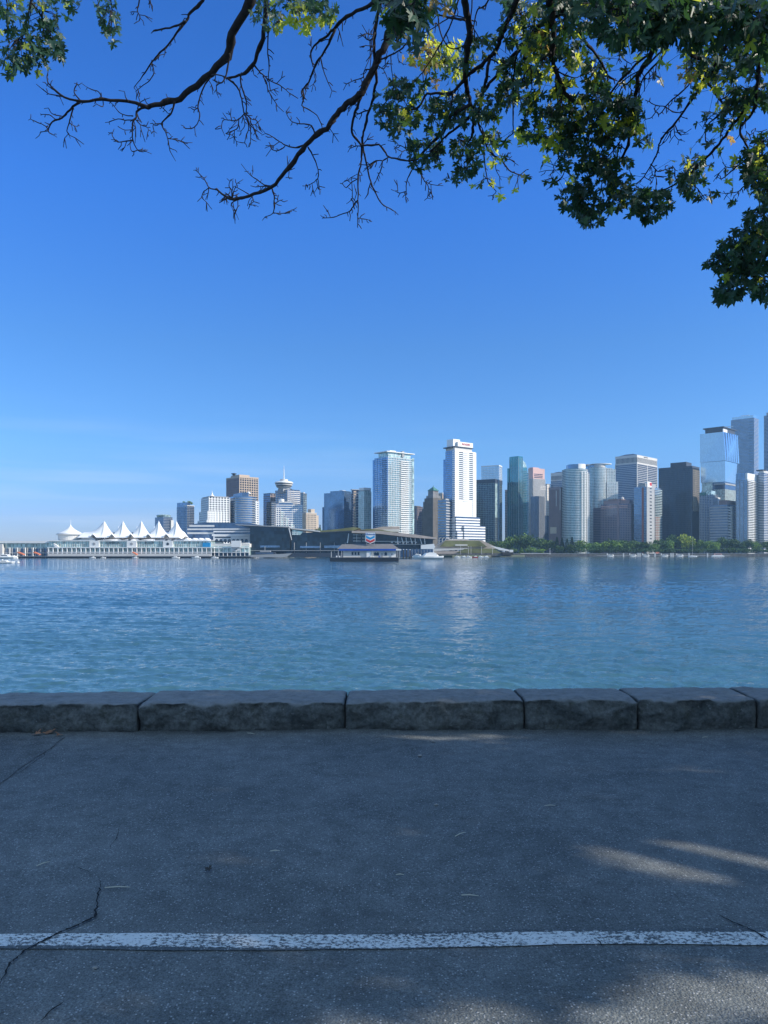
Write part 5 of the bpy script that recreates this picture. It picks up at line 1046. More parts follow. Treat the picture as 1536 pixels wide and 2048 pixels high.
b = Bld('curved_glass_residence', 'curved pale glass residential tower with a disc roof, behind the rounded white one', 1180, 1209, 1240, 1420, 0.0)
W = b.m(29); P = arc(-W * .35, 16, W * .62, 15, 180, 360, 22) + [(W * .27, 32), (-W * .97, 32)]
b.core(P, 0, b.z(934), GL_PALE); b.bands(P, 3, b.z(934), 3.15, .55, .25, WHITE); b.piers(P, 0, b.z(934), 3.0, .35, .25, WHITE)
b.core(rect(-W * 1.0, -W * .55, 14, 40), 0, b.z(929), GL_BLUE, 'side_wing')
for i, (x0, x1, yt) in enumerate(((.27, .62, 935), (.62, .85, 937), (.85, 1.02, 962), (.25, .9, 963))):
    Q = rect(W * x0, W * x1, 10 - 3 * (i == 3), 30 - i); b.core(Q, 0, b.z(yt), GL_GREEN, 'step'); b.bands(Q, 0, b.z(yt), 3.15, 1.2, .35 + .01 * i, WHITE); b.piers(Q, 0, b.z(yt), 3.6, .9, .38 + .01 * i, WHITE, 'facade_strip')
b.core(arc(-W * .2, 17, W * .42, 11, 180, 540, 20)[:-1], b.z(934), b.z(927), OFFW, 'penthouse'); b.core(arc(-W * .05, 18, W * .72, 13, 180, 540, 24)[:-1], b.z(927), b.z(925.8), WHITE, 'roof')
b.core(rect(-W * 1.1, -W * .5, 16, 38), b.z(929), b.z(926.5), GREY, 'roof_box')

b = Bld('white_crown_tower', 'tall grey banded office tower with a white ribbed crown and a lit sign band', 1231, 1274, 1314, 1500, 46)
crown_tower(b, 909.5, 914.5, 924.5, GL_NAVY, 4.5); b.core(rect(b.b * .93, b.b + 3, 1, b.a * .6), 0, b.z(915), GL_BLUE, 'side_wing')
b.text('BENTALL CENTRE', 2.4, DGREY, (b.b * .42, -.6, b.z(911.9)))
b.piers(b.full(), 0, b.z(926), 60, 1.6, .7, OFFW, 'facade_strip')

b = Bld('mauve_midrise', 'brownish mauve stepped mid-rise with gridded windows in front of the curved towers', 1186, 1262, 1270, 1330, 82)
b.core(rect(0, 22, 0, b.a * .78), 0, b.z(1007), GL_NAVY); b.bands(rect(0, 22, 0, b.a * .78), 0, b.z(1008), 3.4, 1.3, .45, MAUVE); b.piers(rect(0, 22, 0, b.a * .78), 0, b.z(1007), 3.4, 1.1, .5, MAUVE, 'facade_strip')
b.core(rect(2, 20, b.a * .05, b.a * .72), b.z(1007), b.z(999), MAUVE, 'penthouse'); b.core(rect(1, 21, b.a * .25, b.a * .6), b.z(999), b.z(996.5), BROWN, 'roof'); b.core(rect(1, 20, b.a * .78, b.a), 0, b.z(1013), GL_NAVY, 'side_wing'); b.bands(rect(1, 20, b.a * .78, b.a), 0, b.z(1013), 3.4, 1.2, .3, BROWN)
b.core(rect(-1.2, 2, b.a * .30, b.a * .36), 0, b.z(998), MAUVE, 'shaft'); b.bands(rect(0, 21, b.a * .1, b.a * .76), b.z(1015), b.z(1010), 3.2, 1.5, 1.2, PINK, 'cornice')
MB().lathe([(3, 0), (2.6, 3), (.5, 4.5)], 12, (6, b.a * .25)).build('roof_drum', OFFW, b.root).location.z = b.z(997)

b = Bld('red_strip_tower', 'blue glass residential tower with a dark red vertical strip, white sign box and balconies', 1268, 1293, 1322, 1280, 46)
P = rect(0, b.b, 0, b.a); b.core(P, 0, b.z(973), GL_BLUE); b.bands(P, 0, b.z(973), 3.15, .5, .3, GREY)
b.core(rect(-.8, 0, b.a * .22, b.a * .36), 0, b.z(975), REDB, 'brick_strip'); b.core(rect(.1, b.b * .55, -.6, 0), 0, b.z(973), GREY, 'front_wall')
mb = MB(); z = 4
while z < b.z(976): mb.box(b.b * .2, b.b * .33, -.8, -.3, z, z + 1.8); z += 6.3
mb.build('window_recess', GL_DARK, b.root)
b.balconies((b.b * .52, -.4), (b.b * 1.0, -.4), 6, b.z(976), 3.15, 1.9, WHITE, GL_GREEN)
b.core(rect(b.b * .6, b.b * .92, -.6, 0), 0, b.z(1032), REDB, 'brick_strip')
b.core(rect(2, b.b * .75, 3, b.a * .7), b.z(973), b.z(966), GREY, 'penthouse'); b.core(rect(b.b * .1, b.b * .38, 1.2, 6), b.z(973), b.z(962.5), WHITE, 'sign_box'); b.core(rect(b.b * .25, b.b * .39, .9, 1.2), b.z(970), b.z(964), RED, 'sign_mark')

b = Bld('black_tower', 'large dark bronze ribbed tower with a pale latticed sunlit edge', 1318, 1384, 1398, 1350, 70)
P = b.full(); b.core(P, 0, b.z(935), GL_DARK); b.piers(P, 0, b.z(932), 2.6, .8, .7, DGREY, 'facade_strip'); b.core(offset(P, .75), b.z(935), b.z(931.5), DGREY, 'cornice')
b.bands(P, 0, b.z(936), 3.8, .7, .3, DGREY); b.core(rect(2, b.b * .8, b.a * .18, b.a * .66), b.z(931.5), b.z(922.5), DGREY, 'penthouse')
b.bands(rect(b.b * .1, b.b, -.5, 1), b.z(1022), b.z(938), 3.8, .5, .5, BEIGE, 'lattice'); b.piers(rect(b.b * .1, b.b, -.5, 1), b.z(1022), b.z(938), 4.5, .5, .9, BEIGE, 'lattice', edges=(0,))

# faceted glass tower
b = Bld('faceted_glass_tower', 'faceted sky-blue glass tower of two offset blocks with a crane on its roof', 1400, 1450, 1477, 1550, 62)
def facet(b, base, top, z0, z1, mat, name): return MB().prism(base, z0, z1, top).build(name, mat, b.root)
a_, bb = b.a, b.b
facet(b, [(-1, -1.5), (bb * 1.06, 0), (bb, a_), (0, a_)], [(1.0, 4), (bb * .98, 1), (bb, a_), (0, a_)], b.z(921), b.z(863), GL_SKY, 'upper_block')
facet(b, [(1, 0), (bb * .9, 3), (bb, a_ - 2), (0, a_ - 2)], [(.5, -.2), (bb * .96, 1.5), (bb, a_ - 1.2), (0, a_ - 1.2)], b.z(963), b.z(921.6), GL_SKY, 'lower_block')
b.core(rect(1, bb * .9, 2, a_ * .5), 0, b.z(963), GL_NAVY, 'wall'); b.core(rect(3, bb * .8, a_ * .3, a_ * .95), b.z(985), b.z(962), GL_GREEN, 'side_wing')
for q in (a_ * .85, a_ * .95): b.core(rect(3, 5, q, q + 1.5), 0, b.z(980), GREY, 'column')
b.core(rect(1.5, bb * .9, 5, a_ * .8), b.z(863), b.z(854), DGREY, 'penthouse'); b.core(rect(1.2, bb * .3, 4, 6), b.z(863), b.z(857), WHITE, 'roof_box'); b.core(rect(0, bb, 3, a_ * .88), b.z(854), b.z(852), DGREY, 'roof')
b.piers([(bb, .5), (bb * .98, .7)], 0, 1, 5, .1, .1, WHITE) if False else None
mb = MB()
for k in range(6):
    f = .08 + k * .16; mb.beam((bb * (.98 * f + .02) + 1, 3.6 - 2.6 * f - .3, b.z(863)), (bb * f * 1.02 + .5, -1.4 + 1.4 * f - .4, b.z(920)), 1.5, .8)
mb.build('fin', GL_BLUE, b.root)
MB().beam((bb * .3, a_ * .3, b.z(852)), (bb * .3, a_ * .3, b.z(848.5)), 1.2).beam((bb * .3, a_ * .45, b.z(849.5)), (bb * .5, -a_ * .05, b.z(848.8)), 1.2).build('roof_crane', WHITE, b.root)

b = Bld('blue_highrise', 'very tall slim blue-grey glass high-rise behind the faceted tower', 1462, 1508, 1514, 1800, 75)
P = arc(14, 14, 14, 14, 180, 270, 5) + [(b.b + 22, 0), (b.b + 22, b.a), (0, b.a)]
b.core(rect(0, 30, 0, b.a), 0, b.z(835), GL_BLUE); b.bands(rect(0, 30, 0, b.a), 0, b.z(836), 3.4, 1.1, .4, GREY); b.core(rect(1.5, 28, 2, b.a - 2), b.z(835), b.z(829.5), GL_SKY, 'roof_screen')
b.balconies((-.3, 12), (-.3, 1), 20, b.z(840), 6.8, 1.6, GREY, GL_BLUE)
MB().beam((8, b.a * .5, b.z(829.5)), (8, b.a * .5, b.z(827)), 1.2).beam((8, b.a * .62, b.z(827.5)), (8, b.a * .25, b.z(828)), 1.3).build('roof_crane', WHITE, b.root)
b = Bld('edge_highrise', 'very tall slate-blue high-rise with rounded top cut by the right edge of the photo', 1528, 1572, 1585, 1700, 75)
b.core(rect(0, 28, 0, b.a), 0, b.z(826), GL_NAVY); b.bands(rect(0, 28, 0, b.a), 0, b.z(826), 3.4, 1.0, .5, GREY); b.core(rect(2, 26, 2, b.a - 5), b.z(826), b.z(820), GREY, 'roof')

# mid-rises at right
b = Bld('terraced_residence', 'terraced green-grey residential block with planted steps below the faceted tower', 1399, 1424, 1446, 1330, 50)
b.core(rect(0, b.b * .5, 0, b.a), 0, b.z(990), GL_NAVY); b.bands(rect(0, b.b * .5, 0, b.a), 0, b.z(990), 3.2, .7, .35, GREY); b.piers(rect(0, b.b * .5, 0, b.a), 0, b.z(988), 5, .9, .5, GREY, 'facade_strip')
for i, (x0, x1, yt) in enumerate(((.5, .75, 993), (.75, 1.1, 1004))): Q = rect(b.b * x0, b.b * x1, 0, b.a * .8); b.core(Q, 0, b.z(yt), OFFW, 'step'); b.bands(Q, 0, b.z(yt) - 3, 3.2, 1.4, .3, GL_NAVY, 'glazing')
b.core(rect(1, b.b * .4, 2, b.a * .6), b.z(990), b.z(981), GL_GREEN, 'penthouse'); b.core(rect(-1, b.b * .45, b.a * .5, b.a), b.z(990), b.z(984), COPPER, 'roof')
b = Bld('glass_midrise', 'mid-rise of pale green glass and white frames under the faceted tower', 1428, 1450, 1473, 1400, 45)
b.core(b.full(), 0, b.z(978), GL_GREEN); b.piers(b.full(), 0, b.z(978), 3.2, .6, .4, OFFW, 'facade_strip'); b.core(rect(0, b.b * .8, 0, b.a * .9), b.z(978), b.z(969), GL_NAVY, 'penthouse'); b.core(rect(-1, b.b * .9, -1, b.a), b.z(969), b.z(966), GREY, 'roof')
b = Bld('striped_midrise', 'mid-rise with bold horizontal blue-grey stripes and a sunlit right corner', 1420, 1455, 1473, 1290, 66)
P = b.full(); b.core(P, 0, b.z(1009), GL_NAVY); b.bands(P, 0, b.z(1009), 5.2, 2.6, .5, GREY); b.core(rect(b.b * .3, b.b * .55, -1.2, .3), 0, b.z(1012), OFFW, 'front_wall'); b.core(rect(1, b.b, 1, b.a * .5), b.z(1009), b.z(1000), BROWN, 'penthouse')
b.balconies((0.3, -.5), (b.b * .3, -.5), 10, b.z(1014), 5.2, 1.5, WHITE, WHITE)
b = Bld('white_edge_residence', 'tall residential tower with blue shaded side and white balconied face near the right edge', 1472, 1495, 1520, 1280, 44)
P = b.full(); b.core(P, 0, b.z(959), GL_BLUE); b.bands(P, 0, b.z(959), 3.15, .6, .3, GREY); b.piers(P, 0, b.z(959), 6, .8, .6, GREY, 'facade_strip', edges=(3,))
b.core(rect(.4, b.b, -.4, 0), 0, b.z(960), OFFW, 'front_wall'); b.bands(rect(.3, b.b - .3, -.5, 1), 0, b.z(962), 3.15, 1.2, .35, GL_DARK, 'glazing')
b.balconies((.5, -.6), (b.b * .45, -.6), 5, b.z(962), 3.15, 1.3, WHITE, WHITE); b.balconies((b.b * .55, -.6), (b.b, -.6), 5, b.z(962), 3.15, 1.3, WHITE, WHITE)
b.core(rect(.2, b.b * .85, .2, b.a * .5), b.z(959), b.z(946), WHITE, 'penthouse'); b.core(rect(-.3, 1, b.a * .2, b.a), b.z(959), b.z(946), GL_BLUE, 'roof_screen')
b = Bld('last_residence', 'residential tower at the very right edge with dark balcony side and round white top', 1516, 1528, 1556, 1300, 38)
P = b.full(); b.core(P, 0, b.z(945), GL_NAVY); b.bands(P, 0, b.z(945), 3.15, 1.0, .4, OFFW); b.core(offset(P, -1), b.z(945), b.z(941), OFFW, 'penthouse')
b.core(rect(b.b * .3, b.b, -.6, 0), 0, b.z(949), OFFW, 'front_wall'); b.balconies((b.b * .3, -.7), (b.b, -.7), 5, b.z(950), 3.15, 1.2, WHITE, GL_GREEN); MB().lathe([(8, 0), (9, 1), (9, 2), (2, 3)], 18, (6, 8)).build('roof', DGREY, b.root).location.z = b.z(941)
# ---------------------------------------------------------------- waterfront
class Site:
    """an object set out on the plane Y = D, measured off the photograph in px"""
    def __init__(s, name, label, x0, D, cat, group=None, z0=WZ):
        s.D = D; s.o = Vector((PX(x0, D), D, z0)); s.root = empty(name, s.o); tag(s.root, label, cat, group)
    rm = False
    def p(s, px, py, dy=0):
        if s.rm: py = float(np.interp(py, [1030, 1066, 1072.4, 1085.6, 1087.2, 1096.8, 1098.6, 1105, 1111, 1118], [1030, 1070, 1080.8, 1094.4, 1096, 1103.8, 1105.2, 1112.6, 1115, 1119]))
        return (PX(px, s.D + dy) - s.o.x, dy, PZ(py, s.D + dy) - s.o.z)
    def ex(s, pts, y0, y1, mat, name, mb=None, build=True):
        """polygon in px, pushed from depth y0 to y1"""
        mb = mb or MB(); k = len(mb.v); n = len(pts); P = [s.p(*q) for q in pts]
        mb.v += [(x, y0, z) for x, _, z in P] + [(x, y1, z) for x, _, z in P]
        mb.f += [tuple(k + i for i in range(n)), tuple(k + n + i for i in range(n))[::-1]] + [(k + i, k + n + i, k + n + (i + 1) % n, k + (i + 1) % n) for i in range(n)]
        mb.m += [mb.cur] * (n + 2)
        return mb.build(name, mat, s.root) if build else mb
    def box(s, x0, x1, y0p, y1p, d0, d1, mat=None, name='box', mb=None):
        a = s.p(x0, y0p); b = s.p(x1, y1p); m = mb or MB(); m.box(min(a[0], b[0]), max(a[0], b[0]), d0, d1, min(a[2], b[2]), max(a[2], b[2]))
        return m if mb is not None else m.build(name, mat, s.root)

# --- sail-roofed pier terminal
S = Site('sail_terminal', 'long white pier terminal with five pointed white fabric sails and green glass', 250, 880, 'terminal'); S.rm = True
S.box(96, 420, 1105, 1100, -1, 80, OFFW, 'deck'); S.box(96, 420, 1100, 1072.5, 3, 75, GL_GREEN, 'wall')
S.box(96, 420, 1096.8, 1087, 2.4, 3.1, GL_PALE, 'glazing'); S.box(96, 420, 1105, 1098.6, 2.4, 3.1, GL_NAVY, 'glazing')
S.box(95, 428, 1087.2, 1085.6, -.6, 5, WHITE, 'terrace'); S.box(95, 428, 1098.6, 1096.8, -.6, 4, WHITE, 'floor_edge'); S.box(95, 420, 1074, 1072.3, 1.5, 76, WHITE, 'roof_edge'); S.box(140, 420, 1081.4, 1080.9, 2.6, 3.4, OFFW, 'rail')
mb = MB(); x = 96.0
while x < 428: S.box(x, x + 1.9, 1105, 1086, -.5, .6, mb=mb); x += 9.3
mb.build('colonnade', WHITE, S.root)
mb = MB(); x = 100.6
while x < 425: S.box(x, x + .5, 1097, 1086, 1.6, 2.3, mb=mb); S.box(x, x + .3, 1085, 1074, 2.6, 3.3, mb=mb); x += 4.65
mb.build('mullion', OFFW, S.root)
for i, x in enumerate((178, 253, 325.5, 462)):
    pn = S.box(x, x + 19.5, 1085.4, 1073, .8, 3, WHITE, 'wall_panel')
    if i < 3:
        mb = MB(); S.ex([(x + 9.7 + 3.4 * math.cos(R(a_)) * (1 if k % 2 else .6), 1079.2 + 3.4 * math.sin(R(a_)) * (1 if k % 2 else .6)) for k, a_ in enumerate(range(0, 360, 30))], .55, .8, GREY if i < 2 else DGREY, 'wall_emblem')
def site_text(S, txt, size, mat, px, py, dy, name='lettering'):
    cu = D_.curves.new(name, 'FONT'); cu.body = txt; cu.size = size; cu.extrude = .12; cu.align_x = 'CENTER'; cu.align_y = 'CENTER'; cu.space_character = 1.15
    tmp = D_.objects.new('tmp', cu); coll.objects.link(tmp); bpy.context.view_layer.update()
    me = D_.meshes.new_from_object(tmp.evaluated_get(bpy.context.evaluated_depsgraph_get())); D_.objects.remove(tmp)
    o = D_.objects.new(name, me); coll.objects.link(o); me.materials.clear(); me.materials.append(mat); o.parent = S.root; o.rotation_euler = (R(90), 0, 0); o.location = S.p(px, py, dy); return o
site_text(S, 'CANADA', 3.3, DGREY, 226, 1077.3, 2.2); site_text(S, 'PLACE', 3.3, DGREY, 299, 1077.3, 2.2)
# sails: a tall mast behind, a small one in front, fabric slung between them
def sail(cx, left=1.0):
    nx, ny = 40, 26; X0, X1 = cx - 19 * left, cx + 17.5; g = []
    V = []; Fc = []
    zb = 1072.4
    for j in range(ny + 1):
        yy = 1 + 46 * j / ny
        for i in range(nx + 1):
            px = X0 + (X1 - X0) * i / nx; x = S.p(px, 0, 17)[0]
            # main peak (px cx, depth 18), small peak (px cx-13, depth 4)
            dx = (px - cx) * S.D / F; dyy = yy - 17
            sx = 22 * left ** .45 if dx < 0 else 13.5
            r1 = math.hypot(dx / sx, dyy / (16 if dyy < 0 else 26)); h1 = 23.0 * max(0, 1 - r1) ** 2.0 if dx < 0 else 23.0 * max(0, 1 - r1) ** 1.6
            dx2 = (px - (cx - 13)) * S.D / F; r2 = math.hypot(dx2 / 6.6, (yy - 3.5) / 12); h2 = 9.0 * max(0, 1 - r2) ** 1.0
            ridge = 10.0 * math.exp(-((yy - 22) / 20) ** 2) * min(1, max(0, (px - X0 + 3) / 9), max(0, (X1 + 3 - px) / 8 if cx > 350 else 1)) ** .7
            h = (max(h1, ridge) ** 3 + (min(h1, ridge)) ** 3) ** (1 / 3); h = max(h, h2)
            V.append((x, yy, S.p(0, zb)[2] + h))
    for j in range(ny):
        for i in range(nx):
            a = j * (nx + 1) + i; Fc.append((a, a + 1, a + nx + 2, a + nx + 1))
    me = D_.meshes.new('sail'); me.from_pydata(V, [], Fc); me.materials.append(FABRIC); me.polygons.foreach_set('use_smooth', [True] * len(Fc)); me.update()
    o = D_.objects.new('sail', me); coll.objects.link(o); o.parent = S.root
    so_ = o.modifiers.new('thick', 'SOLIDIFY'); so_.thickness = .25
    a = S.p(cx, 1075, 17.2); b_ = S.p(cx, 1040.5, 17); m = MB(); m.tube([a, b_], [.5, .32], 8); k = m.build('mast', WHITE, S.root)
    a = S.p(cx, 1052.5, 30); m = MB(); m.tube([S.p(cx - 10, 1075, 42), S.p(cx - 9, 1050, 42)], [.4, .25], 6); m.build('mast', WHITE, S.root)
for i, cx in enumerate((209, 246, 283, 317.5, 353)): sail(cx, 2.6 if i == 0 else 1.0)
# small rear sails peeping over
for cx in (181, 219, 256, 291):
    m = MB(); n = 14; prof = [(13 * (1 - k / 10) ** 2.1 + .05, 14 * k / 10) for k in range(11)]
    m.lathe(prof, 16); o = m.build('rear_sail', FABRIC, S.root, True); o.location = S.p(cx, 1073, 56); o.scale = (1, .8, .86)
# round tent and its drum at the left end of the sails
m = MB(); m.lathe([(16 * (1 - k / 12) ** 1.9 + .1, 12.6 * k / 12) for k in range(13)], 30); o = m.build('cone_roof', FABRIC, S.root, True); o.location = S.p(141, 1064.5, 26); o.scale = (1.0, 1, 1)
MB().lathe([(13.5, 0), (14, 6), (16.2, 6.6), (16, 7.2), (10, 7.3)], 32).build('drum', OFFW, S.root).location = S.p(141, 1072.2, 26)
MB().tube([S.p(141.5, 1047, 26), S.p(141.5, 1038.5, 26)], [.25, .12], 6).build('mast', WHITE, S.root)
m = MB(); m.tube([S.p(150, 1062.5, 24), S.p(168, 1064, 20), S.p(186, 1066, 12)], [.2, .2, .2], 5); m.build('cable', WHITE, S.root)
S.ex([(146, 1074), (175, 1066), (190, 1073)], 6, 30, FABRIC, 'canopy')
S.box(112, 150, 1080, 1074, 6, 40, WHITE, 'deck_house'); S.box(117, 128, 1078, 1075, 5.8, 6.1, GL_BLUE, 'glazing'); S.ex([(107, 1078), (114, 1082), (120, 1090), (108, 1084)], 0, 12, WHITE, 'stair')
for x in (364, 378, 390, 402): S.ex([(x, 1073), (x + 7, 1069.5), (x + 13, 1073)], 4, 24, FABRIC, 'canopy')
S.box(405, 420, 1085, 1077, .5, 3, CYAN, 'banner')
# crest-like roof clutter
for x in (190, 256, 330, 342): S.box(x, x + 4, 1073, 1071, 1, 5, DGREY, 'roof_vent')

# --- low left building of the pier
S = Site('pier_shed', 'long low pier building with a flat white roof left of the sails', 30, 885, 'building')
S.box(-80, 96, 1113, 1086, 4, 40, GL_GREEN, 'wall'); S.ex([(-80, 1081.5), (88, 1081.8), (104, 1083), (100, 1086.2), (-80, 1086.2)], 0, 44, WHITE, 'roof'); S.box(-80, 98, 1106.6, 1105.4, 1, 5, OFFW, 'terrace'); S.box(-80, 98, 1114, 1112, -1, 6, GREY, 'deck')
mb = MB(); x = -76.0
while x < 96: S.box(x, x + 1.6, 1113, 1095, .6, 2, mb=mb); x += 15.6
mb.build('colonnade', WHITE, S.root)
mb = MB(); x = -72
while x < 96: S.box(x, x + .9, 1112, 1095, 2, 2.8, mb=mb); x += 7.8
mb.build('mullion', OFFW, S.root)
S.box(-80, 98, 1112, 1097, 3.4, 4.1, GL_NAVY, 'glazing'); S.box(-4, 6, 1112, 1088, -1.5, 2, OFFW, 'stair_tower')
# awnings
def awning(x, label, w=12):
    A = Site('awning', label, x, 872, 'awning', 'orange awnings on the pier')
    A.ex([(x, 1105.5), (x + 1, 1103.6), (x + w, 1108), (x + w, 1110)], 0, 5, ORANGE, 'canopy'); A.box(x + .3, x + .8, 1113, 1105, .5, .8, WHITE, 'post'); A.box(x + w - .8, x + w - .3, 1113, 1109, .5, .8, WHITE, 'post')
awning(34, 'orange awning at the pier edge right of the moored white ships'); awning(66, 'orange awning at the pier edge between the pier shed columns'); awning(264, 'small orange awning under the five white sails', 9)
# pier deck, piles
S = Site('pier_dock', 'dark timber pier on piles along the foot of the white terminal', 200, 868, 'pier'); S.rm = True
S.box(-80, 505, 1111, 1105.5, 0, 16, DGREY, 'deck'); S.box(-80, 505, 1105.4, 1104.6, -.4, 1, GREY, 'edge_beam')
mb = MB(); x = -78
while x < 503: S.box(x, x + .9, 1118, 1108, .6, 1.6, mb=mb); x += 4.4
mb.build('piling', TIMBER, S.root); S.box(-80, 505, 1118, 1110, 7, 9, TIMBER, 'back_wall')
S.box(150, 500, 1116.6, 1115.4, -9, -5, GREY, 'floating_dock')

# --- banded podium building with arches behind, right of the sails
S = Site('podium_hall', 'curved white banded hall with a row of arched windows under the hotel', 440, 960, 'building')
S.ex([(372, 1075), (372, 1058), (378, 1050), (392, 1047), (410, 1044.5), (500, 1046), (540, 1054), (540, 1080), (372, 1080)], 2, 60, GL_NAVY, 'wall')
for i, (xa, xb, ya, yb) in enumerate(((378, 428, 1053.5, 1050), (374, 428, 1060, 1057), (374, 428, 1068, 1064.5), (427, 502, 1059.4, 1057), (427, 502, 1064.6, 1061.8), (424, 504, 1072, 1068.4))):
    S.box(xa, xb, ya, yb, -.5 - .01 * i if xb > 430 else 1.4 + .01 * i, 6, WHITE if xb > 430 else OFFW, 'facade_strip')
S.box(427, 500, 1084, 1072.5, -1.2, 6, WHITE, 'arcade'); x = 431
while x < 496:
    S.ex([(x, 1084), (x, 1080), (x + 1.2, 1078.3), (x + 3, 1077.7), (x + 4.8, 1078.3), (x + 6, 1080), (x + 6, 1084)], -1.35, -1.2, GL_DARK, 'arched_window'); x += 8.4
S.box(430, 462, 1076, 1073.4, -1.4, -1.2, GL_DARK, 'glazing')
S = Site('east_dock_hall', 'white pier wing with green glass strip and columns right of the last sail', 440, 884, 'building'); S.rm = True
S.box(420, 497, 1105, 1084, 2, 40, GL_GREEN, 'wall'); S.box(418, 498, 1087.6, 1085.6, -.5, 3, WHITE, 'terrace'); S.box(418, 498, 1098.6, 1096.8, -.5, 3, WHITE, 'floor_edge'); S.box(420, 497, 1104, 1099, 1.6, 2.1, GL_DARK, 'glazing'); S.box(462, 481, 1094, 1083, -.3, 2, WHITE, 'wall_panel')
mb = MB(); x = 420.0
while x < 498: S.box(x, x + 1.1, 1106, 1086, -.4, .6, mb=mb); x += 8.6
mb.build('colonnade', WHITE, S.root); S.box(418, 498, 1078.6, 1085.4, 3, 30, OFFW, 'roof')
S.ex([(466, 1092), (474, 1088.5), (474, 1091)], -.6, -.3, DGREY, 'wall_mark')

# --- the dark glass convention centre with the green roof
S = Site('convention_centre', 'sprawling dark glass convention centre with sloping green roofs and raking columns', 690, 900, 'building')
S.ex([(500, 1112), (500, 1056), (478, 1050.5), (578, 1055), (581, 1112)], 0, 90, GL_MURK, 'wall'); S.ex([(470, 1048.6), (579, 1053.4), (579, 1055.2), (476, 1050.6)], -3, 95, GREY, 'roof_edge')
S.ex([(580, 1112), (584, 1066), (640, 1064), (705, 1061), (712, 1112)], 3, 80, GL_MURK, 'wall')
S.ex([(579, 1055), (640, 1061.5), (640, 1064), (582, 1058)], 0, 70, OFFW, 'roof_edge'); S.ex([(584, 1070), (584, 1059), (606, 1063), (600, 1070)], 1, 3, GL_GREEN, 'glazing')
for yy in (1064, 1068): S.box(584, 596, yy + 1, yy, .6, 1, WHITE, 'rail')
S.ex([(622, 1063), (680, 1057.5), (706, 1054), (720, 1056), (706, 1061.5), (640, 1064.6)], 2, 85, GRASS, 'green_roof'); S.ex([(640, 1064.4), (705, 1061), (705, 1062.8), (640, 1066)], -1, 3, DGREY, 'roof_edge')
S.ex([(704, 1062), (760, 1062), (830, 1069), (872, 1075.5), (872, 1078.5), (822, 1075), (760, 1068), (704, 1066)], -6, 60, SANDY, 'roof_edge'); S.ex([(720, 1060), (756, 1062), (830, 1069.2), (868, 1075), (850, 1073), (800, 1066), (760, 1059), (735, 1057.5)], 2, 60, GRASS, 'green_roof')
S.ex([(706, 1060.5), (746, 1056.4), (765, 1052.5), (799, 1052), (800, 1057), (799, 1062), (750, 1061)], 14, 70, SANDY, 'upper_roof'); S.ex([(752, 1062), (770, 1058.2), (799, 1057.6), (799, 1063)], 13.6, 14.4, OFFW, 'gable')
S.ex([(704, 1112), (704, 1066), (760, 1068), (822, 1074), (866, 1078), (866, 1112)], 4, 60, GL_MURK, 'wall')
S.box(580, 870, 1114, 1106, -4, 6, DGREY, 'quay_wall'); S.box(500, 712, 1101.6, 1100.6, -1.4, 2, GREY, 'rail')
for xa in (706, 724): 
    for yy in (1069, 1075.5, 1081.5): S.box(xa, xa + 15, yy + .8, yy, 1.8, 3.6, WHITE, 'floor_edge')
    S.box(xa + 7, xa + 7.6, 1084, 1068, 1.6, 3.6, WHITE, 'column')
for yy, xb in ((1082, 830), (1088, 846)): S.box(752, xb, yy + 1.2, yy, .5, 3.8, OFFW, 'floor_edge')
for k, x in enumerate((795, 803, 812, 821, 830, 840, 849)):
    m = MB(); m.beam(S.p(x, 1074 + (x - 795) * .06, -3), S.p(x + (3.5 if k % 2 else 1), 1088, -3), .8); m.build('raking_column', WHITE, S.root)
for x in (588, 612, 640, 668, 690): S.box(x, x + .6, 1106, 1085, -.8 + 1.4, 2.9, GREY, 'column')
S.ex([(694, 1086), (697, 1067), (698, 1067), (696, 1086)], -1, 0, WHITE, 'raking_column'); S.ex([(577, 1056), (579, 1056), (584, 1080), (583, 1080)], -1, -.2, WHITE, 'raking_column')
for (xa, xb, ya, yb) in ((600, 640, 1092, 1096), (648, 690, 1091, 1096), (520, 560, 1091, 1095)): S.box(xa, xb, yb, ya, -.3, 0 if xb < 570 else 3.2, GL_BLUE, 'window')
for k in range(7): S.box(782 + 8 * k, 786 + 8 * k, 1086, 1083.6, 0, 2, OFFW, 'kiosk')

# grey moored vessel below the dark glass block
S = Site('patrol_ship', 'low grey ship moored at the foot of the dark glass convention centre', 530, 850, 'ship')
S.ex([(497, 1110), (502, 1114.5), (572, 1114.5), (583, 1106.5), (560, 1108)], 0, 10, GREY, 'hull'); S.ex([(508, 1109), (509, 1104), (548, 1104), (552, 1109)], 2.5, 7.5, DGREY, 'cabin'); S.box(511, 546, 1107, 1105.6, 2.3, 2.55, GL_BLUE, 'window'); S.box(528, 529, 1104, 1093, 4.5, 5.3, GREY, 'mast')
S.box(519, 540, 1104, 1101.5, 3, 7, GREY, 'bridge')

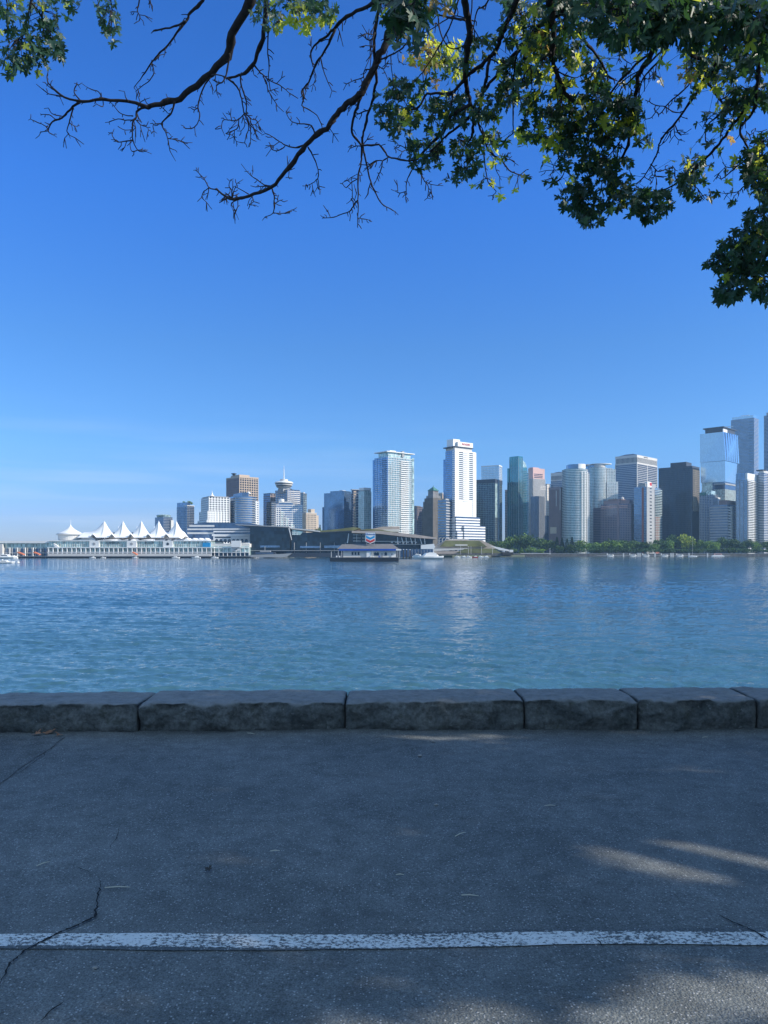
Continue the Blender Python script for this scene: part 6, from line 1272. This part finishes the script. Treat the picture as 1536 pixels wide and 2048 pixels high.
# white ships moored at far left
def yacht(name, label, x, D, L, H=1.0, flip=1, grp_='moored motor boats', red=None, mastz=0):
    o = empty(name, (PX(x, D), D, WZ), 0); tag(o, label, 'boat', grp_)
    if flip < 0: o.rotation_euler.z = math.pi
    hl = [( -L / 2, .22), (-L * .2, .26), (L * .15, .25), (L * .35, .17), (L / 2, .0)]
    m = MB(); n = len(hl); hgt = .095 * L * H
    rows = []
    for (x_, w) in hl:
        f = (x_ + L / 2) / L; zt = hgt * (1 + .35 * f * f); ww = w * L * .62
        rows.append([(x_ - (.06 * L if x_ > L * .4 else 0), -ww * .55, -.25), (x_, -ww, zt * .55), (x_, -ww * .96, zt), (x_, ww * .96, zt), (x_, ww, zt * .55), (x_ - (.06 * L if x_ > L * .4 else 0), ww * .55, -.25)])
    k = 0
    for r_ in rows: m.v += r_
    for i in range(n - 1):
        for j in range(6): a = i * 6 + j; b2_ = i * 6 + (j + 1) % 6; m.f.append((a, a + 6, b2_ + 6, b2_)); m.m.append(0)
    m.f.append((0, 1, 2, 3, 4, 5)); m.m.append(0); m.f.append(tuple((n - 1) * 6 + j for j in range(6))[::-1]); m.m.append(0)
    hull = m.build('hull', red or WHITE, o)
    m = MB(); m.prism([(-L * .3, -L * .085), (L * .12, -L * .085), (L * .22, 0), (L * .12, L * .085), (-L * .3, L * .085)], hgt, hgt * 2.0, [(-L * .28, -L * .075), (L * .05, -L * .075), (L * .09, 0), (L * .05, L * .075), (-L * .28, L * .075)]); cab = m.build('cabin', WHITE, o)
    m = MB(); m.box(-L * .25, L * .04, -L * .0875, -L * .079, hgt * 1.35, hgt * 1.75); m.build('window', GL_DARK, cab)
    m = MB(); m.box(-L * .22, -L * .02, -L * .06, L * .06, hgt * 2.0, hgt * 2.12 + .1); m.box(-L * .2, -L * .18, -L * .05, L * .05, hgt * 2.1, hgt * 2.7); m.build('flybridge', WHITE, o)
    if mastz: MB().tube([(-L * .05, 0, hgt * 1.9), (-L * .05, 0, mastz)], [.12, .06], 5).build('mast', WHITE, o)
    return o
yacht('motor_boat', 'white speedboat under way at the left edge, throwing up wake', 12, 430, 10.5, .8, 1, 'boats under way')
S = Site('wake', 'streak of white foam trailing behind the white speedboat', 36, 430, 'wake'); 
S.root['kind'] = 'stuff'; m = MB(); n = 24; rr_ = random.Random(5)
for i in range(n): 
    a = 6.28 * i / n; m.v.append((.8 * math.cos(a) * (1 + rr_.random() * .5), .5 * math.sin(a), .12 + rr_.random() * .3))
m.v.append((0, 0, 1.2)); m.v.append((.5, 0, 2.4)); m.f = [(i, (i + 1) % n, n) for i in range(n)]; m.m = [0] * n; m.f += [(0, n, n + 1), (4, n, n + 1)]; m.m += [0, 0]; m.build('foam', WHITE, S.root)
yacht('motor_yacht', 'white ship with tall slim mast moored at the pier by the left edge', 14, 800, 22, 1.0, 1, 'moored motor boats', None, 19)
yacht('motor_yacht', 'smaller white cabin boat moored beside the tall-masted ship', 24, 830, 12, 1.2, -1, 'moored motor boats', None, 9)
for i, (x, D, L) in enumerate(((185, 855, 7), (207, 858, 6), (270, 856, 7), (352, 855, 9), (392, 856, 10), (430, 857, 8))):
    yacht('dock_boat', ('small white boat at the pier foot below the first white sail', 'small white boat at the pier foot just right of the first sail', 'small white boat below the small orange awning', 'small white boat at the pier foot below the last sail', 'small white boat below the blue banner', 'small white boat at the pier foot below the arched hall')[i], x, D, L, 1.1, 1 if i % 2 else -1, 'small boats along the pier')

# --- fuel barge
S = Site('fuel_barge', 'floating fuel station: white cabin with grey roof and blue fascia on a dark barge', 730, 520, 'fuel barge')
S.ex([(659, 1114.8), (660, 1123.8), (797, 1123.8), (798, 1114.8)], 0, 11, plain('hull_paint', (.02, .03, .045), .5), 'hull'); S.ex([(797, 1119), (842, 1119.6), (842, 1123.5), (797, 1123.5)], 1, 6, GREY, 'float'); S.box(660, 797, 1115.2, 1114.5, .3, 10.7, GREY, 'deck')
S.box(686, 783, 1117, 1100, 2.4, 9, OFFW, 'wall'); S.box(776, 792, 1117, 1101.5, 3.2, 8.4, WHITE, 'side_wing')
# hipped roof
y0_, y1_ = .9, 10.2
a = [S.p(674, 1098.2, y0_), S.p(802, 1100, y0_), S.p(802, 1100, y1_), S.p(674, 1098.2, y1_)]; t_ = [S.p(684, 1088.5, 5.2), S.p(785, 1088, 5.2)]
m = MB(); m.v = [a[0], a[1], a[2], a[3], t_[0], t_[1]]; m.f = [(0, 1, 5, 4), (1, 2, 5), (2, 3, 4, 5), (3, 0, 4), (0, 3, 2, 1)]; m.m = [0] * 5; m.build('roof', plain('roof_shingle', (.17, .165, .17), .85), S.root)
S.box(678, 792, 1101.4, 1097.6, .75, 1.15, BLUEP, 'fascia'); S.box(792, 801.6, 1101, 1098, .8, 1.1, WHITE, 'fascia')
m = MB(); m.box(S.p(802, 0)[0], S.p(802, 0)[0] + .2, .9, 10.2, S.p(0, 1101.2)[2], S.p(0, 1098)[2]); m.build('fascia', WHITE, S.root)
for x in (703, 709, 715): S.box(x, x + 3.6, 1110, 1104, 2.25, 2.45, GL_DARK, 'window')
for x in (748, 753, 769): S.ex([(x, 1111), (x, 1106), (x + 2.5, 1104), (x + 5, 1106), (x + 5, 1111)], 2.25, 2.45, GL_DARK, 'window')
d = S.box(762, 766, 1117, 1106, 2.2, 2.45, GREY, 'door'); S.box(782, 785, 1110, 1107, 3.0, 3.25, GL_DARK, 'window')
S.box(733, 742, 1117, 1102.5, 1.4, 2.4, WHITE, 'kiosk')
for x in (676, 683, 744, 794, 798): S.box(x, x + .7, 1117, 1101, 1.0, 1.25, WHITE, 'post')
S.box(662, 662.7, 1117, 1103, 1, 1.3, WHITE, 'post')
for x in (672, 678, 740, 746, 757): S.box(x, x + 2.4, 1117, 1111.5, .8, 1.6, WHITE if x % 2 == 0 else BLUEP, 'fuel_pump')
S.box(686, 730, 1117, 1116, .3, .7, TIMBER, 'bumper')
# the sign on top: shield with blue over red chevrons
S2 = Site('barge_sign', 'white shield sign with blue and red chevrons standing on the fuel barge roof', 740.5, 523, 'sign', None, PZ(1088, 523))
S2.ex([(731, 1065), (750.5, 1065), (750.5, 1083), (740.7, 1087.4), (731, 1083)], 0, .35, WHITE, 'board')
m = MB()
for q in (((730.2, 1064.2), (751.3, 1064.2), (751.3, 1065), (730.2, 1065)), ((730.2, 1065), (731, 1065), (731, 1084), (730.2, 1083.6)), ((750.5, 1065), (751.3, 1065), (751.3, 1083.6), (750.5, 1084))): S2.ex(list(q), -.06, .4, None, '', m, False)
m.build('border', GREY, S2.root)
S2.ex([(732.2, 1071), (740.7, 1075), (749.3, 1071), (749.3, 1075.4), (740.7, 1079.4), (732.2, 1075.4)], -.08, 0, CYAN, 'chevron'); S2.ex([(732.2, 1077.2), (740.7, 1081.2), (749.3, 1077.2), (749.3, 1081.8), (740.7, 1085.8), (732.2, 1081.8)], -.08, 0, RED, 'chevron')
site_text(S2, 'Chevron', 1.75, BLUEP, 740.7, 1068.2, -.1)
for x in (733, 748): S2.box(x, x + .7, 1090.5, 1083, .2, .5, GREY, 'post')
for x in (807, 813, 820):
    q = Site('piling', ('dark mooring pile nearest the right end of the fuel barge', 'middle dark mooring pile right of the fuel barge', 'dark mooring pile farthest right of the fuel barge')[(807, 813, 820).index(x)], x, 570, 'pile', 'mooring piles by the fuel barge'); MB().tube([(0, 0, -2), (0, 0, S.p(0, 1099)[2])], [.45, .4], 8).build('shaft', TIMBER, q.root); MB().tube([(0, 0, S.p(0, 1099)[2]), (0, 0, S.p(0, 1098)[2])], [.5, .1], 8).build('cap', WHITE, q.root)
# marina behind the barge: yachts
yacht('motor_yacht', 'large white motor yacht right of the fuel barge', 856, 700, 27, 1.15, -1)
yacht('motor_yacht', 'white cabin cruiser tucked behind the large white yacht', 872, 800, 16, 1.4, 1)
yacht('motor_yacht', 'white boat moored in front of the raking columns', 838, 860, 15, 1.5, 1)
lb = ('leftmost small white boat below the grassy mound', 'second small white boat below the grassy mound', 'third small white boat below the grassy mound, left of the red one', 'small red boat among white ones below the grassy mound', 'small white boat right of the red one', 'last small white boat at the foot of the mound')
for i, x in enumerate((915, 927, 938, 950, 962, 972)): yacht('small_boat', lb[i], x, 930, 7.5, 1.5, (-1) ** i, 'small boats below the grassy mound', RED if i == 3 else None)
# floating homes and dock roofs left of the mound
S = Site('boat_shed', 'white-roofed boat shed on the dock left of the large yacht', 850, 880, 'boat shed'); S.ex([(842, 1098), (842, 1090), (868, 1087.6), (870, 1094), (868, 1098)], 0, 10, WHITE, 'roof'); S.box(800, 866, 1114, 1098, 1, 9, GL_NAVY, 'wall')
mb = MB(); x = 800
while x < 866: S.box(x, x + .7, 1114, 1098, .4, 1, mb=mb); x += 6
mb.build('mullion', GREY, S.root)

# --- grassy mound park with terraces
S = Site('park_steps', 'pale stone terraces and walls stepping up the grassy mound by the water', 930, 1120, 'terrace')
S.ex([(838, 1112.5), (855, 1108), (1012, 1106), (1026, 1112.8)], 0, 30, M_ROCK, 'bank')
S.ex([(848, 1108), (852, 1103), (930, 1101.8), (1010, 1105), (1012, 1108)], 3, 40, SANDY, 'lower_path'); S.ex([(852, 1103.4), (853, 1097.5), (936, 1096.2), (936, 1099), (870, 1102)], 5, 40, OFFW, 'retaining_wall')
S.ex([(862, 1098), (884, 1086), (895, 1079), (968, 1080), (1002, 1096), (990, 1098)], 24, 60, SANDY, 'upper_path'); S.ex([(980, 1091), (1000, 1095), (1026, 1101), (1026, 1104), (1000, 1100)], 4, 8, WHITE, 'handrail')
S.box(913, 938, 1091, 1088.6, 20, 23, OFFW, 'bench_wall'); S.box(905, 945, 1080.5, 1077, 50, 60, OFFW, 'pavilion'); S.box(911, 940, 1087.6, 1083.6, 22.5, 24, DGREY, 'glazing')
def lawn(pts, y0, y1, nm_='lawn'):
    P = [S.p(*q) for q in pts]; m = MB(); S.ex(pts, y0, y1, GRASS, 'lawn'); 
lawn([(882, 1093), (893, 1081), (962, 1081), (978, 1093)], 21, 58); lawn([(912, 1106), (930, 1097.5), (986, 1097), (1004, 1106)], 2, 30)
S.box(1004, 1026, 1110, 1104.4, -4, 6, TIMBER, 'dock'); S.box(1019, 1026, 1105, 1099.5, -2, 3, WHITE, 'hut')
for k, x in enumerate((921, 937, 942, 963, 985)):
    q = Site('lamp_post', f'thin white lamp post on the terraces, {("first", "second", "third", "fourth", "last")[k]} from the left', x, 1118, 'lamp post', 'lamp posts on the terraces'); m = MB(); m.tube([(0, 0, 4), (0, 0, 15)], [.22, .16], 6); m.build('pole', WHITE, q.root); MB().box(-.5, .5, -.3, .3, 15, 15.5).build('lamp_head', WHITE, q.root)
for k in range(5):
    x = 878 + k * 6.5; q = Site('roof_hoop', f'bent white post at the top left of the mound, {("first", "second", "third", "fourth", "fifth")[k]} from the left', x, 1150, 'post', 'bent white posts above the mound', GZ)
    q.root.location.z = PZ(1088, 1150) ; MB().tube([(0, 0, 0), (0, 0, 7), (1.2, 0, 9), (3.5, 0, 9.6)], [.4, .4, .35, .3], 6).build('post', OFFW, q.root)
# --- shore edge at right with seawall strip
S = Site('shore_wall', 'low dark stone shore wall running below the trees', 1280, 1255, 'wall'); S.box(1026, 1640, 1114, 1107.5, 0, 3, M_ROCK, 'stone_face'); S.box(1026, 1640, 1107.6, 1107.0, -.2, 5, GREY, 'coping')
mb = MB(); S.box(1040, 1100, 1107.4, 1106.4, -6, -3, mb=mb); mb.build('walkway', OFFW, S.root)
# seaplanes and little boats along the shore
def seaplane(x, label, s=1, D=1180):
    o = empty('seaplane', (PX(x, D), D, WZ), 0); tag(o, label, 'seaplane', 'seaplanes moored below the trees')
    if s < 0: o.rotation_euler.z = math.pi
    m = MB(); m.tube([(-5.5, 0, 2.6), (-4, 0, 2.4), (-1, 0, 2.3), (3, 0, 2.2), (4.6, 0, 2.0), (5.4, 0, 2.0)], [.25, .5, .95, 1.05, .8, .3], 10); m.build('fuselage', WHITE, o, True)
    MB().box(-.3, 1.8, -8, 8, 3.2, 3.45).build('wing', WHITE, o)
    m = MB(); m.box(-5.6, -4.4, -.1, .1, 2.5, 5.2); m.box(-5.6, -4.7, -2.4, 2.4, 2.9, 3.05); m.build('tail', WHITE, o)
    for yy in (-1.6, 1.6): m = MB(); m.tube([(-4.5, yy, .4), (-2, yy, .35), (3, yy, .35), (5, yy, .75)], [.15, .5, .55, .1], 8); m.beam((1.5, yy, .5), (1.2, yy * .4, 2), .15); m.beam((-1.5, yy, .5), (-1, yy * .4, 2), .15); m.build('pontoon', WHITE, o)
    MB().box(1.2, 3.2, -1.06, 1.06, 2.5, 3.0).build('window', GL_DARK, o); MB().tube([(5.4, 0, 2.0), (5.7, 0, 2.0)], [.25, .1], 6).build('propeller_hub', DGREY, o)
for x, l, s in ((1221, 'leftmost white seaplane moored below the trees, under the mauve building', 1), (1266, 'white seaplane between the first pair of pale piles', 1), (1292, 'white seaplane below the red-striped tower', 1), (1329, 'white seaplane below the left edge of the black tower', 1), (1360, 'white seaplane just left of the sailboat', 1)): seaplane(x, l, s)
for k, x in enumerate((1247, 1276, 1280, 1310, 1342, 1346, 1378, 1415)):
    lab = ('first', 'second', 'third', 'fourth', 'fifth', 'sixth', 'seventh', 'last')[k]; q = Site('mooring_post', f'pale mooring post among the seaplanes, {lab} from the left', x, 1190, 'post', 'pale posts among the seaplanes'); MB().box(-.9, .9, -.6, .6, -1, 5.4).build('shaft', OFFW, q.root); MB().box(-1.0, 1.0, -.7, .7, 5.4, 6.0).build('cap', GREY, q.root)
o = yacht('sailboat', 'white sailboat with one tall bare mast below the black tower', 1386, 1150, 13, .8, 1, None, None, 35 * .9)
S = Site('dock_shack', 'reddish boat with a cabin at the right end of the moored craft', 1435, 1190, 'boat'); S.ex([(1424, 1113), (1426, 1110.4), (1446, 1110.4), (1450, 1113)], 0, 4, WHITE, 'hull'); S.box(1429, 1444, 1110.4, 1107, .8, 3.2, PINK, 'cabin'); S.box(1431, 1442, 1109.4, 1108.2, .6, .85, GL_DARK, 'window')
S = Site('floating_walkway', 'long low grey floating dock behind the seaplanes', 1300, 1215, 'dock'); S.box(1195, 1460, 1112, 1111, 0, 3, GREY, 'deck')
mb = MB(); x = 1196
while x < 1460: S.box(x, x + 1, 1113, 1111.9, .3, 2.6, mb=mb); x += 12
mb.build('float', TIMBER, S.root)
q = Site('flag_pole', 'white pole standing on the shore wall left of the dark firs', 1100, 1240, 'pole'); MB().tube([(0, 0, 3), (0, 0, 13)], [.25, .15], 6).build('shaft', WHITE, q.root); MB().lathe([(.4, 0), (.5, .4), (.1, .8)], 8).build('finial', WHITE, q.root).location.z = 13

# --- trees on the far shore
def crown_mat(name, c1, c2):
    t = NT(name); g = t.n('ShaderNodeNewGeometry'); col = t.mix(g.outputs['Random Per Island'], c1, c2)
    oi = t.n('ShaderNodeObjectInfo'); col = t.mix(1.0, col, t.rng(oi.outputs['Random'], 0, 1, .75, 1.3), 'MULTIPLY')
    return t.set(color=col, rough=.7, spec=.15)
CM = {'dark': crown_mat('foliage_dark', (.05, .105, .035), (.10, .16, .05)), 'mid': crown_mat('foliage_mid', (.10, .19, .035), (.19, .28, .055)), 'yellow': crown_mat('foliage_yellow', (.20, .26, .03), (.32, .36, .05)), 'fir': crown_mat('foliage_fir', (.018, .045, .03), (.035, .065, .04))}
def far_crown(kind, seed):
    r = random.Random(seed); m = MB(); n = 800
    lob = [(r.uniform(-.28, .28), r.uniform(-.28, .28), r.uniform(.42, .8), r.uniform(.2, .34)) for _ in range(9)]
    for _ in range(n):
        if kind == 'cone':
            h = r.random() ** 1.3; rad = .26 * (1 - h) + .02; a = r.uniform(0, 6.28); q = rad * math.sqrt(r.random()) ** .6; c = Vector((q * math.cos(a), q * math.sin(a), .12 + .88 * h)); s_ = .035
        else:
            lx, ly, lz, lr_ = r.choice(lob); v = Vector((r.gauss(0, 1), r.gauss(0, 1), r.gauss(0, 1))).normalized() * lr_ * r.random() ** .25
            c = Vector((lx + v.x, ly + v.y, max(.14, lz + v.z * .8))); s_ = .042
        d1 = Vector((r.uniform(-1, 1), r.uniform(-1, 1), r.uniform(-1, 1))).normalized(); d2 = d1.cross(Vector((r.uniform(-1, 1), r.uniform(-1, 1), r.uniform(-1, 1)))).normalized(); s_ *= r.uniform(.7, 1.4)
        m.poly([c - d1 * s_, c + d2 * s_ * .7, c + d1 * s_, c - d2 * s_ * .6 + d1.cross(d2) * s_ * .2])
    return m
TRUNKM = MB().tube([(0, 0, -.05), (0, 0, .25), (.02, 0, .55)], [.03, .022, .01], 6).build('trunk', M_BARK); trunk_me = TRUNKM.data; D_.objects.remove(TRUNKM)
CR = {}
for k_, kd in (('round', 'round'), ('round2', 'round'), ('round3', 'round'), ('cone', 'cone')):
    for cm in CM:
        mm_ = far_crown(kd, hash(k_) % 1 + {'round': 1, 'round2': 2, 'round3': 3, 'cone': 4}[k_]); o_ = mm_.build('crown', CM[cm]); CR[(k_, cm)] = o_.data; D_.objects.remove(o_)
ORD = ('first', 'second', 'third', 'fourth', 'fifth', 'sixth', 'seventh', 'eighth', 'ninth', 'tenth', 'eleventh', 'twelfth')
tree_count = {}
def far_tree(px, ytop, D, wpx, shape, cm, base=None):
    base = GZ if base is None else base
    h = PZ(ytop, D) - base; w = wpx / F * D
    ref = [(1000, 1060, 'below the teal tower'), (1060, 1100, 'below the cream ribbed tower'), (1100, 1135, 'below the purple slab'), (1135, 1185, 'below the rounded white tower'), (1185, 1268, 'below the mauve mid-rise'), (1268, 1322, 'below the red-striped tower'), (1322, 1400, 'below the black tower'), (1400, 1472, 'below the striped mid-rise'), (1472, 1700, 'near the right edge')]
    rf = next((n_ for a_, b_, n_ in ref if a_ <= px < b_), 'beside the mound'); look = {'dark': 'dark green', 'mid': 'mid-green', 'yellow': 'yellow-green', 'fir': 'blue-green'}[cm]
    kd = 'conical' if shape == 'cone' else 'round'; tree_count.setdefault((look, kd, rf), []).append((px, None))
    o = empty('shoreline_fir' if shape == 'cone' else 'shoreline_tree', (PX(px, D), D, base), rnd.uniform(0, 6.28)); tag(o, 'x', 'tree', 'trees along the far shore')
    tree_count[(look, kd, rf)][-1] = (px, o, D)
    c = D_.objects.new('crown', CR[(shape, cm)]); coll.objects.link(c); c.parent = o; c.scale = (w, w, h) if shape != 'cone' else (w * 1.9, w * 1.9, h)
    c2 = D_.objects.new('trunk', trunk_me); coll.objects.link(c2); c2.parent = o; c2.scale = (h * .8, h * .8, h)
tg = random.Random(77)
for px, yt, D, w, sh, cm in (
    (1040, 1067, 1380, 44, 'round', 'dark'), (1062, 1068, 1370, 44, 'round2', 'dark'), (1082, 1077, 1350, 34, 'round3', 'dark'), (1050, 1064.5, 1410, 40, 'round2', 'mid'), (1020, 1073, 1390, 30, 'round3', 'mid'), (1006, 1080, 1380, 22, 'round', 'mid'), (1090, 1078, 1340, 26, 'round', 'mid'),
    (1027, 1095, 1290, 14, 'round2', 'mid'), (1043, 1095, 1290, 12, 'cone', 'mid'), (1066, 1094, 1285, 18, 'round3', 'mid'), (1080, 1097, 1285, 16, 'round', 'mid'), (1054, 1097, 1285, 12, 'round', 'mid'), (965, 1079, 1300, 16, 'round', 'mid'), (980, 1078, 1300, 18, 'round2', 'dark'), (990, 1082, 1300, 16, 'round3', 'dark'),
    (1104, 1078, 1330, 18, 'round2', 'dark'), (1114, 1074, 1320, 12, 'cone', 'fir'), (1124, 1076, 1318, 13, 'cone', 'fir'), (1134, 1077, 1316, 13, 'cone', 'fir'), (1144, 1074, 1320, 14, 'cone', 'fir'), (1120, 1090, 1290, 16, 'round', 'dark'), (1140, 1088, 1290, 16, 'round3', 'dark'),
    (1156, 1079, 1320, 24, 'round', 'mid'), (1172, 1082, 1310, 24, 'round2', 'mid'), (1188, 1084, 1310, 26, 'round3', 'mid'), (1204, 1082, 1310, 24, 'round', 'mid'), (1218, 1076, 1320, 26, 'round2', 'dark'), (1232, 1080, 1315, 24, 'round3', 'mid'), (1246, 1078, 1318, 24, 'round', 'dark'), (1258, 1082, 1312, 22, 'round2', 'mid'), (1272, 1080, 1318, 26, 'round3', 'dark'), (1288, 1082, 1315, 24, 'round', 'dark'), (1304, 1084, 1310, 24, 'round2', 'mid'),
    (1160, 1094, 1288, 24, 'round3', 'dark'), (1182, 1096, 1286, 26, 'round', 'dark'), (1206, 1095, 1288, 26, 'round2', 'dark'), (1230, 1096, 1286, 26, 'round3', 'dark'), (1254, 1095, 1288, 28, 'round', 'dark'), (1278, 1096, 1286, 26, 'round2', 'dark'), (1300, 1096, 1286, 26, 'round3', 'dark'),
    (1322, 1077, 1325, 26, 'round', 'dark'), (1337, 1076, 1318, 18, 'round2', 'mid'), (1350, 1068, 1335, 26, 'round3', 'dark'), (1374, 1066, 1325, 28, 'round', 'yellow'), (1366, 1067, 1340, 22, 'round2', 'mid'), (1394, 1079, 1315, 24, 'round3', 'mid'), (1412, 1080, 1312, 24, 'round', 'mid'), (1428, 1080, 1312, 20, 'round2', 'mid'), (1444, 1074, 1322, 26, 'round3', 'dark'), (1460, 1076, 1318, 26, 'round', 'dark'), (1478, 1078, 1318, 24, 'round2', 'dark'), (1494, 1078, 1318, 22, 'round3', 'dark'), (1510, 1082, 1310, 18, 'round', 'mid'), (1526, 1078, 1318, 26, 'round2', 'dark'), (1545, 1079, 1318, 26, 'round3', 'dark'), (1565, 1079, 1318, 26, 'round', 'dark'),
    (1322, 1096, 1286, 26, 'round3', 'dark'), (1345, 1095, 1286, 28, 'round', 'dark'), (1370, 1096, 1286, 28, 'round2', 'dark'), (1395, 1096, 1286, 28, 'round3', 'dark'), (1420, 1095, 1286, 28, 'round', 'dark'), (1446, 1096, 1286, 28, 'round2', 'dark'), (1470, 1095, 1286, 28, 'round3', 'dark'), (1496, 1096, 1286, 28, 'round', 'dark'), (1522, 1095, 1286, 28, 'round2', 'dark'), (1548, 1095, 1286, 28, 'round2', 'dark'),
    (634, 1053, 1300, 14, 'round', 'mid'), (640, 1050, 1320, 10, 'cone', 'fir')):
    far_tree(px, yt, D, w * 1.25, sh, cm)
for (look, kd, rf), L in tree_count.items():
    L.sort(key=lambda q: q[0])
    for i, (px, o, D) in enumerate(L):
        if px < 700: o['label'] = f'{look} {kd} tree in the gap right of the beige brick block'; continue
        row = ' in the front row' if D < 1300 else ''
        o['label'] = f'{look} {kd} shoreline tree {rf}' + (f', {ORD[i]} of {len(L)} from the left' if len(L) > 1 else '')
# rooftop garden trees on the slim tower
for k, (px, yt, w) in enumerate(((369, 1004, 7), (380, 1003.5, 9), (384, 1006, 6))):
    base = PZ(1010, 1505); o = empty('roof_tree', (PX(px, 1520), 1520, base)); tag(o, f'small tree on the roof of the slim dark blue tower, {ORD[k]} from the left', 'tree', 'roof garden trees')
    c = D_.objects.new('crown', CR[('round', 'mid')]); coll.objects.link(c); c.parent = o; c.scale = (w * 1.1, w * 1.1, PZ(yt, 1520) - base + 2); c2 = D_.objects.new('trunk', trunk_me); coll.objects.link(c2); c2.parent = o; c2.scale = (5, 5, 6)

# ---------------------------------------------------------------- litter on the path
DRY = plain('dry_leaf', (0.33, 0.17, 0.10), 0.8, var=.3, scale=30); STRAW = plain('straw', (0.55, 0.52, 0.42), 0.8); PEB = plain('pebble', (0.30, 0.29, 0.27), .8)
def dryleaf(px, py, s, label, mat=DRY):
    p = gpt(px, py, .012); L = Leaves(); r = random.Random(int(px)); L.add(Vector((0, 0, 0)), s, (r.uniform(-1, 1), r.uniform(-1, 1), .15), (r.uniform(-.4, .4), r.uniform(-.4, .4), 1), 0, r)
    o = L.build('dry_leaf', [mat], None); o.location = p; tag(o, label, 'leaf', 'dry leaves on the path')
dryleaf(98, 1468, .075, 'curled reddish-brown leaf at the foot of the wall on the left'); dryleaf(70, 1470, .07, 'smaller brown leaf just left of the curled one', DRY); dryleaf(120, 1471, .06, 'small dark leaf just right of the curled reddish one'); dryleaf(420, 1746, .035, 'small dark leaf in the faint patch of sun on the path', TIMBER)
def straw(px, py, L, ang, label):
    p = gpt(px, py, .010); m = MB(); d = Vector((math.cos(ang), math.sin(ang), 0)); m.tube([-d * L / 2, Vector((0, .004, .002)), d * L / 2], [.0025, .003, .0015], 5); o = m.build('straw', STRAW); o.location = p; tag(o, label, 'straw', 'bits of straw on the path')
for px, py, L, a, l in ((245, 1462, .16, 0, 'pale straw against the wall foot, left of the second block joint'), (502, 1469, .08, -.5, 'short pale straw under the second wall block'), (86, 1730, .07, .9, 'pale straw lying alone on the left of the path'), (235, 1779, .12, .05, 'pale straw beside the long crack'), (920, 1670, .09, .8, 'thin straw on the middle of the path'), (940, 1794, .08, -.1, 'pale straw in the middle above the white line'), (1100, 1611, .07, .1, 'short pale straw on the right of the path'), (800, 1752, .04, 0, 'tiny pale straw above the white line, centre'), (1410, 1475, .06, .4, 'tiny straw near the wall on the right'), (550, 1708, .05, .1, 'pale scrap of straw left of centre')): straw(px, py, L, a, l)
for px, py, s, l in ((840, 1514, .016, 'small pale pebble below the wall, right of centre'), (866, 1485, .014, 'tiny pale pebble close to the wall'), (872, 1611, .012, 'tiny bright pebble mid-path, right of centre'), (190, 1938, .010, 'tiny white pebble below the white line on the left')):
    m = MB(); m.lathe([(.3 * s, 0), (s, .3 * s), (.8 * s, .7 * s), (.2 * s, .9 * s)], 9); o = m.build('pebble', PEB, None, True); o.location = gpt(px, py, .002); o.scale = (1.3, .9, 1); tag(o, l, 'pebble', 'pebbles on the path')
# ---------------------------------------------------------------- the air over the water
hm = D_.materials.new('haze'); hm.use_nodes = True; ht = hm.node_tree; ht.nodes.clear()
ho = ht.nodes.new('ShaderNodeOutputMaterial'); hv = ht.nodes.new('ShaderNodeVolumePrincipled')
hv.inputs['Color'].default_value = (0.42, 0.72, 1.0, 1); hv.inputs['Density'].default_value = 0.000075; hv.inputs['Anisotropy'].default_value = 0.1
ht.links.new(hv.outputs[0], ho.inputs['Volume'])
haze = MB().box(-2400, 2400, -40, 2100, WZ - 5, 380).build('haze', hm); tag(haze, kind='stuff')
